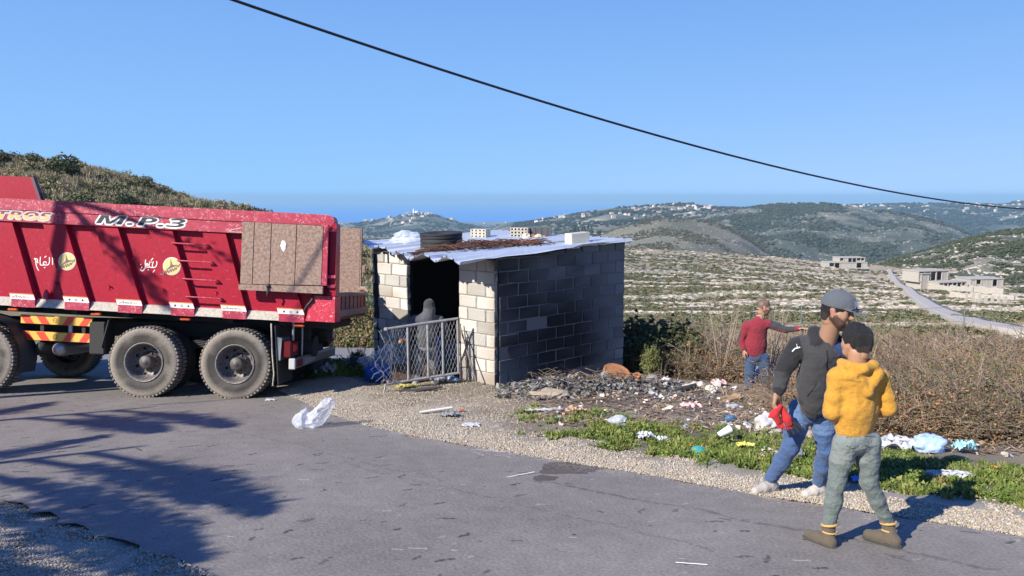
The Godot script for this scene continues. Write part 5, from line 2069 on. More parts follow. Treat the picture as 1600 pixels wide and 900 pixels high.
	# ---- side guard boards with hazard stripes
	for k in 2:
		var v0: float = [1.115, 0.865][k]
		var bd := MB.new()
		bd.bar(Vector3(-3.41 + k * -0.005, v0 + 0.02, 1.0), Vector3(-2.30, v0 - 0.012, 1.0), 0.03, 0.135, Vector3.UP, 0.004)
		var board := obj("hazard_board", bd, mat(lin(0.68, 0.40, 0.07), 0.45), t)
		var st := MB.new()
		for q in [[-3.33, 0.13, -1.0], [-3.08, 0.13, -1.0], [-2.76, 0.12, 1.0], [-2.50, 0.12, 1.0]]:
			var y0: float = v0 + 0.02 - (q[0] + 3.41) * 0.029 - 0.066
			var sk: float = 0.09 * q[2]
			st.face(Vector3(q[0], y0, 1.0172), Vector3(q[0] + q[1], y0, 1.0172), Vector3(q[0] + q[1] + sk, y0 + 0.13, 1.0172), Vector3(q[0] + sk, y0 + 0.13, 1.0172), Vector3(0, 0, 1))
		obj("stripe", st, mat(lin(0.66, 0.055, 0.02), 0.45), board)
		var eye := MB.new()
		eye.xf = Transform3D(Basis(Vector3.RIGHT, PI / 2), Vector3(-2.87, v0 + 0.003, 1.0175))
		eye.lathe([Vector2(0.026, 0.0), Vector2(0.032, 0.001), Vector2(0.036, 0.0)], 16)
		eye.xf = Transform3D()
		eye.box(Vector3(-2.87, v0 + 0.003, 1.018), Vector3(0.03, 0.006, 0.002))
		obj("approval_mark", eye, mat(lin(0.25, 0.13, 0.03), 0.5), board)
	for u in [-3.1, -2.66, -2.45]:
		var mb := MB.new()
		mb.box(Vector3(u, 0.99, 0.96), Vector3(0.06, 0.36, 0.03), 0.004)
		obj("guard_bracket", mb, M.steel if u == -2.66 else chassis, t)
	for q in [[-2.84, 0.675, 0.11, true], [-3.12, 0.69, 0.10, false]]:
		var mb := MB.new()
		mb.xf = Transform3D(Basis(Vector3.RIGHT, PI / 2), Vector3(q[0], q[1], 0.2))
		var r: float = q[2]
		mb.lathe([Vector2(0.001, -0.02), Vector2(r * 0.7, 0.0), Vector2(r, 0.06), Vector2(r, 0.72), Vector2(r * 0.86, 0.78), Vector2(r * 0.5, 0.815), Vector2(0.001, 0.825)], 24)
		obj("air_tank", mb, mat(lin(0.42, 0.38, 0.37), 0.35, 0.6) if q[3] else chassis, t)
	var step := MB.new()
	step.bar(Vector3(-2.02, 1.17, 1.02), Vector3(-2.12, 0.72, 1.05), 0.05, 0.015, Vector3.RIGHT)
	step.box(Vector3(-2.2, 0.86, 0.9), Vector3(0.25, 0.5, 0.3), 0.02)
	obj("mudguard_bracket", step, chassis, t)
	# mudguard over the second steering axle, running out of view
	var mg := MB.new()
	var arc := []
	for i in 13:
		var a := lerpf(-0.35, PI + 0.2, i / 12.0)
		arc.append([Vector3(-3.9 + cos(a) * 0.66, 0.55 + sin(a) * 0.66, 0.86), Vector3(-3.9 + cos(a) * 0.66, 0.55 + sin(a) * 0.66, 1.24)])
	mg.sheet(arc)
	obj("mudguard", mg, mat(lin(0.045, 0.045, 0.05), 0.6), t)
	# ---- rear: mud flap, lamps, bumper
	var flap := MB.new()
	flap.bar(Vector3(0.60, 1.12, 0.9), Vector3(0.66, 0.24, 0.9), 0.68, 0.014, Vector3.RIGHT)
	obj("mud_flap", flap, M.rubber, t)
	var flap2 := MB.new()
	flap2.bar(Vector3(0.60, 1.12, -0.9), Vector3(0.66, 0.24, -0.9), 0.68, 0.014, Vector3.RIGHT)
	obj("mud_flap", flap2, M.rubber, t)
	var fe := MB.new()
	fe.tube([Vector3(0.545, 1.15, 1.246), Vector3(0.57, 0.7, 1.25), Vector3(0.60, 0.4, 1.25), Vector3(0.585, 0.23, 1.25)], 0.012, 5)
	obj("flap_edge", fe, dust, t)
	var lampbox := MB.new()
	lampbox.prism(PackedVector2Array([Vector2(0.62, 0.95), Vector2(0.70, 0.93), Vector2(0.68, 0.60), Vector2(0.64, 0.60)]), 0.84, 1.22)
	obj("lamp_bracket", lampbox, M.steel, t)
	for s2 in [1.0, -1.0]:
		var mb := MB.new()
		mb.box(Vector3(0.785, 0.76, s2 * 1.05), Vector3(0.12, 0.25, 0.34), 0.02)
		var lampo := obj("tail_lamp", mb, mat(lin(0.10, 0.006, 0.008), 0.25), t)
		var l2 := MB.new()
		l2.box(Vector3(0.855, 0.79, s2 * 1.10), Vector3(0.05, 0.13, 0.15), 0.02)
		obj("red_lens", l2, mat(lin(0.5, 0.02, 0.02), 0.2), lampo)
	var bump := MB.new()
	bump.box(Vector3(0.86, 0.55, 0.05), Vector3(0.09, 0.155, 2.30), 0.02)
	var bo := obj("bumper", bump, mat(lin(0.20, 0.20, 0.205), 0.5, 0.3), t)
	var cap := MB.new()
	cap.box(Vector3(0.86, 0.55, 1.215), Vector3(0.10, 0.165, 0.03), 0.012)
	obj("end_cap", cap, mat(lin(0.42, 0.42, 0.42), 0.5), bo)
	var refl := MB.new()
	refl.box(Vector3(0.907, 0.55, 1.0), Vector3(0.006, 0.11, 0.3), 0.0)
	obj("reflector", refl, mat(lin(0.12, 0.012, 0.014), 0.4), bo)
	var word := lettering("LUXURY", 0.075, 0.0, 1.5)
	var wl := MB.new()
	wl.xf = Transform3D(Basis(Vector3(0, 0, -1), Vector3.UP, Vector3(1, 0, 0)), Vector3(0.9055, 0.512, 0.72))
	set_letters(wl, word, Vector3.ZERO, 0.003, 0.0)
	obj("lettering", wl, mat(lin(0.45, 0.45, 0.45), 0.5), bo)
	for q in [[0.80, 1.0], [0.80, 0.55]]:
		var mb := MB.new()
		mb.cyl(Vector3(q[0], 1.2, q[1]), Vector3(q[0], 0.62, q[1]), 0.02, 0.02, 6)
		obj("bumper_hanger", mb, M.steel, t)
	var tow := MB.new()
	tow.cyl(Vector3(0.95, 0.75, 0.3), Vector3(0.6, 0.75, 0.3), 0.17, 0.17, 16)
	tow.cyl(Vector3(1.0, 0.95, -0.35), Vector3(0.5, 0.95, -0.35), 0.22, 0.22, 16)
	obj("tow_drum", tow, chassis, t)
	var lamp2 := MB.new()
	lamp2.box(Vector3(1.0, 0.88, -0.55), Vector3(0.05, 0.12, 0.06), 0.015)
	obj("number_lamp", lamp2, white, t)
	# ---- the cab, ahead of the body
	var cabp := tri_map(mat(Color.WHITE, 0.35), speckled([[0.0, Color(0.34, 0.010, 0.032)], [1.0, Color(0.44, 0.014, 0.045)]], 300, 113, Color(0.6, 0.5, 0.5), 256), 0.6)
	var cab := MB.new()
	cab.prism(PackedVector2Array([Vector2(-5.85, 1.15), Vector2(-5.85, 2.85), Vector2(-6.1, 2.98), Vector2(-7.2, 2.9), Vector2(-7.55, 1.9), Vector2(-7.6, 0.55), Vector2(-6.45, 0.55), Vector2(-6.4, 1.15)]), -1.2, 1.2)
	obj("cab", cab, cabp, t)
	var glass := mat(lin(0.02, 0.025, 0.03), 0.08)
	for s2 in [-1.0, 1.0]:
		var mb := MB.new()
		mb.prism(PackedVector2Array([Vector2(-6.25, 1.95), Vector2(-6.25, 2.7), Vector2(-7.1, 2.66), Vector2(-7.35, 1.95)]), s2 * 1.205 - 0.004, s2 * 1.205 + 0.004)
		obj("cab_window", mb, glass, t)
	var ws := MB.new()
	ws.box(Vector3(-7.40, 2.40, 0), Vector3(0.02, 0.86, 2.1), 0.0, Basis(Vector3(0, 0, 1), -0.335))
	obj("windscreen", ws, glass, t)

func star(mb: MB, at: Vector3, r: float, hollow: bool) -> void:
	var pg := PackedVector2Array()
	for i in 10:
		var a := PI / 2 + TAU * i / 10
		var q := r if i % 2 == 0 else r * 0.42
		pg.append(Vector2(cos(a), sin(a)) * q)
	if hollow:
		for i in 10:
			ribbon(mb, [pg[i], pg[(i + 1) % 10]], 0.004, at, 1.0, 0.0)
	else:
		for i in range(0, 10):
			mb.tri(at + Vector3(0, 0, 0.002), at + Vector3(pg[i].x, pg[i].y, 0.002), at + Vector3(pg[(i + 1) % 10].x, pg[(i + 1) % 10].y, 0.002))

func badge(t: Node3D, at: Vector3) -> void:
	var d := MB.new()
	d.xf = Transform3D(Basis(Vector3.RIGHT, PI / 2), at)
	d.lathe([Vector2(0.135, 0.0), Vector2(0.135, 0.003), Vector2(0.124, 0.0035)], 36)
	var rim := obj("badge", d, mat(lin(0.6, 0.55, 0.5), 0.5), t)
	part_label(rim, "round cream badge with a three armed star and a scrawled name")
	var c := MB.new()
	c.xf = d.xf
	c.lathe([Vector2(0.125, 0.0), Vector2(0.124, 0.004), Vector2(0.0005, 0.0042)], 36)
	obj("badge_disc", c, mat(lin(0.68, 0.50, 0.20), 0.5), rim)
	var s := MB.new()
	for a in [1.75, 3.75, 0.18]:
		var e := Vector3(cos(a), sin(a), 0)
		var n := Vector3(-e.y, e.x, 0)
		var z := Vector3(0, 0, 0.0055)
		s.tri(at + z - n * 0.021, at + z + e * 0.12, at + z + n * 0.021)
	var grey := mat(lin(0.16, 0.12, 0.10), 0.5)
	ribbon(s, [Vector2(-0.17, -0.115), Vector2(-0.13, -0.13), Vector2(-0.11, -0.095), Vector2(-0.13, -0.085), Vector2(-0.09, -0.07), Vector2(-0.085, -0.11), Vector2(-0.06, -0.06), Vector2(-0.045, -0.10), Vector2(-0.02, -0.045), Vector2(-0.005, -0.085), Vector2(0.01, -0.035), Vector2(0.03, -0.07), Vector2(0.05, -0.02), Vector2(0.065, -0.05), Vector2(0.08, -0.01), Vector2(0.11, 0.005), Vector2(0.115, 0.035)], 0.014, at + Vector3(0, 0, 0.004), 1.0, 0.0)
	obj("star_mark", s, grey, rim)

func wheel(t: Node3D, at: Vector3, side: float, dished: bool, _first: bool) -> void:
	var mb := tyre_mesh(0.53, 0.30, 0.285, false)
	var nz := noise_of(121 + int(at.x * 10.0), 2.2, 3)
	for i in mb.v.size():
		var v := mb.v[i]
		var r := Vector2(v.x, v.z).length()
		var k := nz.get_noise_3dv(v * 1.6)
		var dusty := smoothstep(0.40, 0.47, r + k * 0.06)
		dusty = maxf(dusty, 0.55 * clampf(k * 2.0, 0, 1))
		var c := Color(0.05, 0.045, 0.042).lerp(Color(0.255, 0.225, 0.19), dusty)
		if absf(v.y) < 0.125: c = Color(0.09, 0.08, 0.07)
		mb.c[i] = c
	# tread lugs round both shoulders
	for k in 56:
		var a := TAU * k / 56
		for s in [-1.0, 1.0]:
			var aa: float = a + (0.07 if s > 0 else 0.0)
			mb.col = Color(0.20, 0.175, 0.15) if k % 3 else Color(0.26, 0.235, 0.20)
			var keep := mb.xf
			mb.xf = Transform3D(Basis(Vector3.UP, aa), Vector3.ZERO)
			mb.box(Vector3(0.524, s * 0.085, 0), Vector3(0.026, 0.10, 0.036), 0.004)
			mb.xf = keep
	var o := obj("wheel", mb, M.wheel_rubber, t)
	o.position = at
	o.rotation.x = PI / 2 if side > 0 else -PI / 2
	# rim and hub
	var rim := MB.new()
	if dished:
		rim.lathe([Vector2(0.296, 0.115), Vector2(0.300, 0.128), Vector2(0.283, 0.132), Vector2(0.262, 0.10), Vector2(0.25, 0.02), Vector2(0.235, -0.05), Vector2(0.18, -0.075), Vector2(0.165, -0.07), Vector2(0.15, -0.072)], 36)
	else:
		rim.lathe([Vector2(0.296, 0.115), Vector2(0.300, 0.128), Vector2(0.283, 0.132), Vector2(0.262, 0.10), Vector2(0.25, 0.04), Vector2(0.235, 0.05), Vector2(0.18, 0.105), Vector2(0.165, 0.11), Vector2(0.05, 0.11), Vector2(0.001, 0.11)], 36)
	obj("rim", rim, M.rim, o)
	var hub := MB.new()
	var y0 := -0.075 if dished else 0.11
	hub.lathe([Vector2(0.155, y0), Vector2(0.15, y0 + 0.03), Vector2(0.10, y0 + 0.05), Vector2(0.10, y0 + 0.14), Vector2(0.085, y0 + 0.165), Vector2(0.04, y0 + 0.17), Vector2(0.035, y0 + 0.185), Vector2(0.001, y0 + 0.187)] if dished else [Vector2(0.11, y0), Vector2(0.10, y0 + 0.05), Vector2(0.06, y0 + 0.06), Vector2(0.001, y0 + 0.06)], 24)
	for k in 10:
		var a := TAU * k / 10
		hub.cyl(Vector3(cos(a) * 0.128, y0 + 0.02, sin(a) * 0.128), Vector3(cos(a) * 0.128, y0 + 0.06, sin(a) * 0.128), 0.015, 0.013, 6)
	obj("hub", hub, M.hub, o)
	if not M.has("vent"):
		var h := MB.new()
		h.blob(Vector3.ZERO, Vector3(0.026, 0.016, 0.026), noise_of(3, 1, 1), 0.0, 5, 8)
		M.vent = h.mesh(M.dark)
	for k in 8:
		var a := TAU * (k + 0.5) / 8
		node_of("vent_hole", M.vent, o).position = Vector3(cos(a) * 0.208, -0.06 if dished else 0.085, sin(a) * 0.208)

# ---------------------------------------------------------------- gravel, grass, rubble
func verge() -> void:
	var patch := noise_of(141, 0.9, 3)
	# gravel along the far edge and on the near corner
	var spots := []
	var tints := []
	var tone := [Color(0.43, 0.37, 0.29), Color(0.50, 0.45, 0.37), Color(0.36, 0.30, 0.23), Color(0.54, 0.50, 0.43), Color(0.42, 0.32, 0.22)]
	while spots.size() < 36000:
		var k := rng.randi() % (road_far.size() - 1)
		var p: Vector2 = (road_far[k] as Vector2).lerp(road_far[k + 1], rng.randf())
		var off := absf(rng.randfn()) * 0.6
		p += Vector2(0.57, 0.82) * off
		if p.x > 7.0 or on_tarmac(p.x, p.y): continue
		if off > 0.6 and p.x > 0.8 and patch.get_noise_2d(p.x, p.y) > 0.05: continue
		var s := rng.randf_range(0.007, 0.021) * (1.6 if rng.randf() < 0.06 else 1.0)
		spots.append(any_turn(Vector3(s, s, s), on_ground(p.x, p.y, s * 0.15)))
		tints.append((tone[rng.randi() % 5] as Color) * rng.randf_range(0.75, 1.15))
	while spots.size() < 45000:
		var p := Vector2(rng.randf_range(-2.4, 0.4), rng.randf_range(9.6, 12.4))
		if on_tarmac(p.x, p.y): continue
		var s := rng.randf_range(0.008, 0.024)
		spots.append(any_turn(Vector3(s, s, s), on_ground(p.x, p.y, s * 0.15)))
		tints.append((tone[rng.randi() % 5] as Color) * rng.randf_range(0.7, 1.05))
	while spots.size() < 70000:
		var p := Vector2(rng.randf_range(-6.0, 0.5), rng.randf_range(2.8, 7.2))
		if on_tarmac(p.x, p.y): continue
		if absf(p.x) > p.y * 0.75 + 0.6: continue
		var s := rng.randf_range(0.007, 0.020)
		spots.append(any_turn(Vector3(s, s, s), on_ground(p.x, p.y, s * 0.15)))
		tints.append((tone[rng.randi() % 5] as Color) * rng.randf_range(0.7, 1.1))
	many("gravel", stone_mesh(9, M.stone, 3, 5), spots, tints)
	# loose chips on the tarmac rim
	# grass
	var green := [Color(0.125, 0.18, 0.03), Color(0.175, 0.235, 0.045), Color(0.095, 0.145, 0.026), Color(0.23, 0.245, 0.065), Color(0.30, 0.26, 0.11)]
	var gs := []
	var gt := []
	var tries := 0
	while gs.size() < 1900 and tries < 120000:
		tries += 1
		var x := rng.randf_range(-0.2, 6.6)
		var k := rng.randf_range(0.35, 3.4)
		var d := 8.4 - x * 0.62 + k
		if d < 3.5: continue
		var e := edge_gap(x, d)
		var n := patch.get_noise_2d(x * 1.3, d * 1.6)
		var want := smoothstep(0.65, 1.15, e + n * 0.8) * smoothstep(2.9, 1.9, e + n * 0.4) * smoothstep(0.0, 2.0, x + n)
		if rng.randf() > want * (0.75 + n): continue
		if e < 0.9 and rng.randf() < 0.5: continue
		var s := rng.randf_range(0.45, 1.0)
		gs.append(turn_y(rng.randf() * TAU, Vector3(s, s * rng.randf_range(0.7, 1.2), s), on_ground(x, d, -0.01)))
		gt.append(green[rng.randi() % (5 if e > 1.4 else 4)])
	many("grass", grass_tuft(143, 30, 0.105, M.leaf, 0.8, 0.009), gs, gt)
	var ws := []
	var wt := []
	for i in gs.size():
		if rng.randf() < 0.2:
			var t: Transform3D = gs[i]
			ws.append(turn_y(rng.randf() * TAU, Vector3.ONE * rng.randf_range(0.6, 1.3), t.origin + Vector3(rng.randfn() * 0.08, 0.04, rng.randfn() * 0.08)))
			wt.append(green[rng.randi() % 4])
	many("weeds", leaf_clump(144, 60, Vector3(0.12, 0.045, 0.12), 0.028, M.leaf, 0.6), ws, wt)
	# weeds in the shade between truck and hut, and on the bank behind the side road
	ws = []
	wt = []
	while ws.size() < 420:
		var x := rng.randf_range(-4.3, -2.0)
		var d := rng.randf_range(13.0, 15.3)
		if d - 13.2 < (x + 2.4) * -0.2: continue
		ws.append(turn_y(rng.randf() * TAU, Vector3.ONE * rng.randf_range(0.7, 1.6), on_ground(x, d, 0.03)))
		wt.append(green[rng.randi() % 3])
	while ws.size() < 2600:
		var x := rng.randf_range(-9.5, -0.4)
		var d := rng.randf_range(20.7, 23.9)
		var y := on_ground(x, d, 0.05)
		ws.append(turn_y(rng.randf() * TAU, Vector3.ONE * rng.randf_range(1.0, 2.2), y))
		wt.append([Color(0.30, 0.22, 0.13), Color(0.11, 0.14, 0.04), Color(0.22, 0.16, 0.09), Color(0.15, 0.16, 0.06)][rng.randi() % 4])
	many("undergrowth", leaf_clump(145, 110, Vector3(0.16, 0.12, 0.16), 0.035, M.leaf, 0.5), ws, wt)
	# dry straw and dead leaves trodden into the ground before the thicket
	var straw := MB.new()
	for i in 7000:
		var x := rng.randf_range(0.4, 6.4)
		var d := rng.randf_range(9.2, 13.6) - maxf(x - 3.4, 0.0) * 0.7
		if d < 8.2: continue
		if edge_gap(x, d) < 1.6: continue
		var a := rng.randf() * TAU
		var l := rng.randf_range(0.03, 0.16)
		var v := Vector3(cos(a), rng.randfn() * 0.18, sin(a)) * l * 0.5
		var s := Vector3(-sin(a), 0, cos(a)) * rng.randf_range(0.003, 0.012)
		straw.col = [Color(0.32, 0.22, 0.13), Color(0.20, 0.12, 0.07), Color(0.42, 0.34, 0.23), Color(0.12, 0.085, 0.06)][rng.randi() % 4]
		var c := on_ground(x, d, 0.015 + rng.randf() * 0.02)
		straw.quad(c - v - s, c + v - s, c + v + s, c - v + s)
	tag(obj("straw", straw, M.plain), "", "", "", "stuff")
	# the burnt heap along the wall: ash, twigs, melted scraps
	var heap := MB.new()
	for i in 5200:
		var u := rng.randf()
		var x := lerpf(-0.1, 3.2, u) + rng.randfn() * 0.12
		var line := 12.25 + 0.62 * clampf((x + 0.1) * 0.55, 0.0, 1.6)
		var back := rng.randfn() * 0.42
		var d := line - 0.1 + back - 0.25
		var hh := 0.13 * exp(-pow(back / 0.42, 2.0)) * smoothstep(-0.3, 0.8, x) * smoothstep(3.4, 2.4, x)
		var c := on_ground(x, d, hh * rng.randf_range(0.2, 1.0) + 0.012)
		var a := rng.randf() * TAU
		heap.col = [Color(0.07, 0.066, 0.063), Color(0.14, 0.135, 0.128), Color(0.25, 0.24, 0.23), Color(0.035, 0.033, 0.032), Color(0.19, 0.145, 0.10), Color(0.36, 0.35, 0.33), Color(0.22, 0.205, 0.19)][rng.randi() % 7]
		var l := rng.randf_range(0.02, 0.11)
		var v := Vector3(cos(a), rng.randfn() * 0.45, sin(a)) * l * 0.5
		if rng.randf() < 0.55:
			var w := Vector3(-sin(a), rng.randfn() * 0.5, cos(a)) * l * rng.randf_range(0.12, 0.5)
			heap.quad(c - v - w, c + v - w * 0.7, c + v + w, c - v + w * 0.8)
		else:
			heap.tube([c - v * 1.4, c + Vector3(0, 0.012, 0), c + v * 1.4], 0.004, 3, false)
	for i in 420:
		var x := rng.randf_range(-0.1, 3.1)
		var d := 12.1 + 0.5 * x * 0.55 + rng.randfn() * 0.3
		var r := rng.randf_range(0.012, 0.05)
		heap.col = Color(0.06, 0.057, 0.055).lerp(Color(0.27, 0.25, 0.23), pow(rng.randf(), 2.0))
		heap.blob(on_ground(x, d, r * 0.5 + 0.05 * smoothstep(0.0, 0.8, x)), Vector3(r, r * 0.7, r), patch, 0.6, 4, 5, true, Vector3(i * 1.7, 0, 0))
	tag(obj("debris", heap, M.plain), "", "", "", "stuff")
	# twigs tangled on the heap
	var tw := MB.new()
	for i in 130:
		var x := rng.randf_range(0.2, 2.6)
		var d := 12.3 + 0.5 * (x - 0.2) * 0.55 + rng.randfn() * 0.22
		var c := on_ground(x, d, 0.1 + rng.randf() * 0.12)
		var a := rng.randf() * TAU
		var l := rng.randf_range(0.1, 0.4)
		var v := Vector3(cos(a), rng.randfn() * 0.25, sin(a)) * l
		tw.col = [Color(0.14, 0.10, 0.07), Color(0.24, 0.19, 0.14), Color(0.07, 0.05, 0.045)][rng.randi() % 3]
		tw.tube([c - v * 0.5, c + Vector3(rng.randfn(), rng.randfn(), rng.randfn()) * 0.03, c + v * 0.5], [0.006, 0.005, 0.002], 4, false)
	tag(obj("burnt_twigs", tw, M.plain), "", "", "", "stuff")
	# small pale scraps all over the littered ground, too many to count
	var sp := MB.new()
	for i in 230:
		var x := rng.randf_range(0.6, 6.0)
		var d := rng.randf_range(9.3, 13.2) - maxf(x - 3.6, 0.0) * 0.75
		if edge_gap(x, d) < 1.4: continue
		var c := on_ground(x, d, 0.02 + rng.randf() * 0.025)
		sp.col = [Color(0.62, 0.60, 0.56), Color(0.7, 0.7, 0.7), Color(0.46, 0.40, 0.33), Color(0.38, 0.48, 0.55), Color(0.5, 0.3, 0.2), Color(0.66, 0.56, 0.44)][rng.randi() % 6]
		var r := rng.randf_range(0.012, 0.045)
		if rng.randf() < 0.5:
			sp.blob(c, Vector3(r, r * 0.5, r * rng.randf_range(0.5, 1.2)), patch, 0.7, 4, 5, true, Vector3(i * 2.3, 0, 0))
		else:
			var a := rng.randf() * TAU
			var v := Vector3(cos(a), rng.randfn() * 0.3, sin(a)) * r * 1.4
			var w := Vector3(-sin(a), rng.randfn() * 0.3, cos(a)) * r
			sp.quad(c - v - w, c + v - w * 0.5, c + v + w, c - v * 0.7 + w)
	tag(obj("litter_scraps", sp, M.plain), "", "", "", "stuff")

# ---------------------------------------------------------------- bushes
func twig_bush(sd: int, stems: int, h: float, spread: float, leafy: float) -> Array:
	# two meshes: bare twigs, and leaves along them
	var g := RandomNumberGenerator.new()
	g.seed = sd
	var tw := MB.new()
	var lf := MB.new()
	for i in stems:
		var a := g.randf() * TAU
		var r := sqrt(g.randf()) * spread * 0.55
		var p := Vector3(cos(a) * r, 0, sin(a) * r)
		var dir := Vector3(cos(a) * g.randf_range(0.0, 0.7) + g.randfn() * 0.3, 1.0, sin(a) * g.randf_range(0.0, 0.7) + g.randfn() * 0.3).normalized()
		var l := h * g.randf_range(0.55, 1.15)
		var tone := g.randf()
		tw.col = Color(0.175, 0.125, 0.09).lerp(Color(0.36, 0.29, 0.225), tone)
		var pts := [p]
		var q := p
		var dd := dir
		var n := 6
		for k in n:
			dd = (dd + Vector3(g.randfn(), g.randfn() * 0.6, g.randfn()) * 0.20 - Vector3(0, 0.05 * k, 0)).normalized()
			q += dd * l / n
			pts.append(q)
		tw.tube(pts, [0.008, 0.007, 0.006, 0.005, 0.004, 0.003, 0.0015], 3, false)
		for b in 5:
			var k := 1 + g.randi() % (n - 1)
			var o: Vector3 = pts[k]
			var bd := (dd + Vector3(g.randfn(), g.randfn() * 0.5 + 0.2, g.randfn()) * 0.8).normalized()
			var bl := l * g.randf_range(0.12, 0.36)
			var m := o + bd * bl * 0.5 + Vector3(g.randfn(), g.randfn(), g.randfn()) * 0.025
			tw.tube([o, m, o + bd * bl], [0.004, 0.003, 0.001], 3, false)
			if g.randf() < leafy:
				for e in 7:
					var c := o.lerp(o + bd * bl, g.randf()) + Vector3(g.randfn(), g.randfn(), g.randfn()) * 0.03
					var u := Vector3(g.randfn(), g.randfn(), g.randfn()).normalized()
					var v := u.cross(Vector3(g.randfn(), g.randfn(), g.randfn())).normalized()
					var s := g.randf_range(0.011, 0.025)
					var tn := g.randf()
					lf.col = [Color(0.10, 0.115, 0.045), Color(0.075, 0.095, 0.035), Color(0.26, 0.145, 0.075), Color(0.36, 0.21, 0.11), Color(0.17, 0.145, 0.065), Color(0.12, 0.12, 0.05), Color(0.20, 0.16, 0.09)][g.randi() % 7]
					lf.quad(c - u * s, c - v * s * 0.6, c + u * s, c + v * s * 0.6)
	return [tw, lf]

func thickets() -> void:
	M.twig = []
	for c in [Color(1, 1, 1), Color(0.72, 0.66, 0.62), Color(1.25, 1.2, 1.12)]:
		var tm: StandardMaterial3D = M.plain.duplicate()
		tm.albedo_color = (c * 0.8).linear_to_srgb()
		M.twig.append(tm)
	var kinds := []
	for k in 4:
		var b := twig_bush(151 + k, 170, 1.0, 0.9, [0.75, 0.45, 0.2, 0.9][k])
		kinds.append([(b[0] as MB).mesh(M.plain), (b[1] as MB).mesh(M.leaf)])
	# dry bramble thicket to the right, and the scrub behind the man in red
	var g := RandomNumberGenerator.new()
	g.seed = 161
	var rows := [
		# x, d, height, width, kind
		[4.55, 9.6, 1.15, 1.0, 0], [5.3, 9.55, 1.25, 1.1, 3], [6.05, 9.4, 1.3, 1.1, 0], [6.8, 9.2, 1.35, 1.2, 3], [4.2, 10.4, 1.1, 1.0, 1], [4.95, 10.5, 1.35, 1.1, 0], [5.75, 10.5, 1.5, 1.2, 1], [6.6, 10.3, 1.55, 1.2, 0], [7.5, 10.0, 1.5, 1.2, 3],
		[4.7, 11.6, 1.4, 1.1, 1], [5.6, 11.7, 1.6, 1.2, 2], [6.5, 11.6, 1.7, 1.3, 1], [7.5, 11.4, 1.8, 1.3, 0], [8.5, 11.0, 1.7, 1.3, 1], [5.2, 13.0, 1.5, 1.2, 2], [6.2, 13.2, 1.8, 1.3, 1], [7.3, 13.2, 1.9, 1.3, 2], [8.5, 12.8, 2.0, 1.4, 0], [9.7, 12.4, 1.9, 1.4, 1],
		[3.4, 14.9, 1.35, 1.2, 2], [4.1, 14.6, 1.5, 1.2, 1], [4.9, 14.7, 1.5, 1.3, 2], [3.0, 16.4, 1.6, 1.3, 2], [4.0, 16.2, 1.7, 1.3, 2], [5.1, 16.2, 1.7, 1.3, 1], [6.3, 15.2, 1.8, 1.4, 2], [7.6, 15.2, 2.0, 1.4, 1], [9.0, 15.0, 2.1, 1.5, 2], [10.6, 14.6, 2.1, 1.5, 1], [3.5, 18.3, 1.8, 1.5, 2], [5.0, 18.2, 1.9, 1.5, 2], [6.6, 18.0, 2.0, 1.5, 2], [8.4, 17.8, 2.1, 1.6, 1], [10.4, 17.5, 2.2, 1.6, 2], [12.4, 17.2, 2.2, 1.6, 1],
	]
	var n := 0
	for r in rows:
		var front: bool = r[1] < 10.0
		var starts := [0, 4, 9, 14, 19, 22, 29, 99]
		var k := 0
		while n >= starts[k + 1]: k += 1
		var line: String = ["front row of the thicket", "second row of the thicket", "third row of the thicket", "fourth row of the thicket", "scrub just behind the man in red", "middle scrub line behind the man in red", "hindmost scrub line before the slope"][k]
		var said := "%s bush from the left in the %s" % [["first", "second", "third", "fourth", "fifth", "sixth", "seventh"][n - starts[k]], line]
		if n == 0: said = "bramble bush at the left end of the thicket, just right of the mustard hoodie"
		elif n == 1: said = "bramble bush with rusty leaves above the blue and white bag"
		elif n == 2: said = "greenest bramble bush at the foot of the thicket"
		elif n == 3: said = "bramble bush at the right end of the thicket's front row"
		var tn := g.randi() % 3
		var b := thing("bramble_bush", said, "bush", on_ground(r[0], r[1], -0.05), g.randf() * TAU, "dry bushes of the thicket")
		var w: float = r[3]
		b.scale = Vector3(w, r[2] * ((0.6 if r[1] < 11.0 else 0.5) if r[0] > 4.15 else 0.72), w)
		node_of("twigs", kinds[r[4]][0], b).set_surface_override_material(0, M.twig[tn])
		node_of("leaves", kinds[r[4]][1], b).set_surface_override_material(0, leaf_mat([Color(1, 1, 1), Color(0.75, 1.0, 0.7), Color(1.15, 0.9, 0.75)][tn]))
		n += 1
	# tall dry weeds between the bushes
	var ss := []
	var st := []
	while ss.size() < 600:
		var x := g.randf_range(2.2, 12.0)
		var d := g.randf_range(9.3, 20.0)
		if x < 4.0 and d < 14.2: continue
		if x < 0.44 * d and d < 14.2: continue
		var s := g.randf_range(0.7, 1.5)
		ss.append(turn_y(g.randf() * TAU, Vector3(s, s * g.randf_range(0.8, 1.5), s), on_ground(x, d, -0.03)))
		st.append(Color(0.36, 0.28, 0.19).lerp(Color(0.20, 0.15, 0.10), g.randf()))
	many("dry_weeds", grass_tuft(146, 22, 0.48, M.leaf, 0.45, 0.005), ss, st)
	# the dark green bushes in the hut's shade
	var dk := leaf_clump(155, 3400, Vector3(0.5, 0.62, 0.5), 0.075, M.leaf, 0.5)
	var up := MB.new()
	for i in 26:
		var a := g.randf() * TAU
		var p := Vector3(cos(a) * 0.1, -0.5, sin(a) * 0.1)
		up.col = Color(0.13, 0.10, 0.06)
		up.tube([p, p + Vector3(cos(a) * 0.15, 0.6, sin(a) * 0.15), p + Vector3(cos(a) * 0.35, 1.1 + g.randf() * 0.3, sin(a) * 0.35)], [0.012, 0.009, 0.003], 4, false)
	var upm := up.mesh(M.plain)
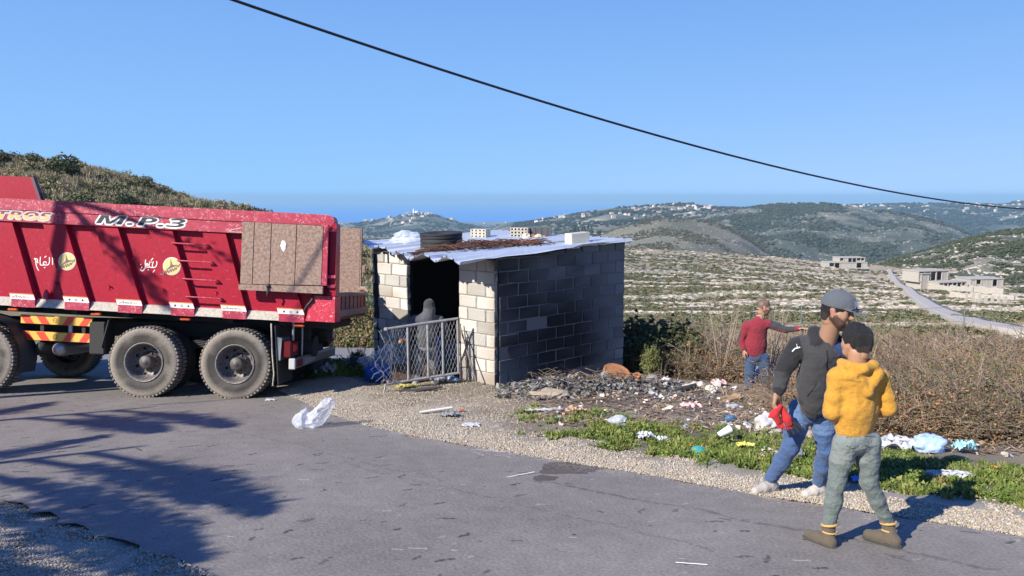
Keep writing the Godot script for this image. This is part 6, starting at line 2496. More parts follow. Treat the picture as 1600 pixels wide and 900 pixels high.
	var greens := [[2.55, 15.0, 1.1, "tall dark green bush in shade against the hut's right corner"], [3.0, 15.3, 0.98, "dark shrub beside the tall one at the hut corner"], [3.45, 15.4, 1.0, "rounded dark shrub at the right of the shaded group by the hut"], [2.62, 14.3, 0.55, "small light green plant sprouting at the foot of the hut's corner"]]
	for q in greens:
		var b := thing("green_bush", q[3], "bush", on_ground(q[0], q[1], 0.0), g.randf() * TAU)
		var f := node_of("foliage", dk, b)
		f.scale = Vector3(1.15, q[2] * 0.86, 1.0) if q[2] > 0.6 else Vector3(0.35, 0.45, 0.35)
		f.position.y = q[2] * 0.5
		f.set_surface_override_material(0, leaf_mat(Color(0.075, 0.095, 0.04) if q[2] > 0.6 else Color(0.17, 0.19, 0.06)))
		var s := node_of("stems", upm, b)
		s.position.y = q[2] * 0.34
		s.scale = Vector3.ONE * q[2] * 0.72
	# a weed with dark stalks by the bags in the shade
	for q in [[-2.95, 14.35, 0.5, "dark stalked weed between the truck's bumper and the hut"], [-3.55, 14.2, 0.42, "leafy dark weed growing in the truck's shade behind the bumper"]]:
		var b := thing("weed", q[3], "weed", on_ground(q[0], q[1], 0.0), g.randf() * TAU)
		var f := node_of("foliage", dk, b)
		f.scale = Vector3(0.34, q[2] * 0.62, 0.34)
		f.position.y = q[2] * 0.42
		f.set_surface_override_material(0, leaf_mat(Color(0.05, 0.06, 0.03)))
		var s := node_of("stems", upm, b)
		s.position.y = q[2] * 0.34
		s.scale = Vector3.ONE * q[2] * 0.9
	# fences: posts and wire on the slope behind the hut
	fence("wire_fence", "thin wire fence on pale posts crossing the slope behind the hut", [Vector2(2.3, 16.4), Vector2(4.4, 18.6), Vector2(8.0, 21.0), Vector2(14.0, 23.5)], 1.35, false)
	fence("chain_link_fence", "low green chain link fence on the bank behind the side road", [Vector2(-8.5, 22.9), Vector2(-6.4, 22.8), Vector2(-4.4, 22.7), Vector2(-2.4, 22.7), Vector2(-0.4, 22.6)], 0.95, true)
	# two leafless saplings by the man in red
	for q in [[3.95, 14.2, 1.9, "leafless sapling with fine upright twigs left of the man in red"], [4.75, 13.9, 1.7, "leafless sapling behind the outstretched arm of the man in red"]]:
		var b := thing("sapling", q[3], "sapling", on_ground(q[0], q[1], -0.02))
		var mb := MB.new()
		mb.col = Color(0.30, 0.25, 0.20)
		for i in 7:
			var a := g.randf() * TAU
			var top := Vector3(cos(a) * 0.35, q[2] * g.randf_range(0.7, 1.05), sin(a) * 0.35)
			mb.tube([Vector3.ZERO, top * 0.5 + Vector3(g.randfn(), 0, g.randfn()) * 0.05, top], [0.012, 0.008, 0.002], 4, false)
			for k in 5:
				var o := top * g.randf_range(0.35, 0.9)
				mb.tube([o, o + Vector3(g.randfn() * 0.16, g.randf_range(0.08, 0.3), g.randfn() * 0.16)], [0.005, 0.001], 3, false)
		obj("branches", mb, M.plain, b)

func fence(called: String, label: String, line: Array, h: float, link: bool) -> void:
	var t := thing(called, label, "fence")
	var pm := mat(lin(0.16, 0.18, 0.18) if not link else lin(0.05, 0.16, 0.09), 0.6, 0.2)
	for i in line.size():
		var p: Vector2 = line[i]
		var mb := MB.new()
		mb.cyl(on_ground(p.x, p.y, -0.2), on_ground(p.x, p.y, h), 0.018, 0.018, 8)
		obj("post", mb, pm, t)
	var w := MB.new()
	w.col = Color(0.14, 0.17, 0.17) if not link else Color(0.05, 0.15, 0.09)
	for i in line.size() - 1:
		var a: Vector2 = line[i]
		var b: Vector2 = line[i + 1]
		if not link:
			for k in 3:
				var hh = h * [0.95, 0.62, 0.3][k]
				var m := (a + b) * 0.5
				w.tube([on_ground(a.x, a.y, hh), on_ground(m.x, m.y, hh - 0.05), on_ground(b.x, b.y, hh)], 0.006, 3, false)
		else:
			var n := 22
			for k in n:
				for s in [1.0, -1.0]:
					var u0 := (k + (0.0 if s > 0 else 1.0)) / n
					for r in 6:
						var v0 := r / 6.0
						var ua := fposmod(u0 + s * v0 * 6.0 / n, 1.0)
						var ub = ua + s / n
						var pa := a.lerp(b, ua)
						var pb := a.lerp(b, ub)
						w.tube([on_ground(pa.x, pa.y, v0 * h), on_ground(pb.x, pb.y, (v0 + 1.0 / 6) * h)], 0.006, 3, false)
			w.tube([on_ground(a.x, a.y, h), on_ground(b.x, b.y, h)], 0.012, 5, false)
	var o := obj("wires", w, M.plain, t)
	o.set_meta("kind", "stuff")

# ---------------------------------------------------------------- people
func chain(fl: Flesh, pts: Array, radii: Array, col: Color, k := 0.03, squeeze := Vector3.ZERO) -> void:
	for i in pts.size() - 1:
		fl.limb(pts[i], pts[i + 1], radii[i], radii[i + 1], col, k, squeeze)

func facing(at: Vector3, forward: Vector3, up: Vector3, s := 1.0) -> Transform3D:
	var z := forward.normalized()
	var x := up.cross(z).normalized()
	return Transform3D(Basis(x, z.cross(x), z).scaled(Vector3(s, s, s)), at)

func head(mb: MB, xf: Transform3D, skin: Color, beard, lips: Color, jaw := 1.0) -> void:
	var f := Flesh.new(Vector3(-0.125, -0.155, -0.145), Vector3(0.125, 0.155, 0.145), 0.0058)
	var b: Color = skin if beard == null else beard
	var k := 0.022
	f.limb(Vector3(0, 0.036, -0.022), Vector3(0, 0.03, -0.012), 0.098, 0.098, skin, k, Vector3(0.24, 0, 0))
	f.limb(Vector3(0, 0.0, 0.025), Vector3(0, -0.045, 0.038), 0.072 * jaw, 0.056 * jaw, skin, k, Vector3(0.08, 0, 0))
	f.limb(Vector3(0, -0.07, 0.045), Vector3(0, -0.09, 0.05), 0.042 * jaw, 0.034 * jaw, b, k)
	for s in [-1.0, 1.0]:
		f.limb(Vector3(s * 0.054, -0.035, -0.005), Vector3(s * 0.026, -0.086, 0.045), 0.024, 0.024, b, k)
		f.limb(Vector3(s * 0.066, -0.022, 0.012), Vector3(s * 0.045, -0.062, 0.05), 0.018, 0.026, b, k)
		f.limb(Vector3(s * 0.042, -0.012, 0.058), Vector3(s * 0.05, -0.008, 0.035), 0.028, 0.026, skin, k)
		f.limb(Vector3(s * 0.012, 0.032, 0.084), Vector3(s * 0.044, 0.03, 0.066), 0.013, 0.012, skin, 0.012)
		f.limb(Vector3(s * 0.031, 0.008, 0.098), Vector3(s * 0.034, 0.008, 0.096), 0.014, 0.014, Color(skin.r * 0.62, skin.g * 0.55, skin.b * 0.5), 0.012, Vector3.ZERO, true)
		f.limb(Vector3(s * 0.031, 0.008, 0.078), Vector3(s * 0.032, 0.008, 0.078), 0.0115, 0.0115, Color(0.03, 0.02, 0.016), 0.004)
		f.limb(Vector3(s * 0.016, 0.033, 0.097), Vector3(s * 0.046, 0.034, 0.078), 0.005, 0.0045, Color(0.02, 0.015, 0.012), 0.005)
		f.limb(Vector3(s * 0.079, 0.022, -0.012), Vector3(s * 0.081, -0.018, -0.004), 0.021, 0.014, Color(skin.r * 1.08, skin.g * 0.92, skin.b * 0.9), 0.008, Vector3(1.2, 0, 0))
	f.limb(Vector3(0, 0.022, 0.09), Vector3(0, -0.014, 0.110), 0.010, 0.0135, skin, 0.014)
	f.limb(Vector3(-0.012, -0.02, 0.098), Vector3(0.012, -0.02, 0.098), 0.010, 0.010, skin, 0.010)
	f.limb(Vector3(-0.02, -0.040, 0.086), Vector3(0.02, -0.040, 0.086), 0.009, 0.009, b, 0.01)
	f.limb(Vector3(-0.017, -0.051, 0.088), Vector3(0.017, -0.051, 0.088), 0.0065, 0.0065, lips, 0.006)
	f.limb(Vector3(-0.014, -0.060, 0.086), Vector3(0.014, -0.060, 0.086), 0.007, 0.007, lips, 0.006)
	f.limb(Vector3(0, -0.098, 0.062), Vector3(0, -0.096, 0.066), 0.021, 0.02, b, k)
	f.limb(Vector3(0, -0.05, -0.03), Vector3(0, -0.075, -0.035), 0.06, 0.058, skin, k)
	var keep := mb.xf
	mb.xf = keep * xf
	f.add_to(mb)
	mb.xf = keep

func hair_cap(xf: Transform3D, thick: float, col: Color, brow: float, nape: float, rough := 0.004) -> MB:
	var f := Flesh.new(Vector3(-0.13, -0.15, -0.15), Vector3(0.13, 0.17, 0.14), 0.006)
	f.limb(Vector3(0, 0.038, -0.022), Vector3(0, 0.034, -0.010), 0.098 + thick, 0.098 + thick, col, 0.02, Vector3(0.22, 0, 0))
	f.limb(Vector3(0, -0.03, -0.05), Vector3(0, -0.075, -0.052), 0.062 + thick * 0.4, 0.055, Color(col.r * 3.2, col.g * 2.6, col.b * 2.2), 0.03)
	f.limb(Vector3(-0.02, 0.11, 0.03), Vector3(0.02, 0.115, -0.03), 0.035, 0.035, col, 0.03)
	var nz := noise_of(301, 26.0, 2)
	f.wrinkle(nz, rough, Vector3(1, 0.35, 1))
	f.cut(Vector3(0, brow, 0.085), Vector3(0, -0.62, 0.78).normalized())
	f.cut(Vector3(0, nape, -0.07), Vector3(0, -1.0, -0.1).normalized())
	var mb := MB.new()
	mb.xf = xf
	f.add_to(mb)
	return mb

# a hand: fingers along +y, palm facing +z, thumb on the side of x = side
func hand(mb: MB, xf: Transform3D, side: float, curl: Array, skin: Color, s := 1.0) -> void:
	var f := Flesh.new(Vector3(-0.075, -0.03, -0.05), Vector3(0.075, 0.20, 0.10), 0.0042)
	var xs := [-0.031, -0.0105, 0.0105, 0.029]
	var ln := [0.068, 0.078, 0.073, 0.056]
	for i in 4:
		var x: float = xs[i] * side
		x = -x
		f.limb(Vector3(x * 0.55, 0.0, 0), Vector3(x, 0.082 - 0.006 * absf(i - 1.3), -0.004), 0.017, 0.0115, skin, 0.012)
		var p := Vector3(x, 0.084 - 0.006 * absf(i - 1.3), -0.003)
		var a: float = curl[i] * 0.4
		var l: float = ln[i]
		for j in 3:
			var q = p + Vector3(x * 0.02, cos(a), sin(a)) * l * [0.45, 0.31, 0.24][j]
			f.limb(p, q, [0.0098, 0.0090, 0.0082][j], [0.0090, 0.0082, 0.0070][j], skin, 0.004)
			p = q
			a += curl[i]
	var t0 := Vector3(side * 0.022, 0.018, 0.006)
	var t1 := Vector3(side * 0.050, 0.052, 0.018 + 0.008 * curl[4])
	var t2 := Vector3(side * (0.055 - 0.018 * curl[4]), 0.082, 0.026 + 0.016 * curl[4])
	var t3 := Vector3(side * (0.050 - 0.034 * curl[4]), 0.104, 0.032 + 0.02 * curl[4])
	f.limb(t0, t1, 0.016, 0.0125, skin, 0.01)
	f.limb(t1, t2, 0.0115, 0.0105, skin, 0.005)
	f.limb(t2, t3, 0.0105, 0.008, skin, 0.004)
	f.limb(Vector3(0, -0.03, 0), Vector3(0, 0.02, 0), 0.025, 0.024, skin, 0.015, Vector3(0, 0, 0.35))
	var keep := mb.xf
	mb.xf = keep * xf * Transform3D(Basis.from_scale(Vector3(s, s, s)), Vector3.ZERO)
	f.add_to(mb)
	mb.xf = keep

func cloth_mat(sd: int, weave := 1.0) -> StandardMaterial3D:
	var m := mat(Color.WHITE, 0.95, 0.0, true)
	m.albedo_texture = tex(sd, 256, 0.06, [[0.0, Color(0.74, 0.74, 0.74)], [0.5, Color(0.92, 0.92, 0.92)], [1.0, Color(1, 1, 1)]], 4)
	m.uv1_triplanar = true
	m.uv1_scale = Vector3(2.4, 2.4, 2.4)
	m.heightmap_enabled = true
	m.heightmap_texture = M.fold
	m.heightmap_scale = 0.7 * weave
	m.rim_enabled = true
	m.rim = 0.25
	m.rim_tint = 0.5
	return m

func shoe(t: Node3D, called: String, heel: Vector3, toe: Vector3, ankle: Vector3, upper: Color, sole: Color, h: float, m: Material, wide := 0.043) -> void:
	var lo := heel.min(toe).min(ankle) - Vector3(0.1, 0.1, 0.1)
	var hi := heel.max(toe).max(ankle) + Vector3(0.1, 0.12, 0.1)
	var f := Flesh.new(lo, hi, 0.0075)
	var d := (toe - heel)
	var up := Vector3(0, 0.035, 0)
	f.limb(heel + up, heel + up + d * 0.5, wide * 0.92, wide, upper, 0.02)
	f.limb(heel + up + d * 0.5, toe + up * 0.85 - d.normalized() * wide * 0.6, wide * 1.02, wide * 0.82, upper, 0.02)
	f.limb(heel + up + d * 0.12, ankle.lerp(heel + up + d * 0.2, 0.15) + Vector3(0, h, 0), wide, wide * 1.05, upper, 0.02)
	f.limb(heel + d * 0.3 + up * 1.8, heel + d * 0.62 + up * 1.1, wide * 0.7, wide * 0.6, Color(upper.r * 0.8, upper.g * 0.8, upper.b * 0.8), 0.015)
	f.limb(heel + Vector3(0, 0.004, 0), toe + Vector3(0, 0.004, 0) - d.normalized() * wide * 0.5, wide * 1.08, wide * 1.02, sole, 0.008, Vector3(0, 1.6, 0))
	f.cut(heel + Vector3(0, -0.012, 0), Vector3(0, -1, 0))
	var mb := MB.new()
	f.add_to(mb)
	obj(called, mb, m, t)

func people() -> void:
	var folds := noise_of(311, 5.0, 2)
	folds.fractal_type = FastNoiseLite.FRACTAL_RIDGED
	var folds2 := noise_of(313, 10.0, 3)
	M.skin = mat(Color.WHITE, 0.6, 0.0, true)
	M.skin.subsurf_scatter_enabled = true
	M.skin.subsurf_scatter_strength = 0.08
	M.hair = mat(Color.WHITE, 0.6, 0.0, true)
	M.hair.uv1_triplanar = true
	M.hair.uv1_scale = Vector3(9, 2.5, 9)
	M.hair.heightmap_enabled = true
	M.hair.heightmap_texture = M.fine
	M.hair.heightmap_scale = 0.8
	M.cloth = cloth_mat(321)
	M.denim = cloth_mat(323, 1.6)
	M.shoe = cloth_mat(325, 0.8)
	man_with_cap(folds, folds2)
	boy(folds, folds2)
	man_in_red(folds, folds2)
	stooping_man(folds, folds2)

func man_with_cap(folds: FastNoiseLite, folds2: FastNoiseLite) -> void:
	var t := thing("person", "man in grey cap, dark zip jacket and blue jeans striding with red gloves in hand", "person", Vector3(2.44, -0.79, -6.47))
	var skin := Color(0.30, 0.165, 0.105)
	var neck_b := Vector3(0.075, 1.455, 0.40)
	var head_c := Vector3(0.122, 1.688, 0.50)
	var hx := facing(head_c, Vector3(0.72, -0.20, 0.68), Vector3(0.10, 1, 0.1), 1.1)
	var sh_r := Vector3(-0.115, 1.385, 0.31)
	var el_r := Vector3(-0.225, 1.165, 0.31)
	var wr_r := Vector3(-0.268, 1.0, 0.36)
	var sh_l := Vector3(0.262, 1.37, 0.44)
	var el_l := Vector3(0.30, 1.14, 0.50)
	var wr_l := Vector3(0.20, 1.03, 0.66)
	var chest := Vector3(0.090, 1.26, 0.345)
	var belly := Vector3(0.080, 1.05, 0.28)
	var pel := Vector3(0.072, 0.87, 0.19)
	var hip_r := Vector3(-0.005, 0.80, 0.16)
	var kn_r := Vector3(-0.065, 0.475, 0.13)
	var an_r := Vector3(-0.150, 0.10, -0.07)
	var hip_l := Vector3(0.150, 0.815, 0.215)
	var kn_l := Vector3(0.205, 0.475, 0.20)
	var an_l := Vector3(0.235, 0.10, 0.02)
	var fwd := Vector3(0.68, 0, 0.73)
	# body
	var b := Flesh.new(Vector3(-0.5, -0.05, -0.25), Vector3(0.55, 1.62, 0.85), 0.014)
	chain(b, [neck_b + Vector3(0, -0.05, 0), head_c + Vector3(-0.02, -0.06, -0.03)], [0.076, 0.070], skin)
	chain(b, [chest, belly, pel], [0.12, 0.11, 0.11], skin, 0.05, fwd * 0.5)
	chain(b, [sh_r, el_r, wr_r], [0.055, 0.042, 0.030], skin)
	chain(b, [sh_l, el_l, wr_l], [0.055, 0.042, 0.030], skin)
	chain(b, [hip_r, kn_r, an_r], [0.085, 0.055, 0.04], skin)
	chain(b, [hip_l, kn_l, an_l], [0.085, 0.055, 0.04], skin)
	var mb := MB.new()
	b.add_to(mb)
	head(mb, hx, skin, Color(0.075, 0.042, 0.03), Color(0.26, 0.11, 0.085))
	hand(mb, facing(Vector3(-0.278, 0.985, 0.362), Vector3(0.35, 0.0, 0.9), Vector3(0.06, -1, 0.0)) * Transform3D(Basis.IDENTITY, Vector3.ZERO), 1.0, [1.0, 1.05, 1.05, 1.1, 0.8], skin, 1.12)
	hand(mb, facing(wr_l, Vector3(-0.3, -0.5, 0.5), Vector3(-0.5, -0.3, 0.8)), -1.0, [0.5, 0.5, 0.55, 0.6, 0.4], skin, 1.05)
	obj("body", mb, M.skin, t)
	# navy polo shirt, seen in the neck of the jacket
	var sh := Flesh.new(Vector3(-0.25, 0.82, 0.0), Vector3(0.4, 1.54, 0.65), 0.011)
	var navy := Color(0.022, 0.045, 0.12)
	chain(sh, [chest + Vector3(0, 0.07, 0.01), belly], [0.158, 0.15], navy, 0.05, fwd * 0.3)
	sh.limb(sh_r + Vector3(0.03, 0, 0), sh_l - Vector3(0.03, 0, 0), 0.062, 0.062, navy, 0.05)
	sh.limb(neck_b + Vector3(-0.01, -0.035, -0.005), neck_b + Vector3(0.0, 0.015, 0.0), 0.085, 0.078, navy, 0.02)
	sh.limb(neck_b + Vector3(0.005, 0.0, 0.01), neck_b + Vector3(0.03, 0.10, 0.03), 0.066, 0.072, navy, 0.006, Vector3.ZERO, true)
	sh.wrinkle(folds2, 0.0048)
	var smb := MB.new()
	sh.add_to(smb)
	obj("polo_shirt", smb, M.cloth, t)
	# jacket
	var grey := Color(0.042, 0.043, 0.046)
	var blackish := Color(0.016, 0.017, 0.021)
	var j := Flesh.new(Vector3(-0.45, 0.78, -0.05), Vector3(0.52, 1.62, 0.86), 0.0095)
	chain(j, [chest + Vector3(0, 0.05, 0.0), belly + Vector3(0.0, 0.03, 0.0), belly + Vector3(0.005, -0.10, -0.02)], [0.196, 0.200, 0.186], grey, 0.05, fwd * 0.30)
	j.limb(belly + Vector3(0.0, -0.11, -0.025), belly + Vector3(0.004, -0.135, -0.03), 0.182, 0.174, blackish, 0.012, fwd * 0.30)
	j.limb(sh_r + Vector3(0.05, 0.0, 0.02), sh_l - Vector3(0.05, 0.0, 0.0), 0.085, 0.085, grey, 0.06)
	chain(j, [sh_r + Vector3(0.005, -0.015, 0), sh_r.lerp(el_r, 0.65), el_r], [0.088, 0.075, 0.068], blackish, 0.03)
	chain(j, [el_r, el_r.lerp(wr_r, 0.7)], [0.068, 0.056], grey, 0.02)
	j.limb(el_r.lerp(wr_r, 0.72), wr_r + Vector3(0, 0.012, 0), 0.055, 0.046, blackish, 0.01)
	chain(j, [sh_l, el_l, wr_l], [0.085, 0.068, 0.05], blackish, 0.03)
	# hood lying behind the neck
	j.limb(neck_b + Vector3(-0.085, -0.02, 0.04), neck_b + Vector3(-0.07, 0.04, -0.05), 0.042, 0.05, blackish, 0.03)
	j.limb(neck_b + Vector3(-0.07, 0.04, -0.05), neck_b + Vector3(0.06, 0.03, -0.09), 0.05, 0.05, blackish, 0.03)
	j.limb(neck_b + Vector3(0.06, 0.03, -0.09), neck_b + Vector3(0.12, -0.03, 0.02), 0.05, 0.04, blackish, 0.03)
	# the open neck
	j.limb(neck_b + Vector3(0.04, 0.10, 0.06), neck_b + Vector3(0.075, -0.01, 0.10), 0.085, 0.072, blackish, 0.012, Vector3.ZERO, true)
	j.limb(neck_b + Vector3(0.08, -0.02, 0.115), chest + Vector3(0.125, 0.015, 0.135), 0.068, 0.014, blackish, 0.012, Vector3.ZERO, true)
	j.wrinkle(folds, 0.0081, Vector3(1, 0.8, 1), 0.75, 1.33)
	j.wrinkle(folds2, 0.0060)
	var jm := MB.new()
	j.add_to(jm)
	var jo := obj("jacket", jm, M.cloth, t)
	var zp := MB.new()
	zp.tube(j.snap([chest + Vector3(0.095, 0.045, 0.150), chest + Vector3(0.10, -0.05, 0.158), belly + Vector3(0.085, 0.03, 0.165), belly + Vector3(0.075, -0.12, 0.13)], 0.002), 0.005, 5)
	obj("zip", zp, mat(lin(0.09, 0.09, 0.095), 0.4, 0.5), jo)
	var ds := MB.new()
	ds.tube(j.snap([neck_b + Vector3(-0.035, -0.06, 0.135), neck_b + Vector3(-0.025, -0.14, 0.158), neck_b + Vector3(-0.03, -0.2, 0.15), neck_b + Vector3(0.015, -0.285, 0.142)], 0.003), 0.005, 5)
	obj("drawstring", ds, mat(lin(0.008, 0.008, 0.01), 0.8), jo)
	var pk := MB.new()
	pk.tube(j.snap([belly + Vector3(-0.075, 0.06, 0.150), belly + Vector3(-0.10, 0.0, 0.140), belly + Vector3(-0.12, -0.055, 0.118)], 0.0), 0.005, 5)
	obj("pocket_seam", pk, mat(lin(0.01, 0.01, 0.012), 0.8), jo)
	var lg := MB.new()
	lg.xf = facing(j.snap([sh_r + Vector3(-0.035, -0.005, 0.078)], 0.002)[0], Vector3(-0.35, 0.25, 0.9), Vector3.UP)
	ribbon(lg, [Vector2(-0.03, -0.03), Vector2(-0.01, -0.005), Vector2(0.01, 0.0), Vector2(0.03, 0.012)], 0.009, Vector3.ZERO, 1.0, 0.0)
	ribbon(lg, [Vector2(0.008, 0.0), Vector2(0.002, 0.03)], 0.008, Vector3.ZERO, 1.0, 0.0)
	obj("sleeve_mark", lg, mat(lin(0.6, 0.6, 0.6), 0.7), jo)
	# jeans
	var blue := Color(0.052, 0.105, 0.235)
	var pale := Color(0.095, 0.165, 0.315)
	var q := Flesh.new(Vector3(-0.34, 0.03, -0.2), Vector3(0.42, 0.98, 0.45), 0.0095)
	chain(q, [pel + Vector3(0, 0.06, 0.02), pel + Vector3(0, -0.04, 0)], [0.135, 0.14], blue, 0.04, fwd * 0.22)
	chain(q, [hip_r, hip_r.lerp(kn_r, 0.5)], [0.104, 0.092], pale, 0.03)
	chain(q, [hip_r.lerp(kn_r, 0.5), kn_r, kn_r.lerp(an_r, 0.45), an_r + Vector3(0, 0.02, 0)], [0.092, 0.074, 0.069, 0.060], blue, 0.03)
	chain(q, [hip_l, hip_l.lerp(kn_l, 0.5)], [0.104, 0.090], pale, 0.03)
	chain(q, [hip_l.lerp(kn_l, 0.5), kn_l, kn_l.lerp(an_l, 0.5), an_l + Vector3(0, 0.015, 0)], [0.090, 0.072, 0.067, 0.058], blue, 0.03)
	q.wrinkle(folds, 0.0063, Vector3(0.7, 1.3, 0.7))
	q.wrinkle(folds2, 0.0060, Vector3.ONE, 0.05, 0.62)
	var qm := MB.new()
	q.add_to(qm)
	var qo := obj("jeans", qm, M.denim, t)
	var belt := MB.new()
	belt.tube(q.snap([pel + Vector3(-0.135, 0.075, 0.03), pel + Vector3(-0.10, 0.062, 0.115), pel + Vector3(-0.02, 0.05, 0.155), pel + Vector3(0.08, 0.045, 0.155)], 0.004), 0.014, 6)
	obj("belt", belt, mat(lin(0.012, 0.011, 0.011), 0.5), qo)
	# trainers
	shoe(t, "shoe", Vector3(-0.115, 0.008, -0.09), Vector3(-0.335, 0.0, 0.02), an_r, Color(0.42, 0.385, 0.35), Color(0.24, 0.215, 0.19), 0.02, M.shoe, 0.046)
	shoe(t, "shoe", Vector3(0.285, 0.008, 0.0), Vector3(0.075, 0.0, 0.09), an_l, Color(0.50, 0.455, 0.40), Color(0.44, 0.40, 0.34), 0.02, M.shoe, 0.046)
	# hair and cap
	var hr := hair_cap(hx, 0.004, Color(0.012, 0.010, 0.010), 0.05, -0.075, 0.002)
	obj("hair", hr, M.hair, t)
	var capm := cloth_mat(331, 0.6)
	var cf := Flesh.new(Vector3(-0.14, -0.02, -0.16), Vector3(0.14, 0.18, 0.25), 0.006)
	var cg := Color(0.088, 0.10, 0.118)
	cf.limb(Vector3(0, 0.050, -0.022), Vector3(0, 0.055, -0.008), 0.110, 0.108, cg, 0.02, Vector3(0.14, 0, 0))
	cf.limb(Vector3(0, 0.085, 0.045), Vector3(0, 0.06, 0.065), 0.056, 0.052, cg, 0.03)
	cf.cut(Vector3(0, 0.040, 0), Vector3(0, -1, 0.02))
	cf.limb(Vector3(-0.045, 0.048, 0.08), Vector3(0.045, 0.048, 0.08), 0.030, 0.030, cg, 0.008, Vector3(0, 4.5, 0))
	cf.limb(Vector3(-0.03, 0.046, 0.10), Vector3(-0.02, 0.030, 0.170), 0.055, 0.030, cg, 0.012, Vector3(0, 7.0, 0))
	cf.limb(Vector3(0.03, 0.046, 0.10), Vector3(0.02, 0.030, 0.170), 0.055, 0.030, cg, 0.012, Vector3(0, 7.0, 0))
	var cm := MB.new()
	cm.xf = hx
	cf.add_to(cm)
	cm.col = cg
	cm.blob(Vector3(0, 0.166, -0.016), Vector3(0.011, 0.006, 0.011), folds, 0.0)
	var capo := obj("cap", cm, capm, t)
	var em := MB.new()
	em.xf = hx * facing(Vector3(-0.008, 0.094, 0.1065), Vector3(-0.04, 0.35, 0.94), Vector3.UP)
	for st in [[[-0.032, -0.024], [-0.028, 0.022]], [[-0.028, 0.022], [-0.002, -0.024]], [[-0.002, -0.024], [0.0, 0.022]], [[0.004, 0.026], [0.016, 0.002]], [[0.032, 0.022], [0.016, 0.002]], [[0.016, 0.002], [0.016, -0.026]], [[-0.038, 0.022], [-0.02, 0.022]], [[-0.04, -0.024], [-0.024, -0.024]], [[0.006, -0.026], [0.026, -0.026]]]:
		ribbon(em, [Vector2(st[0][0], st[0][1]), Vector2(st[1][0], st[1][1])], 0.008, Vector3(0, 0, 0.004), 1.0, 0.0)
	obj("emblem", em, mat(lin(0.72, 0.72, 0.72), 0.7), capo)
	# ---- the red work gloves in his hand
	var gm := cloth_mat(335, 1.0)
	for k in 2:
		var g := Flesh.new(Vector3(-0.42, 0.60, 0.26), Vector3(-0.08, 1.02, 0.56), 0.0062)
		var red := Color(0.50, 0.022, 0.026)
		var dark := Color(0.020, 0.021, 0.032)
		if k == 0:
			var p0 := Vector3(-0.268, 0.90, 0.405)
			g.limb(p0, p0 + Vector3(-0.055, -0.055, 0.03), 0.020, 0.030, red, 0.02)
			g.limb(p0 + Vector3(-0.055, -0.055, 0.03), p0 + Vector3(-0.02, -0.115, 0.03), 0.034, 0.026, red, 0.02)
			g.limb(p0 + Vector3(-0.05, -0.06, 0.03), p0 + Vector3(-0.095, -0.075, 0.03), 0.014, 0.011, red, 0.008)
			for i in 3:
				g.limb(p0 + Vector3(-0.04 + i * 0.018, -0.10, 0.03), p0 + Vector3(-0.02 + i * 0.026, -0.165 - 0.008 * i, 0.036), 0.012, 0.009, red, 0.005)
		else:
			var p0 := Vector3(-0.255, 0.89, 0.39)
			g.limb(p0, p0 + Vector3(0.045, -0.09, 0.02), 0.022, 0.033, red, 0.02)
			g.limb(p0 + Vector3(0.045, -0.09, 0.02), p0 + Vector3(0.062, -0.125, 0.02), 0.034, 0.03, red, 0.02)
			for i in 4:
				var f0 := p0 + Vector3(0.038 + i * 0.017, -0.13 + 0.006 * i, 0.02)
				var f1 := f0 + Vector3(0.018 + i * 0.013, -0.05 + i * 0.003, 0.0)
				var f2 := f1 + Vector3(0.014 + i * 0.010, -0.052 + i * 0.006, 0.0)
				g.limb(f0, f1, 0.012, 0.0105, red if i < 2 else dark, 0.004)
				g.limb(f1, f2, 0.0105, 0.0085, dark, 0.004)
			g.limb(p0 + Vector3(0.03, -0.06, 0.02), p0 + Vector3(0.0, -0.13, 0.03), 0.014, 0.010, red, 0.006)
		var om := MB.new()
		g.add_to(om)
		var go := obj("work_glove", om, gm)
		go.position = t.position
		tag(go, ["crumpled red work glove held bunched in the striding man's fist", "red work glove with dark fingertips dangling from the striding man's fist"][k], "glove")

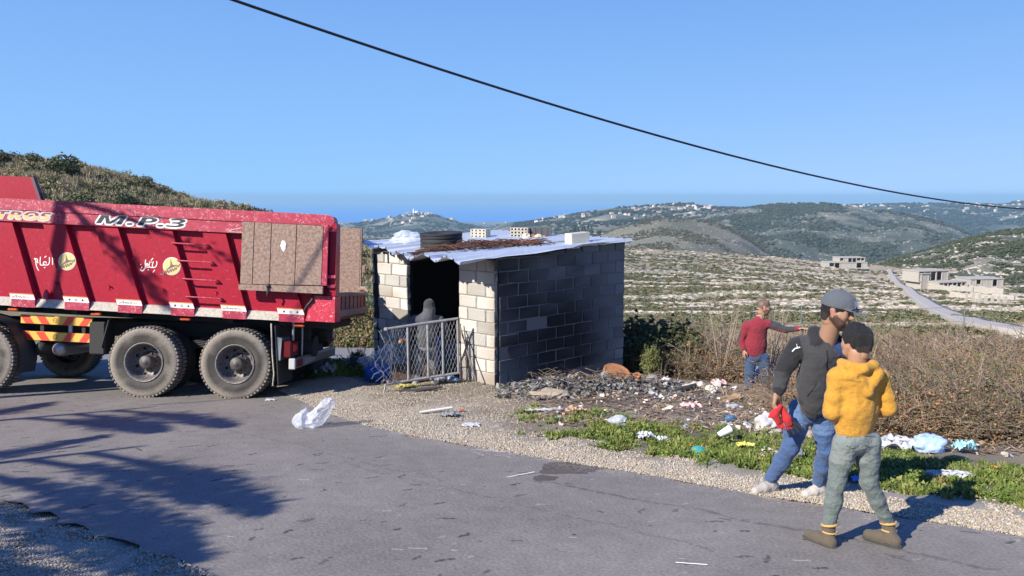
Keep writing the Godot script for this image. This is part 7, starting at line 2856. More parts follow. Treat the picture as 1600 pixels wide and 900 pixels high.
func boy(folds: FastNoiseLite, folds2: FastNoiseLite) -> void:
	var t := thing("person", "boy seen from behind in mustard hoodie, grey green jeans and brown boots", "person", Vector3(2.44, -0.64, -5.18))
	var skin := Color(0.37, 0.20, 0.125)
	var fwd := Vector3(-0.30, 0, -0.95)
	var hx := facing(Vector3(-0.107, 1.452, 0.05), Vector3(-0.42, -0.12, -0.9), Vector3(-0.02, 1, -0.03), 0.94)
	var neck := Vector3(-0.098, 1.335, 0.065)
	var sh_l := Vector3(-0.232, 1.222, 0.075)
	var el_l := Vector3(-0.262, 0.985, 0.085)
	var wr_l := Vector3(-0.17, 0.915, -0.13)
	var sh_r := Vector3(0.068, 1.212, 0.045)
	var el_r := Vector3(0.135, 1.0, 0.06)
	var wr_r := Vector3(0.10, 0.925, -0.17)
	var chest := Vector3(-0.083, 1.15, 0.06)
	var belly := Vector3(-0.085, 0.98, 0.06)
	var pel := Vector3(-0.075, 0.82, 0.05)
	var hip_l := Vector3(-0.150, 0.77, 0.06)
	var kn_l := Vector3(-0.192, 0.47, 0.06)
	var an_l := Vector3(-0.212, 0.12, 0.02)
	var hip_r := Vector3(0.010, 0.765, 0.04)
	var kn_r := Vector3(0.045, 0.47, 0.03)
	var an_r := Vector3(0.222, 0.115, -0.02)
	var b := Flesh.new(Vector3(-0.45, -0.03, -0.3), Vector3(0.4, 1.5, 0.3), 0.014)
	chain(b, [neck + Vector3(0, -0.06, 0), hx.origin + Vector3(0, -0.055, 0.03)], [0.060, 0.060], skin)
	chain(b, [chest, belly, pel], [0.105, 0.10, 0.10], skin, 0.05, Vector3(0, 0, 0.5))
	chain(b, [sh_l, el_l, wr_l], [0.042, 0.035, 0.026], skin)
	chain(b, [sh_r, el_r, wr_r], [0.042, 0.035, 0.026], skin)
	chain(b, [hip_l, kn_l, an_l], [0.07, 0.046, 0.034], skin)
	chain(b, [hip_r, kn_r, an_r], [0.07, 0.046, 0.034], skin)
	var mb := MB.new()
	b.add_to(mb)
	head(mb, hx, skin, null, Color(0.34, 0.14, 0.11), 0.96)
	hand(mb, facing(wr_l, Vector3(0.6, -0.2, 0.2), Vector3(0.7, 0.1, -0.6)), 1.0, [0.6, 0.6, 0.65, 0.7, 0.5], skin, 0.9)
	hand(mb, facing(wr_r, Vector3(-0.6, -0.2, 0.2), Vector3(-0.7, 0.1, -0.6)), -1.0, [0.6, 0.6, 0.65, 0.7, 0.5], skin, 0.9)
	obj("body", mb, M.skin, t)
	obj("hair", hair_cap(hx, 0.010, Color(0.014, 0.012, 0.012), 0.066, -0.060, 0.010), M.hair, t)
	# hoodie
	var must := Color(0.50, 0.25, 0.028)
	var j := Flesh.new(Vector3(-0.46, 0.74, -0.34), Vector3(0.38, 1.44, 0.34), 0.0085)
	chain(j, [chest + Vector3(0, 0.04, 0), belly + Vector3(0, 0.02, 0), belly + Vector3(0.0, -0.095, -0.005)], [0.146, 0.150, 0.146], must, 0.05, fwd * 0.34)
	j.limb(belly + Vector3(0, -0.105, -0.005), belly + Vector3(0, -0.125, -0.008), 0.140, 0.136, Color(0.46, 0.22, 0.025), 0.008, fwd * 0.34)
	j.limb(sh_l + Vector3(0.04, 0.0, 0), sh_r - Vector3(0.04, 0.0, 0), 0.072, 0.072, must, 0.05)
	chain(j, [sh_l, sh_l.lerp(el_l, 0.6), el_l, el_l.lerp(wr_l, 0.6), wr_l], [0.068, 0.060, 0.060, 0.054, 0.038], must, 0.03)
	chain(j, [sh_r, sh_r.lerp(el_r, 0.6), el_r, el_r.lerp(wr_r, 0.6), wr_r], [0.068, 0.060, 0.059, 0.053, 0.038], must, 0.03)
	# the hood hanging on his back: rim, fold and pouch
	j.limb(neck + Vector3(-0.095, -0.02, -0.03), neck + Vector3(-0.075, -0.025, 0.065), 0.030, 0.034, must, 0.02)
	j.limb(neck + Vector3(-0.075, -0.025, 0.065), neck + Vector3(0.0, -0.035, 0.10), 0.034, 0.034, must, 0.02)
	j.limb(neck + Vector3(0.0, -0.035, 0.10), neck + Vector3(0.085, -0.02, 0.055), 0.034, 0.032, must, 0.02)
	j.limb(neck + Vector3(0.085, -0.02, 0.055), neck + Vector3(0.085, -0.015, -0.03), 0.032, 0.028, must, 0.02)
	j.limb(neck + Vector3(-0.055, -0.085, 0.075), neck + Vector3(0.03, -0.195, 0.115), 0.055, 0.030, must, 0.02)
	j.limb(neck + Vector3(0.11, -0.08, 0.055), neck + Vector3(0.03, -0.195, 0.115), 0.050, 0.030, must, 0.02)
	j.limb(neck + Vector3(-0.03, -0.085, 0.135), neck + Vector3(0.075, -0.085, 0.125), 0.020, 0.020, must, 0.012, Vector3.ZERO, true)
	j.limb(neck + Vector3(0, 0.03, 0.02), neck + Vector3(0, 0.08, 0.01), 0.060, 0.070, must, 0.01, Vector3.ZERO, true)
	j.wrinkle(folds, 0.0090, Vector3(0.9, 0.9, 0.9), 0.7, 1.22)
	j.wrinkle(folds2, 0.0042, Vector3.ONE, 0.7, 1.24)
	var jm := MB.new()
	j.add_to(jm)
	obj("hoodie", jm, M.cloth, t)
	# jeans
	var g0 := Color(0.135, 0.165, 0.160)
	var g1 := Color(0.185, 0.215, 0.205)
	var q := Flesh.new(Vector3(-0.36, 0.05, -0.22), Vector3(0.36, 0.92, 0.28), 0.0085)
	chain(q, [pel + Vector3(0, 0.055, -0.005), pel + Vector3(0, -0.03, 0.012)], [0.112, 0.118], g1, 0.03, fwd * 0.15)
	chain(q, [hip_l + Vector3(0, 0, 0.02), hip_l.lerp(kn_l, 0.45)], [0.088, 0.077], g1, 0.025)
	chain(q, [hip_l.lerp(kn_l, 0.45), kn_l, kn_l.lerp(an_l, 0.4), an_l + Vector3(0, 0.03, 0)], [0.077, 0.060, 0.057, 0.046], g0, 0.025)
	chain(q, [hip_r + Vector3(0, 0, 0.02), hip_r.lerp(kn_r, 0.45)], [0.088, 0.077], g1, 0.025)
	chain(q, [hip_r.lerp(kn_r, 0.45), kn_r, kn_r.lerp(an_r, 0.4), an_r + Vector3(0, 0.03, 0)], [0.077, 0.060, 0.056, 0.046], g0, 0.025)
	q.wrinkle(folds, 0.0049, Vector3(0.7, 1.2, 0.7))
	q.wrinkle(folds2, 0.0066, Vector3(0.8, 1.4, 0.8), 0.1, 0.66)
	var qm := MB.new()
	q.add_to(qm)
	var qo := obj("jeans", qm, M.denim, t)
	for s in [-1.0, 1.0]:
		var pk := MB.new()
		var c := pel + Vector3(0.068 * s - 0.003, -0.005, 0.138)
		pk.tube(q.snap([c + Vector3(-0.045, 0.03, 0.0 - 0.008 * (1.0 - s)), c + Vector3(-0.042, -0.05, 0.004 - 0.006 * (1.0 - s)), c + Vector3(0.0, -0.07, 0.006), c + Vector3(0.04, -0.048, -0.004 - 0.006 * (1.0 + s)), c + Vector3(0.045, 0.03, -0.01 - 0.008 * (1.0 + s)), c + Vector3(-0.045, 0.03, 0.0 - 0.008 * (1.0 - s))], 0.0), 0.004, 4, false)
		obj("back_pocket", pk, mat(lin(0.09, 0.11, 0.11), 0.9), qo)
	# boots with yellow collars
	for k in 2:
		var heel: Vector3 = [Vector3(-0.215, 0.008, 0.07), Vector3(0.245, 0.008, 0.05)][k]
		var toe: Vector3 = [Vector3(-0.315, 0.0, -0.12), Vector3(0.105, 0.0, -0.11)][k]
		var an: Vector3 = [an_l, an_r][k]
		var brown := Color(0.105, 0.085, 0.062)
		shoe(t, "boot", heel, toe, an + Vector3(0, 0.01, 0), brown, Color(0.05, 0.048, 0.045), 0.015, M.shoe, 0.043)
		var col := MB.new()
		var pts := []
		for i in 13:
			var a := TAU * i / 12
			pts.append(an + Vector3(cos(a) * 0.050, 0.035 + 0.012 * sin(a + 0.6), sin(a) * 0.050 + 0.006))
		col.tube(pts, 0.010, 5, false)
		var pts2 := []
		for i in 7:
			var a := lerpf(0.2, PI - 0.2, i / 6.0)
			pts2.append(an + Vector3(cos(a) * 0.052, -0.012, sin(a) * 0.052 + 0.008))
		col.tube(pts2, 0.007, 5)
		part_label(obj("boot_collar", col, mat(lin(0.48, 0.30, 0.10), 0.8), t), "yellow padded collar of the boot")

func man_in_red(folds: FastNoiseLite, folds2: FastNoiseLite) -> void:
	var t := thing("person", "bald man in dark red jumper and jeans pointing out over the valley", "person", Vector3(4.31, -1.6, -13.18))
	var skin := Color(0.36, 0.205, 0.14)
	var hx := facing(Vector3(0.050, 1.485, 0.03), Vector3(0.93, -0.14, 0.12), Vector3(0.1, 1, 0), 1.02)
	var neck := Vector3(0.005, 1.33, -0.02)
	var sh_l := Vector3(-0.235, 1.165, -0.01)
	var el_l := Vector3(-0.305, 0.905, -0.03)
	var wr_l := Vector3(-0.27, 0.74, 0.02)
	var sh_r := Vector3(0.165, 1.205, 0.02)
	var el_r := Vector3(0.385, 1.13, 0.17)
	var wr_r := Vector3(0.56, 1.165, 0.30)
	var chest := Vector3(-0.045, 1.05, -0.02)
	var belly := Vector3(-0.05, 0.83, -0.02)
	var pel := Vector3(-0.03, 0.64, -0.02)
	var hip_l := Vector3(-0.13, 0.60, -0.02)
	var kn_l := Vector3(-0.150, 0.32, 0.0)
	var an_l := Vector3(-0.152, 0.06, -0.02)
	var hip_r := Vector3(0.075, 0.60, -0.01)
	var kn_r := Vector3(0.120, 0.32, 0.03)
	var an_r := Vector3(0.135, 0.06, 0.04)
	var b := Flesh.new(Vector3(-0.45, -0.03, -0.25), Vector3(0.62, 1.5, 0.45), 0.016)
	chain(b, [neck + Vector3(0, -0.06, 0), hx.origin + Vector3(-0.02, -0.07, 0)], [0.066, 0.062], skin)
	chain(b, [chest, belly, pel], [0.13, 0.13, 0.12], skin, 0.05, Vector3(0, 0, 0.6))
	chain(b, [sh_l, el_l, wr_l], [0.05, 0.04, 0.03], skin)
	chain(b, [sh_r, el_r, wr_r], [0.05, 0.04, 0.03], skin)
	chain(b, [hip_l, kn_l, an_l], [0.08, 0.055, 0.04], skin)
	chain(b, [hip_r, kn_r, an_r], [0.08, 0.055, 0.04], skin)
	var mb := MB.new()
	b.add_to(mb)
	head(mb, hx, skin, Color(0.17, 0.105, 0.08), Color(0.3, 0.13, 0.1))
	hand(mb, facing(wr_r, Vector3(0.1, -1, 0.2), Vector3(0.72, 0.16, 0.6)), 1.0, [0.15, 0.3, 0.5, 0.7, 0.3], skin, 1.05)
	hand(mb, facing(wr_l, Vector3(0.9, 0, -0.2), Vector3(0.12, -1, 0.1)), 1.0, [0.4, 0.45, 0.5, 0.55, 0.4], skin, 1.05)
	obj("body", mb, M.skin, t)
	obj("hair", hair_cap(hx, 0.0015, Color(0.13, 0.085, 0.065), 0.075, -0.04, 0.001), M.skin, t)
	var red := Color(0.235, 0.022, 0.038)
	var slate := Color(0.042, 0.042, 0.050)
	var j := Flesh.new(Vector3(-0.47, 0.52, -0.28), Vector3(0.66, 1.46, 0.46), 0.011)
	chain(j, [chest + Vector3(0, 0.07, 0), belly, belly + Vector3(0, -0.10, 0)], [0.185, 0.185, 0.175], red, 0.05, Vector3(0.05, 0, 0.3))
	j.limb(belly + Vector3(0, -0.125, 0), belly + Vector3(0, -0.15, 0), 0.172, 0.165, Color(0.17, 0.016, 0.028), 0.012, Vector3(0.05, 0, 0.3))
	j.limb(sh_l + Vector3(0.05, 0.0, 0), sh_r - Vector3(0.05, 0.0, 0), 0.085, 0.085, red, 0.05)
	j.limb(neck + Vector3(-0.02, -0.06, 0), neck + Vector3(-0.01, -0.01, 0), 0.085, 0.072, red, 0.02)
	chain(j, [sh_l + Vector3(-0.01, 0, 0), sh_l.lerp(el_l, 0.5), el_l, wr_l + Vector3(-0.01, 0.03, 0)], [0.070, 0.060, 0.054, 0.044], red, 0.03)
	j.limb(sh_l + Vector3(-0.025, -0.03, -0.01), el_l + Vector3(-0.012, 0.0, -0.01), 0.054, 0.050, slate, 0.02)
	chain(j, [sh_r, sh_r.lerp(el_r, 0.4), el_r, wr_r - Vector3(0.04, 0.005, 0.03)], [0.080, 0.070, 0.056, 0.046], slate, 0.03)
	j.limb(sh_r.lerp(el_r, 0.2) + Vector3(0, -0.025, 0), el_r + Vector3(-0.01, -0.02, 0), 0.06, 0.045, red, 0.02)
	j.limb(wr_r - Vector3(0.035, 0.004, 0.026), wr_r - Vector3(0.005, 0, 0.004), 0.048, 0.044, red, 0.006)
	j.wrinkle(folds, 0.0063)
	var jm := MB.new()
	j.add_to(jm)
	var jo := obj("jumper", jm, M.cloth, t)
	var cl := MB.new()
	cl.tube([neck + Vector3(-0.07, 0.012, 0.03), neck + Vector3(-0.03, 0.02, 0.075), neck + Vector3(0.04, 0.0, 0.075)], 0.014, 6)
	obj("collar", cl, mat(lin(0.4, 0.3, 0.28), 0.9), jo)
	var blue := Color(0.042, 0.075, 0.155)
	var q := Flesh.new(Vector3(-0.3, 0.02, -0.2), Vector3(0.3, 0.76, 0.22), 0.011)
	chain(q, [pel + Vector3(0, 0.05, 0), pel], [0.145, 0.15], blue, 0.03, Vector3(0, 0, 0.15))
	chain(q, [hip_l, kn_l, an_l], [0.108, 0.084, 0.074], blue, 0.03)
	chain(q, [hip_r, kn_r, an_r], [0.108, 0.084, 0.074], blue, 0.03)
	q.wrinkle(folds, 0.0063, Vector3(0.7, 1.3, 0.7))
	q.wrinkle(folds2, 0.0060, Vector3(0.6, 1.7, 0.6), 0.0, 0.4)
	var qm := MB.new()
	q.add_to(qm)
	obj("jeans", qm, M.denim, t)
	shoe(t, "shoe", Vector3(-0.155, 0.0, 0.05), Vector3(-0.13, 0.0, -0.16), an_l, Color(0.24, 0.18, 0.12), Color(0.1, 0.08, 0.06), 0.0, M.shoe)
	shoe(t, "shoe", Vector3(0.135, 0.0, 0.09), Vector3(0.2, 0.0, -0.11), an_r, Color(0.24, 0.18, 0.12), Color(0.1, 0.08, 0.06), 0.0, M.shoe)

func stooping_man(folds: FastNoiseLite, folds2: FastNoiseLite) -> void:
	var t := thing("person", "person in grey hooded top and grey trousers bending into the hut doorway", "person", Vector3(-1.53, -1.27, -12.34))
	t.scale = Vector3(0.96, 0.96, 0.96)
	var skin := Color(0.28, 0.17, 0.12)
	var hx := facing(Vector3(0.19, 1.33, -0.12), Vector3(0.35, -0.45, -0.85), Vector3(0.05, 1, -0.3))
	var neck := Vector3(0.165, 1.20, -0.10)
	var sh_l := Vector3(-0.06, 1.125, -0.02)
	var el_l := Vector3(-0.175, 0.93, 0.06)
	var wr_l := Vector3(-0.195, 0.80, 0.24)
	var sh_r := Vector3(0.355, 1.10, -0.14)
	var el_r := Vector3(0.46, 0.88, -0.26)
	var wr_r := Vector3(0.45, 0.72, -0.46)
	var chest := Vector3(0.145, 1.02, -0.06)
	var belly := Vector3(0.13, 0.82, -0.03)
	var pel := Vector3(0.11, 0.66, -0.03)
	var hip_l := Vector3(0.03, 0.62, -0.03)
	var kn_l := Vector3(0.0, 0.32, -0.05)
	var an_l := Vector3(-0.055, 0.06, -0.02)
	var hip_r := Vector3(0.20, 0.62, -0.06)
	var kn_r := Vector3(0.235, 0.32, -0.08)
	var an_r := Vector3(0.25, 0.06, -0.08)
	var b := Flesh.new(Vector3(-0.4, -0.03, -0.6), Vector3(0.62, 1.4, 0.4), 0.016)
	chain(b, [neck + Vector3(0, -0.06, 0), hx.origin + Vector3(0, -0.07, 0.02)], [0.06, 0.06], skin)
	chain(b, [chest, belly, pel], [0.13, 0.12, 0.12], skin, 0.05, Vector3(0, 0, 0.6))
	chain(b, [sh_l, el_l, wr_l], [0.05, 0.04, 0.03], skin)
	chain(b, [sh_r, el_r, wr_r], [0.05, 0.04, 0.03], skin)
	chain(b, [hip_l, kn_l, an_l], [0.08, 0.05, 0.04], skin)
	chain(b, [hip_r, kn_r, an_r], [0.08, 0.05, 0.04], skin)
	var mb := MB.new()
	b.add_to(mb)
	head(mb, hx, skin, null, Color(0.3, 0.13, 0.1))
	hand(mb, facing(wr_l, Vector3(0.3, -0.8, 0.5), Vector3(0.05, -0.6, 0.8)), 1.0, [0.7, 0.75, 0.8, 0.8, 0.6], Color(0.46, 0.25, 0.10), 1.15)
	hand(mb, facing(wr_r, Vector3(-0.9, 0, 0), Vector3(0, -0.8, -0.5)), -1.0, [0.5, 0.5, 0.5, 0.5, 0.5], skin, 1.05)
	obj("body", mb, M.skin, t)
	var grey := Color(0.085, 0.087, 0.10)
	var j := Flesh.new(Vector3(-0.34, 0.56, -0.6), Vector3(0.62, 1.52, 0.36), 0.011)
	chain(j, [chest + Vector3(0, 0.05, 0), belly, belly + Vector3(0, -0.1, 0)], [0.180, 0.178, 0.168], grey, 0.05, Vector3(0.1, 0, 0.3))
	j.limb(belly + Vector3(0, -0.125, 0), belly + Vector3(0, -0.15, 0), 0.165, 0.158, Color(0.085, 0.087, 0.10), 0.01, Vector3(0.1, 0, 0.3))
	j.limb(sh_l + Vector3(0.06, 0, 0), sh_r - Vector3(0.06, 0, 0), 0.08, 0.08, grey, 0.05)
	chain(j, [sh_l, el_l, wr_l], [0.078, 0.064, 0.046], grey, 0.03)
	chain(j, [sh_r, el_r, wr_r], [0.078, 0.064, 0.046], grey, 0.03)
	# hood up
	j.limb(hx.origin + Vector3(-0.01, 0.03, 0.02), hx.origin + Vector3(0, -0.05, 0.04), 0.108, 0.100, Color(0.045, 0.046, 0.052), 0.03, Vector3(0.12, 0, 0))
	j.limb(hx.origin + Vector3(0, -0.05, 0.04), neck + Vector3(0, -0.03, 0.05), 0.10, 0.11, grey, 0.04)
	j.limb(hx.origin + Vector3(0.05, -0.03, -0.12), hx.origin + Vector3(0.08, -0.06, -0.25), 0.085, 0.1, grey, 0.02, Vector3.ZERO, true)
	j.wrinkle(folds, 0.0063)
	j.wrinkle(folds2, 0.0042)
	var jm := MB.new()
	j.add_to(jm)
	obj("hooded_top", jm, M.cloth, t)
	var gr := Color(0.19, 0.192, 0.21)
	var q := Flesh.new(Vector3(-0.22, 0.0, -0.3), Vector3(0.42, 0.78, 0.2), 0.011)
	chain(q, [pel + Vector3(0, 0.05, 0), pel], [0.14, 0.145], gr, 0.03, Vector3(0, 0, 0.15))
	chain(q, [hip_l, kn_l, an_l], [0.115, 0.09, 0.075], gr, 0.03)
	chain(q, [hip_r, kn_r, an_r], [0.115, 0.09, 0.075], gr, 0.03)
	q.wrinkle(folds, 0.0063, Vector3(0.7, 1.3, 0.7))
	var qm := MB.new()
	q.add_to(qm)
	obj("trousers", qm, M.cloth, t)
	shoe(t, "shoe", Vector3(-0.06, 0.0, 0.04), Vector3(-0.02, 0.0, -0.18), an_l, Color(0.3, 0.3, 0.31), Color(0.2, 0.2, 0.2), 0.0, M.shoe)
	shoe(t, "shoe", Vector3(0.25, 0.0, 0.0), Vector3(0.29, 0.0, -0.22), an_r, Color(0.3, 0.3, 0.31), Color(0.2, 0.2, 0.2), 0.0, M.shoe)

# ---------------------------------------------------------------- buildings far off
func concrete_shell(called: String, label: String, at: Vector3, turn: float, blocks: Array, m: Material) -> void:
	# blocks: [x, y, z, wide, high, deep, bays, storeys, open share]
	var t := thing(called, label, "building", at, turn)
	var g := RandomNumberGenerator.new()
	g.seed = int(absf(at.z))
	for b in blocks:
		var x: float = b[0]
		var y: float = b[1]
		var z: float = b[2]
		var w: float = b[3]
		var h: float = b[4]
		var dp: float = b[5]
		var bays: int = b[6]
		var open: float = b[7]
		var bw := w / bays
		# slabs
		for s in [0.0, h]:
			var mb := MB.new()
			mb.box(Vector3(x, y + s, z), Vector3(w + 0.3, 0.28, dp + 0.3), 0.0)
			obj("floor_slab", mb, m, t)
		var back := MB.new()
		back.box(Vector3(x, y + h * 0.5, z - dp * 0.5 + 0.1), Vector3(w, h - 0.28, 0.2))
		back.box(Vector3(x - w * 0.5 + 0.1, y + h * 0.5, z), Vector3(0.2, h - 0.28, dp - 0.45))
		back.box(Vector3(x + w * 0.5 - 0.1, y + h * 0.5, z), Vector3(0.2, h - 0.28, dp - 0.45))
		obj("wall", back, m, t)
		var dim := MB.new()
		dim.box(Vector3(x, y + h * 0.5, z - dp * 0.1), Vector3(w * 0.9, h - 0.32, 0.15))
		obj("inner_wall", dim, m, t)
		for i in bays + 1:
			var mb := MB.new()
			mb.box(Vector3(x - w * 0.5 + i * bw + (0.15 if i == 0 else (-0.15 if i == bays else 0.0)), y + h * 0.5, z + dp * 0.5 - 0.15), Vector3(0.34, h - 0.28, 0.3))
			obj("column", mb, m, t)
		for i in bays:
			var cx := x - w * 0.5 + (i + 0.5) * bw
			if g.randf() > open:
				var mb := MB.new()
				mb.box(Vector3(cx, y + h * 0.5, z + dp * 0.5 - 0.2), Vector3(bw - 0.35, h - 0.29, 0.16))
				obj("infill_wall", mb, m, t)
			elif g.randf() < 0.6:
				var mb := MB.new()
				mb.box(Vector3(cx, y + 0.14 + h * 0.16, z + dp * 0.5 - 0.2), Vector3(bw - 0.35, h * 0.32, 0.16))
				obj("parapet", mb, m, t)

func house_mesh(kind: int, wall: Color, roof: Color) -> ArrayMesh:
	var mb := MB.new()
	var g := RandomNumberGenerator.new()
	g.seed = 400 + kind
	var w := g.randf_range(10.0, 18.0)
	var d := g.randf_range(9.0, 13.0)
	var st := 1 + kind % 3
	var h := st * 3.2
	mb.col = wall
	mb.box(Vector3(0, h * 0.5 - 1.5, 0), Vector3(w, h + 3.0, d))
	mb.col = Color(0.05, 0.05, 0.055)
	for s in st:
		var n := int(w / 3.4)
		for i in n:
			var x := -w * 0.5 + (i + 0.5) * w / n
			mb.box(Vector3(x, s * 3.2 + 1.7, d * 0.5 + 0.02), Vector3(1.3, 1.4, 0.06))
			mb.box(Vector3(x, s * 3.2 + 1.7, -d * 0.5 - 0.02), Vector3(1.3, 1.4, 0.06))
	mb.col = roof
	if kind % 3 == 1:
		var e := 0.5
		var a := Vector3(-w * 0.5 - e, h, d * 0.5 + e)
		var b := Vector3(w * 0.5 + e, h, d * 0.5 + e)
		var c := Vector3(w * 0.5 + e, h, -d * 0.5 - e)
		var f := Vector3(-w * 0.5 - e, h, -d * 0.5 - e)
		var r0 := Vector3(-w * 0.25, h + 2.6, 0)
		var r1 := Vector3(w * 0.25, h + 2.6, 0)
		mb.quad(a, b, r1, r0)
		mb.quad(c, f, r0, r1)
		mb.tri(b, c, r1)
		mb.tri(f, a, r0)
	else:
		mb.col = wall * 0.92
		mb.box(Vector3(0, h + 0.2, 0), Vector3(w + 0.5, 0.4, d + 0.5))
		mb.box(Vector3(w * 0.2, h + 1.4, 0), Vector3(3.2, 2.0, 3.2))
	return mb.mesh(M.stuccoed)

func distant_places() -> void:
	var conc := tri_map(mat(Color.WHITE, 0.9), tex(351, 256, 0.05, [[0.0, Color(0.24, 0.22, 0.19)], [0.5, Color(0.38, 0.355, 0.31)], [1.0, Color(0.47, 0.44, 0.39)]], 4), 0.2)
	var put := func(q: float, d: float, up: float) -> Vector3: return Vector3(q * d, slope_y(q * d, d) + up, -d)
	concrete_shell("concrete_shell", "unfinished pale concrete building alone on the slope's crest, left of the track", put.call(0.4335, 385.0, 0.6), 0.05, [[0.0, 0.0, 0.0, 19.5, 2.9, 9.0, 7, 0.45], [2.6, 2.9, -0.5, 13.0, 2.3, 7.5, 6, 0.7]], conc)
	concrete_shell("concrete_shell", "unfinished two storey concrete building with open bays right of the track", put.call(0.556, 236.0, 0.3), 0.30, [[-1.0, 2.7, -3.5, 11.5, 3.2, 6.5, 5, 0.95], [2.2, 0.0, 0.5, 10.5, 2.75, 7.0, 6, 0.95], [-4.4, 0.0, -3.0, 3.0, 5.2, 6.0, 1, 0.0]], conc)
	concrete_shell("concrete_shell", "low unfinished concrete building beside retaining wall, farthest right on the slope", put.call(0.612, 250.0, 2.6), 0.12, [[0.0, 0.0, 0.0, 11.5, 2.6, 7.0, 6, 0.6]], conc)
	# retaining walls below them
	for q in [[0.56, 205.0, 0.605, 196.0, 1.9, "pale retaining wall stepping down below the two storey concrete building"], [0.598, 236.0, 0.645, 226.0, 2.6, "long grey retaining wall in front of the low concrete building"], [0.575, 150.0, 0.66, 140.0, 1.2, "low broken stone wall across the slope right of the track"]]:
		var mb := MB.new()
		var a: Vector3 = put.call(q[0], q[1], 0.0)
		var b: Vector3 = put.call(q[2], q[3], 0.0)
		for i in 6:
			var p := a.lerp(b, i / 6.0)
			var r := a.lerp(b, (i + 1) / 6.0)
			var top: float = maxf(gy(p.x, -p.z), gy(r.x, -r.z)) + q[4] - 0.25 * (i % 2)
			var low: float = minf(gy(p.x, -p.z), gy(r.x, -r.z)) - 1.0
			p.y = (top + low) * 0.5
			r.y = p.y
			mb.bar(p, r, 0.4, top - low)
		tag(obj("retaining_wall", mb, conc), q[5], "wall")
	for k in 7:
		var q := 0.597 + 0.0085 * k
		var d := 118.0 - k * 3.0
		var mb := MB.new()
		mb.box(Vector3(0, 0.5, 0), Vector3(0.3, 1.5, 0.3))
		var o := tag(obj("concrete_pillar", mb, conc), "bare concrete pillar standing in a row on the slope right of the track", "pillar", "row of concrete pillars on the slope")
		(o as Node3D).position = put.call(q, d, 0.0)
	# the towns
	var kinds := []
	for k in 9:
		kinds.append(house_mesh(k, [Color(0.62, 0.57, 0.49), Color(0.70, 0.67, 0.61), Color(0.55, 0.48, 0.40)][k % 3], [Color(0.36, 0.14, 0.08), Color(0.40, 0.19, 0.12)][k % 2]))
	var g := RandomNumberGenerator.new()
	g.seed = 361
	# where: hill, distances, bearings, how many, what they are called, size
	var towns := [
		["far", 3050.0, 3790.0, 0.375, 0.70, 190, "tiny pale house of the far town strung along the right hand ridge", "houses of the far right town", 0.72],
		["ridge", 1900.0, 2480.0, 0.03, 0.30, 70, "small pale house of the hill town left of the dark wooded crest", "houses of the hill town in the middle distance", 0.58],
		["mound", 2950.0, 3420.0, -0.20, -0.075, 30, "tiny house on the round mound before the sea", "houses on the mound by the sea", 0.8],
		["plain", 3600.0, 5900.0, -0.32, 0.05, 10, "speck of a pale house on the coastal plain", "houses on the coastal plain", 0.95],
	]
	for w in towns:
		var hh: Callable = heights[w[0]]
		var nz := noise_of(w[5], 0.004, 2)
		var made := 0
		var guard := 0
		while made < w[5] and guard < 4000:
			guard += 1
			var d := sqrt(lerpf(w[1] * w[1], w[2] * w[2], pow(g.randf(), 0.4)))
			var q := g.randf_range(w[3], w[4])
			if nz.get_noise_2d(q * d, d) + g.randf_range(-0.2, 0.25) < -0.02: continue
			var o := MeshInstance3D.new()
			o.name = numbered("house")
			o.mesh = kinds[g.randi() % 9]
			var s: float = w[8] * g.randf_range(0.8, 1.35)
			o.transform = Transform3D(Basis(Vector3.UP, g.randf_range(-0.7, 0.7)).scaled(Vector3(s, s, s)), Vector3(q * d, hh.call(q, d), -d))
			add_child(o, true)
			tag(o, w[6], "house", w[7])
			made += 1
	# white tower on top of the mound
	var mb := MB.new()
	mb.col = Color(0.75, 0.74, 0.71)
	mb.cyl(Vector3.ZERO, Vector3(0, 22, 0), 4.0, 3.0, 12)
	mb.cyl(Vector3(16, -2, 0), Vector3(16, 12, 0), 10.0, 10.0, 14)
	var tw := tag(obj("white_tower", mb, M.stuccoed), "white tower and drum on the summit of the mound by the sea", "tower")
	var hm: Callable = heights["mound"]
	(tw as Node3D).position = Vector3(-0.1275 * 3400.0, (hm.call(-0.1275, 3400.0) as float) - 2.0, -3400.0)
	# cypresses on the near rise
	var hn: Callable = heights["near"]
	for k in 9:
		var q := 0.082 + 0.0042 * k + g.randf_range(-0.001, 0.001)
		var d := 1150.0 + g.randf_range(-60, 60)
		var hgt := g.randf_range(9.0, 17.0) if k < 6 else g.randf_range(7.0, 9.0)
		var t := thing("cypress_tree", "%s dark cypress from the left on the rise beyond the hut roof" % ["first", "second", "third", "fourth", "fifth", "sixth", "seventh", "eighth", "ninth"][k], "tree", Vector3(q * d, hn.call(q, d), -d), 0.0, "cypresses beyond the roof")
		var cm := MB.new()
		for i in 260:
			var v := g.randf()
			var r := 1.7 * sin(PI * pow(v, 0.7)) + 0.15
			var a := g.randf() * TAU
			var c := Vector3(cos(a) * r, v * hgt, sin(a) * r)
			var u := Vector3(g.randfn() * 0.4, 1.0, g.randfn() * 0.4).normalized() * 1.3
			var x := u.cross(Vector3(g.randfn(), g.randfn(), g.randfn())).normalized() * 0.5
			cm.tri(c - x, c + x, c + u)
		obj("crown", cm, leaf_mat(Color(0.03, 0.045, 0.022)), t)
		var tk := MB.new()
		tk.cyl(Vector3(0, -1, 0), Vector3(0, hgt * 0.5, 0), 0.3, 0.15, 6)
		obj("trunk", tk, M.bark, t)

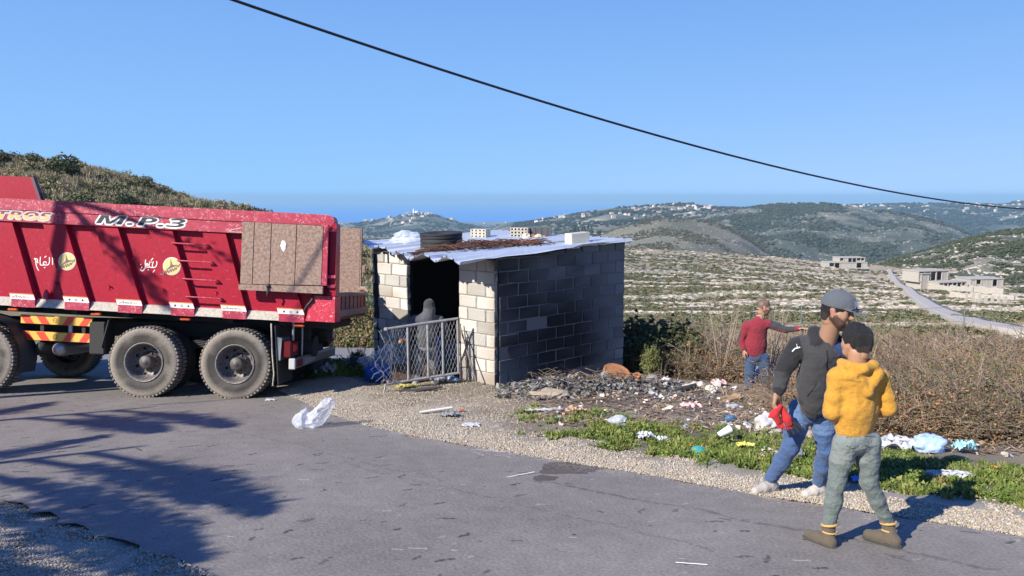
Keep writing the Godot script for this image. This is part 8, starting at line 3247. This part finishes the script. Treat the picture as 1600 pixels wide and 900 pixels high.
# ---------------------------------------------------------------- litter and odd things on the ground
func scrap(called: String, label: String, category: String, x: float, d: float, mb: MB, m: Material, lift := 0.0, turn := 0.0) -> MeshInstance3D:
	var o := obj(called, mb, m)
	tag(o, label, category)
	o.position = on_ground(x, d, lift) if not on_tarmac(x, d) else Vector3(x, gy(x, d) + lift, -d)
	o.rotation.y = turn
	return o

func crumpled(sd: int, w: float, l: float, h: float) -> MB:
	# a crumpled sheet: paper, foil or a flat bag
	var a := noise_of(sd, 2.2, 2)
	var b := noise_of(sd + 1, 5.0, 2)
	b.fractal_type = FastNoiseLite.FRACTAL_RIDGED
	var mb := MB.new()
	var rows := []
	for i in 15:
		var row := []
		for j in 15:
			var u := i / 14.0 - 0.5
			var v := j / 14.0 - 0.5
			var k := 1.0 + 0.35 * a.get_noise_2d(u * 2.0, v * 2.0)
			var y := h * (0.5 + 0.5 * a.get_noise_2d(u * 2.0 + 9.0, v * 2.0)) * (1.0 - 1.2 * (u * u + v * v)) + 0.4 * h * b.get_noise_2d(u, v)
			row.append(Vector3(v * w * k, maxf(y, 0.004), u * l * k))
		rows.append(row)
	mb.sheet(rows, null, true)
	return mb

func litter() -> void:
	# the clear bag on the road: a low lobe and a tall twisted neck
	var bag := MB.new()
	var a := noise_of(171, 2.0, 3)
	var b := noise_of(172, 6.0, 2)
	b.fractal_type = FastNoiseLite.FRACTAL_RIDGED
	var rows := []
	var n := 34
	for i in n + 1:
		var u := float(i) / n
		# spine from the left lobe to the raised neck
		var c := Vector3(lerpf(-0.27, 0.25, u), 0.075 + 0.22 * smoothstep(0.45, 1.0, u), 0.0)
		var r := (0.02 + 0.105 * sin(PI * clampf(u * 1.6, 0.0, 1.0))) if u < 0.35 else lerpf(0.085, 0.125, smoothstep(0.35, 0.65, u)) * (1.0 - 0.55 * smoothstep(0.7, 0.97, u))
		if i == 0 or i == n: r = 0.004
		var row := []
		for j in 41:
			var ph := TAU * (j % 40) / 40
			var d := Vector3(-sin(ph) * 0.4 * smoothstep(0.3, 1.0, u), cos(ph), sin(ph))
			var k := 1.0 + 0.45 * a.get_noise_3dv(c * 3.0 + d) + 0.26 * b.get_noise_3d(u * 1.2, d.y * 0.55, d.z * 0.55)
			var p := c + d * r * k
			p.y = maxf(p.y, 0.004)
			row.append(p)
		rows.append(row)
	bag.sheet(rows)
	var bo := scrap("plastic_bag", "clear plastic bag standing crumpled on the tarmac before the hut", "plastic bag", -2.42, 9.12, bag, M.clear_bag)
	# the gloves' own thing is made with the man; bags in the shade beside the hut
	var blue := MB.new()
	blue = bag_mesh(175, Vector3(0.26, 0.17, 0.2), 0.35)
	scrap("blue_bag", "bright blue rubbish bag lying in the shade by the hut's left corner", "rubbish bag", -2.28, 12.95, blue, M.blue_bag, 0.11)
	scrap("plastic_bag", "cloudy clear bag slumped over the blue rubbish bag", "plastic bag", -2.22, 13.2, bag_mesh(177, Vector3(0.30, 0.27, 0.22), 0.45), M.clear_bag, 0.21)
	var blk := bag_mesh(179, Vector3(0.24, 0.18, 0.2), 0.4)
	scrap("black_bag", "black rubbish bag in the shade left of the blue bag", "rubbish bag", -2.78, 13.75, blk, M.black, 0.12)
	scrap("white_bag", "small white bag on top of the black bag in the shade", "plastic bag", -2.66, 13.55, bag_mesh(181, Vector3(0.11, 0.09, 0.1), 0.45), M.white_bag, 0.22)
	scrap("white_bag", "pale crumpled bag among weeds behind the truck's bumper", "plastic bag", -3.32, 13.45, crumpled(183, 0.34, 0.25, 0.22), M.white_bag, 0.03)
	scrap("white_bag", "pale torn bag in shaded weeds midway between bumper and black bag", "plastic bag", -3.02, 14.35, crumpled(185, 0.34, 0.25, 0.14), M.white_bag, 0.03)
	# papers and rags by the gate
	scrap("paper_bundle", "white paper bundle with a blue end lying under the gate's right end", "paper", -1.12, 12.25, crumpled(187, 0.34, 0.2, 0.14), M.white_bag, 0.03, 0.3)
	var bluep := mat(lin(0.12, 0.30, 0.55), 0.6)
	scrap("blue_wrapper", "small blue wrapper beside the white papers under the gate", "wrapper", -0.95, 12.2, crumpled(189, 0.14, 0.12, 0.1), bluep, 0.03)
	scrap("yellow_rag", "dirty yellow rag in front of the timber block", "rag", -1.66, 12.0, crumpled(191, 0.34, 0.18, 0.05), mat(lin(0.42, 0.38, 0.12), 0.9), 0.01)
	scrap("pink_rag", "faded pink rag at the left end of the timber block", "rag", -1.98, 12.5, crumpled(193, 0.2, 0.18, 0.08), mat(lin(0.40, 0.24, 0.25), 0.9), 0.01)
	# inside the doorway: bundles behind the wire
	scrap("blue_bag", "deep blue bundle behind the wire gate beside the stooping man", "rubbish bag", -1.28, 13.35, bag_mesh(195, Vector3(0.17, 0.34, 0.17), 0.35), M.blue_bag, 0.3)
	scrap("grey_sack", "grey blue sack standing behind the right half of the wire gate", "sack", -0.98, 13.2, bag_mesh(197, Vector3(0.2, 0.32, 0.18), 0.35), mat(lin(0.12, 0.16, 0.22), 0.8), 0.28)
	scrap("green_bottle_crate", "dark green bundle low behind the wire gate", "sack", -1.12, 13.0, bag_mesh(198, Vector3(0.14, 0.16, 0.13), 0.3), mat(lin(0.02, 0.11, 0.09), 0.6), 0.14)
	# by the roadside
	var pipe := MB.new()
	pipe.cyl(Vector3(-0.22, 0.03, 0.02), Vector3(0.2, 0.06, -0.12), 0.018, 0.018, 8)
	scrap("white_pipe", "short white plastic pipe on the gravel in front of the gate", "pipe", -1.0, 9.9, pipe, mat(lin(0.62, 0.60, 0.55), 0.5))
	scrap("grey_rag", "grey rag beside the white pipe on the gravel", "rag", -0.83, 9.85, crumpled(199, 0.2, 0.16, 0.06), mat(lin(0.22, 0.22, 0.23), 0.9), 0.01)
	scrap("red_scrap", "tiny red scrap on the gravel above the white pipe", "scrap", -0.68, 10.15, crumpled(200, 0.07, 0.05, 0.03), mat(lin(0.45, 0.10, 0.05), 0.6), 0.01)
	scrap("white_paper", "flat white paper on the gravel edge, nearest the road scratches", "paper", -0.52, 9.3, crumpled(201, 0.22, 0.16, 0.03), M.white_bag, 0.012)
	scrap("white_paper", "long pale strip of plastic on gravel at the left end of the grass", "plastic strip", 0.42, 10.25, crumpled(203, 0.5, 0.08, 0.04), M.white_bag, 0.015, 0.1)
	scrap("red_white_wrapper", "red and white wrapper at the left end of the green strip", "wrapper", 0.86, 10.15, crumpled(205, 0.26, 0.1, 0.05), mat(lin(0.62, 0.30, 0.26), 0.6), 0.02)
	scrap("white_paper", "white tissue on the grass edge left of the teal dish", "paper", 1.54, 8.62, crumpled(207, 0.2, 0.14, 0.09), M.white_bag, 0.02)
	scrap("white_paper", "small white tissue right beside the larger one on the grass edge", "paper", 1.72, 8.5, crumpled(208, 0.13, 0.1, 0.09), M.white_bag, 0.02)
	scrap("clear_bottle", "clear crushed bottle lying in the green strip", "bottle", 1.32, 9.3, bag_mesh(209, Vector3(0.11, 0.07, 0.07), 0.4), M.clear_bag, 0.08)
	# the paper cup
	var cup := MB.new()
	cup.lathe([Vector2(0.001, 0.0), Vector2(0.035, 0.0), Vector2(0.05, 0.16), Vector2(0.052, 0.162), Vector2(0.047, 0.158), Vector2(0.033, 0.006), Vector2(0.001, 0.006)], 18)
	var cu := scrap("paper_cup", "white paper cup lying tilted in the green strip", "cup", 2.42, 8.72, cup, mat(lin(0.68, 0.72, 0.74), 0.5), 0.09)
	cu.rotation = Vector3(0.3, 0.4, -1.15)
	var lid := MB.new()
	lid.lathe([Vector2(0.001, 0.03), Vector2(0.07, 0.028), Vector2(0.085, 0.01), Vector2(0.088, 0.0)], 20)
	var li := scrap("teal_dish", "flat teal plastic dish on the near edge of the grass", "dish", 2.03, 8.08, lid, mat(lin(0.05, 0.35, 0.32), 0.4), 0.03)
	li.rotation.x = 0.35
	scrap("yellow_wrapper", "yellow green wrapper in the grass right of the paper cup", "wrapper", 2.62, 8.35, crumpled(211, 0.2, 0.1, 0.06), mat(lin(0.62, 0.6, 0.12), 0.5), 0.05)
	scrap("grey_bag", "clear grey bag in the weeds beside the red gloves", "plastic bag", 3.2, 9.35, bag_mesh(213, Vector3(0.15, 0.13, 0.13), 0.45), mat(lin(0.45, 0.43, 0.42), 0.35), 0.1)
	scrap("sandal", "grey white shoe lying on the grass between the man's legs", "shoe", 2.95, 7.75, bag_mesh(215, Vector3(0.15, 0.06, 0.07), 0.35), mat(lin(0.34, 0.32, 0.30), 0.8), 0.05, 0.7)
	scrap("blue_white_bag", "light blue and white plastic bag on grass below the thicket", "plastic bag", 4.66, 8.3, bag_mesh(217, Vector3(0.16, 0.11, 0.13), 0.35), mat(lin(0.36, 0.50, 0.74), 0.35), 0.09)
	scrap("white_bag", "white torn bag trailing left from the light blue bag", "plastic bag", 4.34, 8.42, crumpled(219, 0.5, 0.28, 0.16), M.white_bag, 0.04)
	scrap("teal_bag", "small turquoise bag at the foot of the thicket on the right", "plastic bag", 5.02, 8.25, crumpled(221, 0.22, 0.13, 0.13), mat(lin(0.28, 0.58, 0.62), 0.4), 0.04)
	scrap("white_bag", "thin white sheet in the shade near the lower right corner", "plastic sheet", 4.25, 7.15, crumpled(223, 0.42, 0.12, 0.06), M.white_bag, 0.04, -0.1)
	scrap("white_paper", "little white paper at the left edge of the thicket's grass", "paper", 4.05, 8.75, crumpled(225, 0.2, 0.13, 0.07), M.white_bag, 0.04)
	scrap("blue_wrapper", "blue bag scrap on gravel right behind the boy's knee", "wrapper", 3.28, 7.0, crumpled(227, 0.14, 0.09, 0.05), mat(lin(0.08, 0.28, 0.66), 0.5), 0.02)
	scrap("orange_peel", "small orange scrap on the grass at the lower right", "scrap", 4.78, 7.35, crumpled(229, 0.06, 0.05, 0.04), mat(lin(0.65, 0.26, 0.03), 0.6), 0.04)
	scrap("red_white_wrapper", "pink and white wrapper among straw behind the grass", "wrapper", 2.6, 10.9, crumpled(231, 0.26, 0.12, 0.09), mat(lin(0.62, 0.40, 0.40), 0.6), 0.03)
	scrap("blue_can", "small dark blue can among the straw before the man in red", "can", 2.95, 10.1, bag_mesh(233, Vector3(0.07, 0.05, 0.05), 0.15), mat(lin(0.06, 0.14, 0.26), 0.4), 0.05)
	scrap("blue_bag", "pale blue bag between the man in red's legs", "plastic bag", 4.36, 13.6, bag_mesh(235, Vector3(0.12, 0.15, 0.1), 0.4), mat(lin(0.20, 0.36, 0.62), 0.5), 0.22)
	scrap("white_bag", "white crumpled bag at the feet of the man in red", "plastic bag", 4.30, 13.4, crumpled(237, 0.26, 0.2, 0.12), M.white_bag, 0.02)
	scrap("pink_bag", "pinkish bag at the edge of the scrub left of the man in red", "plastic bag", 3.72, 13.5, crumpled(239, 0.26, 0.16, 0.14), mat(lin(0.62, 0.40, 0.38), 0.5), 0.02)
	for q in [[2.25, 11.9, 0.5, 0.04, "clear plastic drinks bottle lying on the ash in front of the rusty disc"], [3.3, 11.2, 1.9, 0.04, "clear plastic drinks bottle among straw before the man in red"]]:
		var mb := MB.new()
		mb.lathe([Vector2(0.001, -0.1), Vector2(0.03, -0.1), Vector2(0.033, -0.09), Vector2(0.032, -0.02), Vector2(0.034, 0.0), Vector2(0.032, 0.04), Vector2(0.013, 0.09), Vector2(0.012, 0.105)], 14)
		var o := scrap("drinks_bottle", q[4], "bottle", q[0], q[1], mb, M.clear_bag, q[3])
		o.rotation = Vector3(PI / 2, q[2], 0)
		var cp := MB.new()
		cp.cyl(Vector3(0, 0.1, 0), Vector3(0, 0.118, 0), 0.014, 0.014, 10)
		obj("cap", cp, mat(lin(0.05, 0.2, 0.5), 0.5), o)
	var ct := MB.new()
	ct.box(Vector3(0, 0.02, 0), Vector3(0.3, 0.03, 0.22), 0.004)
	ct.box(Vector3(0.2, 0.035, 0.02), Vector3(0.12, 0.006, 0.2), 0.0, Basis(Vector3(0, 0, 1), 0.35))
	scrap("cardboard_carton", "flattened brown carton on the littered ground left of the man in red", "carton", 3.45, 12.0, ct, mat(lin(0.33, 0.22, 0.12), 0.9), 0.01, 0.6)
	# stones of the heap
	var st := [[1.05, 12.65, 0.13, 0.11, Color(0.33, 0.30, 0.27), "grey round lump on the burnt heap against the sooty wall"], [1.62, 13.0, 0.11, 0.13, Color(0.30, 0.27, 0.24), "grey upright lump on the burnt heap right of the middle"], [2.42, 12.95, 0.15, 0.15, Color(0.26, 0.25, 0.24), "dark grey stone right of the rusty disc"], [2.95, 12.6, 0.13, 0.08, Color(0.62, 0.57, 0.49), "pale yellowish stone at the right end of the heap"], [2.75, 13.4, 0.11, 0.09, Color(0.66, 0.63, 0.58), "small white stone behind the heap, nearest the dark bushes"], [3.25, 13.15, 0.14, 0.09, Color(0.60, 0.57, 0.52), "white stone with a flat top before the dry scrub"], [3.3, 12.45, 0.10, 0.08, Color(0.56, 0.53, 0.47), "pale stone lowest of those at the heap's right end"], [3.66, 13.35, 0.06, 0.09, Color(0.68, 0.66, 0.62), "small upright white stone by the scrub"], [3.55, 9.05, 0.14, 0.08, Color(0.52, 0.44, 0.35), "flat tan stone at the grass edge beside the man's leg"], [2.75, 7.95, 0.12, 0.06, Color(0.50, 0.40, 0.31), "brownish stone on gravel at the grass edge"], [0.55, 11.55, 0.34, 0.06, Color(0.45, 0.37, 0.27), "low mound of pale sandy rubble before the burnt heap"], [-1.9, 12.9, 0.22, 0.08, Color(0.42, 0.35, 0.28), "flat pale stone at the door threshold"]]
	for k in st.size():
		var q: Array = st[k]
		var mb := MB.new()
		mb.col = q[4]
		mb.blob(Vector3.ZERO, Vector3(q[2], q[3], q[2] * 0.85), noise_of(251 + k, 1.1, 3), 0.55, 8, 10, true)
		scrap("stone", q[5], "stone", q[0], q[1], mb, M.stone, q[3] * 0.4, k * 1.3)
	# rusty drum lid, leaning on the heap
	var dl := MB.new()
	dl.lathe([Vector2(0.001, 0.02), Vector2(0.15, 0.028), Vector2(0.2, 0.02), Vector2(0.225, 0.045), Vector2(0.24, 0.03), Vector2(0.24, -0.05), Vector2(0.21, -0.06)], 28)
	var rustm := tri_map(mat(Color.WHITE, 0.9), tex(241, 256, 0.05, [[0.0, Color(0.10, 0.045, 0.025)], [0.45, Color(0.34, 0.14, 0.05)], [1.0, Color(0.48, 0.24, 0.11)]], 4), 2.5)
	var dd := scrap("rusty_disc", "round orange rusted metal disc lying on the heap by the hut's corner", "metal disc", 1.82, 13.1, dl, rustm, 0.17)
	dd.rotation = Vector3(0.38, 0.3, -0.12)
	var ro := MB.new()
	ro.blob(Vector3.ZERO, Vector3(0.11, 0.08, 0.08), noise_of(243, 1.0, 2), 0.5, 7, 9, true)
	scrap("rusty_tin", "crushed rusty tin between the rusty disc and the dark stone", "tin", 2.18, 13.2, ro, rustm, 0.12)
	var burnt := MB.new()
	burnt.col = Color(0.035, 0.03, 0.03)
	burnt.tube([Vector3(-0.35, 0.14, 0.0), Vector3(-0.2, 0.05, 0.08), Vector3(0.02, 0.03, 0.12), Vector3(0.25, 0.07, 0.02), Vector3(0.42, 0.1, -0.1)], [0.03, 0.045, 0.04, 0.05, 0.03], 7)
	scrap("burnt_branch", "charred black branch curling at the heap's right end", "branch", 2.65, 12.45, burnt, M.plain)
	var br := MB.new()
	br.col = Color(0.12, 0.085, 0.06)
	br.tube([Vector3(-0.42, 0.02, 0.05), Vector3(-0.1, 0.04, 0.0), Vector3(0.2, 0.05, -0.03), Vector3(0.45, 0.08, -0.02)], [0.008, 0.018, 0.02, 0.012], 6)
	scrap("branch", "brown branch lying flat along the top of the green strip", "branch", 0.95, 11.0, br, M.plain)
	var br2 := MB.new()
	br2.col = Color(0.06, 0.05, 0.045)
	br2.tube([Vector3(-0.4, 0.02, 0.1), Vector3(-0.1, 0.03, 0.03), Vector3(0.25, 0.05, -0.1)], [0.02, 0.035, 0.02], 6)
	scrap("branch", "dark charred stick on the gravel in front of the gate", "branch", -1.35, 11.7, br2, M.plain)
	# bits on the road
	for q in [[0.08, 6.95, 0.15, 0.5, "thin white straw lying on the tarmac left of the wet stain", 0.0045], [1.16, 4.72, 0.10, -0.15, "thin white straw on the tarmac nearest the viewer", 0.003]]:
		var mb := MB.new()
		mb.col = Color(0.7, 0.7, 0.68)
		mb.cyl(Vector3(-q[2], 0.006, 0), Vector3(q[2], 0.006, 0), q[5], q[5], 6)
		scrap("straw_stick", q[4], "straw", q[0], q[1], mb, M.plain, 0.002, q[3])
	scrap("white_paper", "white paper scrap by the truck's rear wheel", "paper", -3.55, 11.0, crumpled(263, 0.14, 0.08, 0.03), M.white_bag, 0.004)

# ---------------------------------------------------------------- trees that stand out of view on the left and throw their shade in
func limb_tree(called: String, label: String, at: Vector3, h: float, lean: Vector3, spec: Array, sd: int, leaf_n: int) -> void:
	var t := thing(called, label, "tree", at)
	var g := RandomNumberGenerator.new()
	g.seed = sd
	var mb := MB.new()
	mb.tube([Vector3(0, -0.2, 0), lean * 0.35 + Vector3(0, h * 0.35, 0), lean * 0.7 + Vector3(0, h * 0.7, 0), lean + Vector3(0, h, 0)], [0.16, 0.11, 0.085, 0.03], 10)
	obj("trunk", mb, M.bark, t)
	var lf := MB.new()
	var wd := MB.new()
	for s in spec:
		# height up the trunk, bearing, length, rise, leafiness
		var o: Vector3 = lean * s[0] + Vector3(0, h * s[0], 0)
		var dir := Vector3(cos(s[1]), s[3], sin(s[1])).normalized()
		var l: float = s[2]
		var pts := []
		for k in 6:
			var u := k / 5.0
			pts.append(o + dir * l * u + Vector3(0, -0.12 * l * u * u, 0) + Vector3(g.randfn(), g.randfn(), g.randfn()) * 0.04 * u)
		wd.tube(pts, [0.05, 0.042, 0.034, 0.024, 0.016, 0.006], 6, false)
		var n := int(leaf_n * l * s[4])
		for i in n:
			var u := pow(g.randf(), 0.7)
			var c := o + dir * l * (0.2 + 0.85 * u) + Vector3(0, -0.12 * l * u * u, 0)
			var spread := 0.06 + 0.13 * sin(u * PI)
			c += Vector3(g.randfn(), g.randfn() * 0.6, g.randfn()) * spread * 0.55
			var a := (dir + Vector3(g.randfn(), g.randfn(), g.randfn()) * 0.5).normalized()
			var b := a.cross(Vector3(g.randfn(), g.randfn(), g.randfn())).normalized()
			var z := g.randf_range(0.05, 0.13)
			lf.quad(c - a * z, c - b * z * 0.22, c + a * z, c + b * z * 0.22)
	obj("limbs", wd, M.bark, t)
	obj("crown", lf, leaf_mat(Color(0.06, 0.08, 0.03)), t)

func trees_behind() -> void:
	limb_tree("roadside_tree", "low spreading tree at the roadside left of the viewer, shading the near road", Vector3(-9.6, gy(-9.6, 3.0), -3.0), 4.3, Vector3(0.2, 0, 0), [[0.93, 0.40, 3.2, -0.02, 1.0], [0.86, 0.34, 2.7, 0.02, 1.0], [0.78, 0.42, 3.9, 0.03, 1.0], [0.66, 0.36, 4.6, 0.06, 1.0], [0.56, 0.38, 5.6, 0.05, 1.0], [0.50, 0.30, 5.6, 0.06, 1.0], [0.42, 0.36, 5.4, 0.08, 1.0], [0.7, -1.2, 1.6, 0.2, 0.8], [0.8, 2.6, 2.0, 0.2, 0.8], [0.6, 1.6, 2.2, 0.1, 0.8]], 271, 300)
	limb_tree("roadside_tree", "second roadside tree further along the verge, out of view on the left", Vector3(-11.9, gy(-11.9, 4.4), -4.4), 5.3, Vector3(0.15, 0, 0.1), [[0.95, 0.28, 2.3, 0.0, 1.0], [0.90, 0.36, 1.9, 0.0, 1.0], [0.84, 0.22, 2.2, 0.03, 1.0], [0.7, -1.5, 1.6, 0.2, 0.8], [0.8, 2.2, 2.0, 0.2, 0.8]], 273, 300)
	limb_tree("roadside_tree", "tall thin tree with long bare limbs opposite the truck, out of view on the left", Vector3(-10.9, gy(-10.9, 8.1), -8.1), 7.6, Vector3(0.25, 0, 0.1), [[0.80, -0.06, 3.0, -0.30, 0.05], [0.95, 2.5, 2.0, 0.3, 0.4], [0.9, -2.0, 1.6, 0.3, 0.4], [0.8, 1.8, 2.0, 0.2, 0.4]], 275, 300)

# ---------------------------------------------------------------- the cable that sags across the sky
func overhead_cable() -> void:
	var mb := MB.new()
	mb.col = Color(0.012, 0.013, 0.016)
	var pts := []
	for i in 81:
		var u := lerpf(-14.0, 40.0, i / 80.0)
		pts.append(Vector3(-3.45 + 0.8103 * u, 4.233 - 0.199 * u + 0.00339 * u * u, -10.0 - 0.5857 * u))
	mb.tube(pts, 0.02, 8)
	tag(obj("overhead_cable", mb, mat(lin(0.012, 0.013, 0.018), 0.6)), "black overhead cable sagging across the sky from upper left to right", "cable")
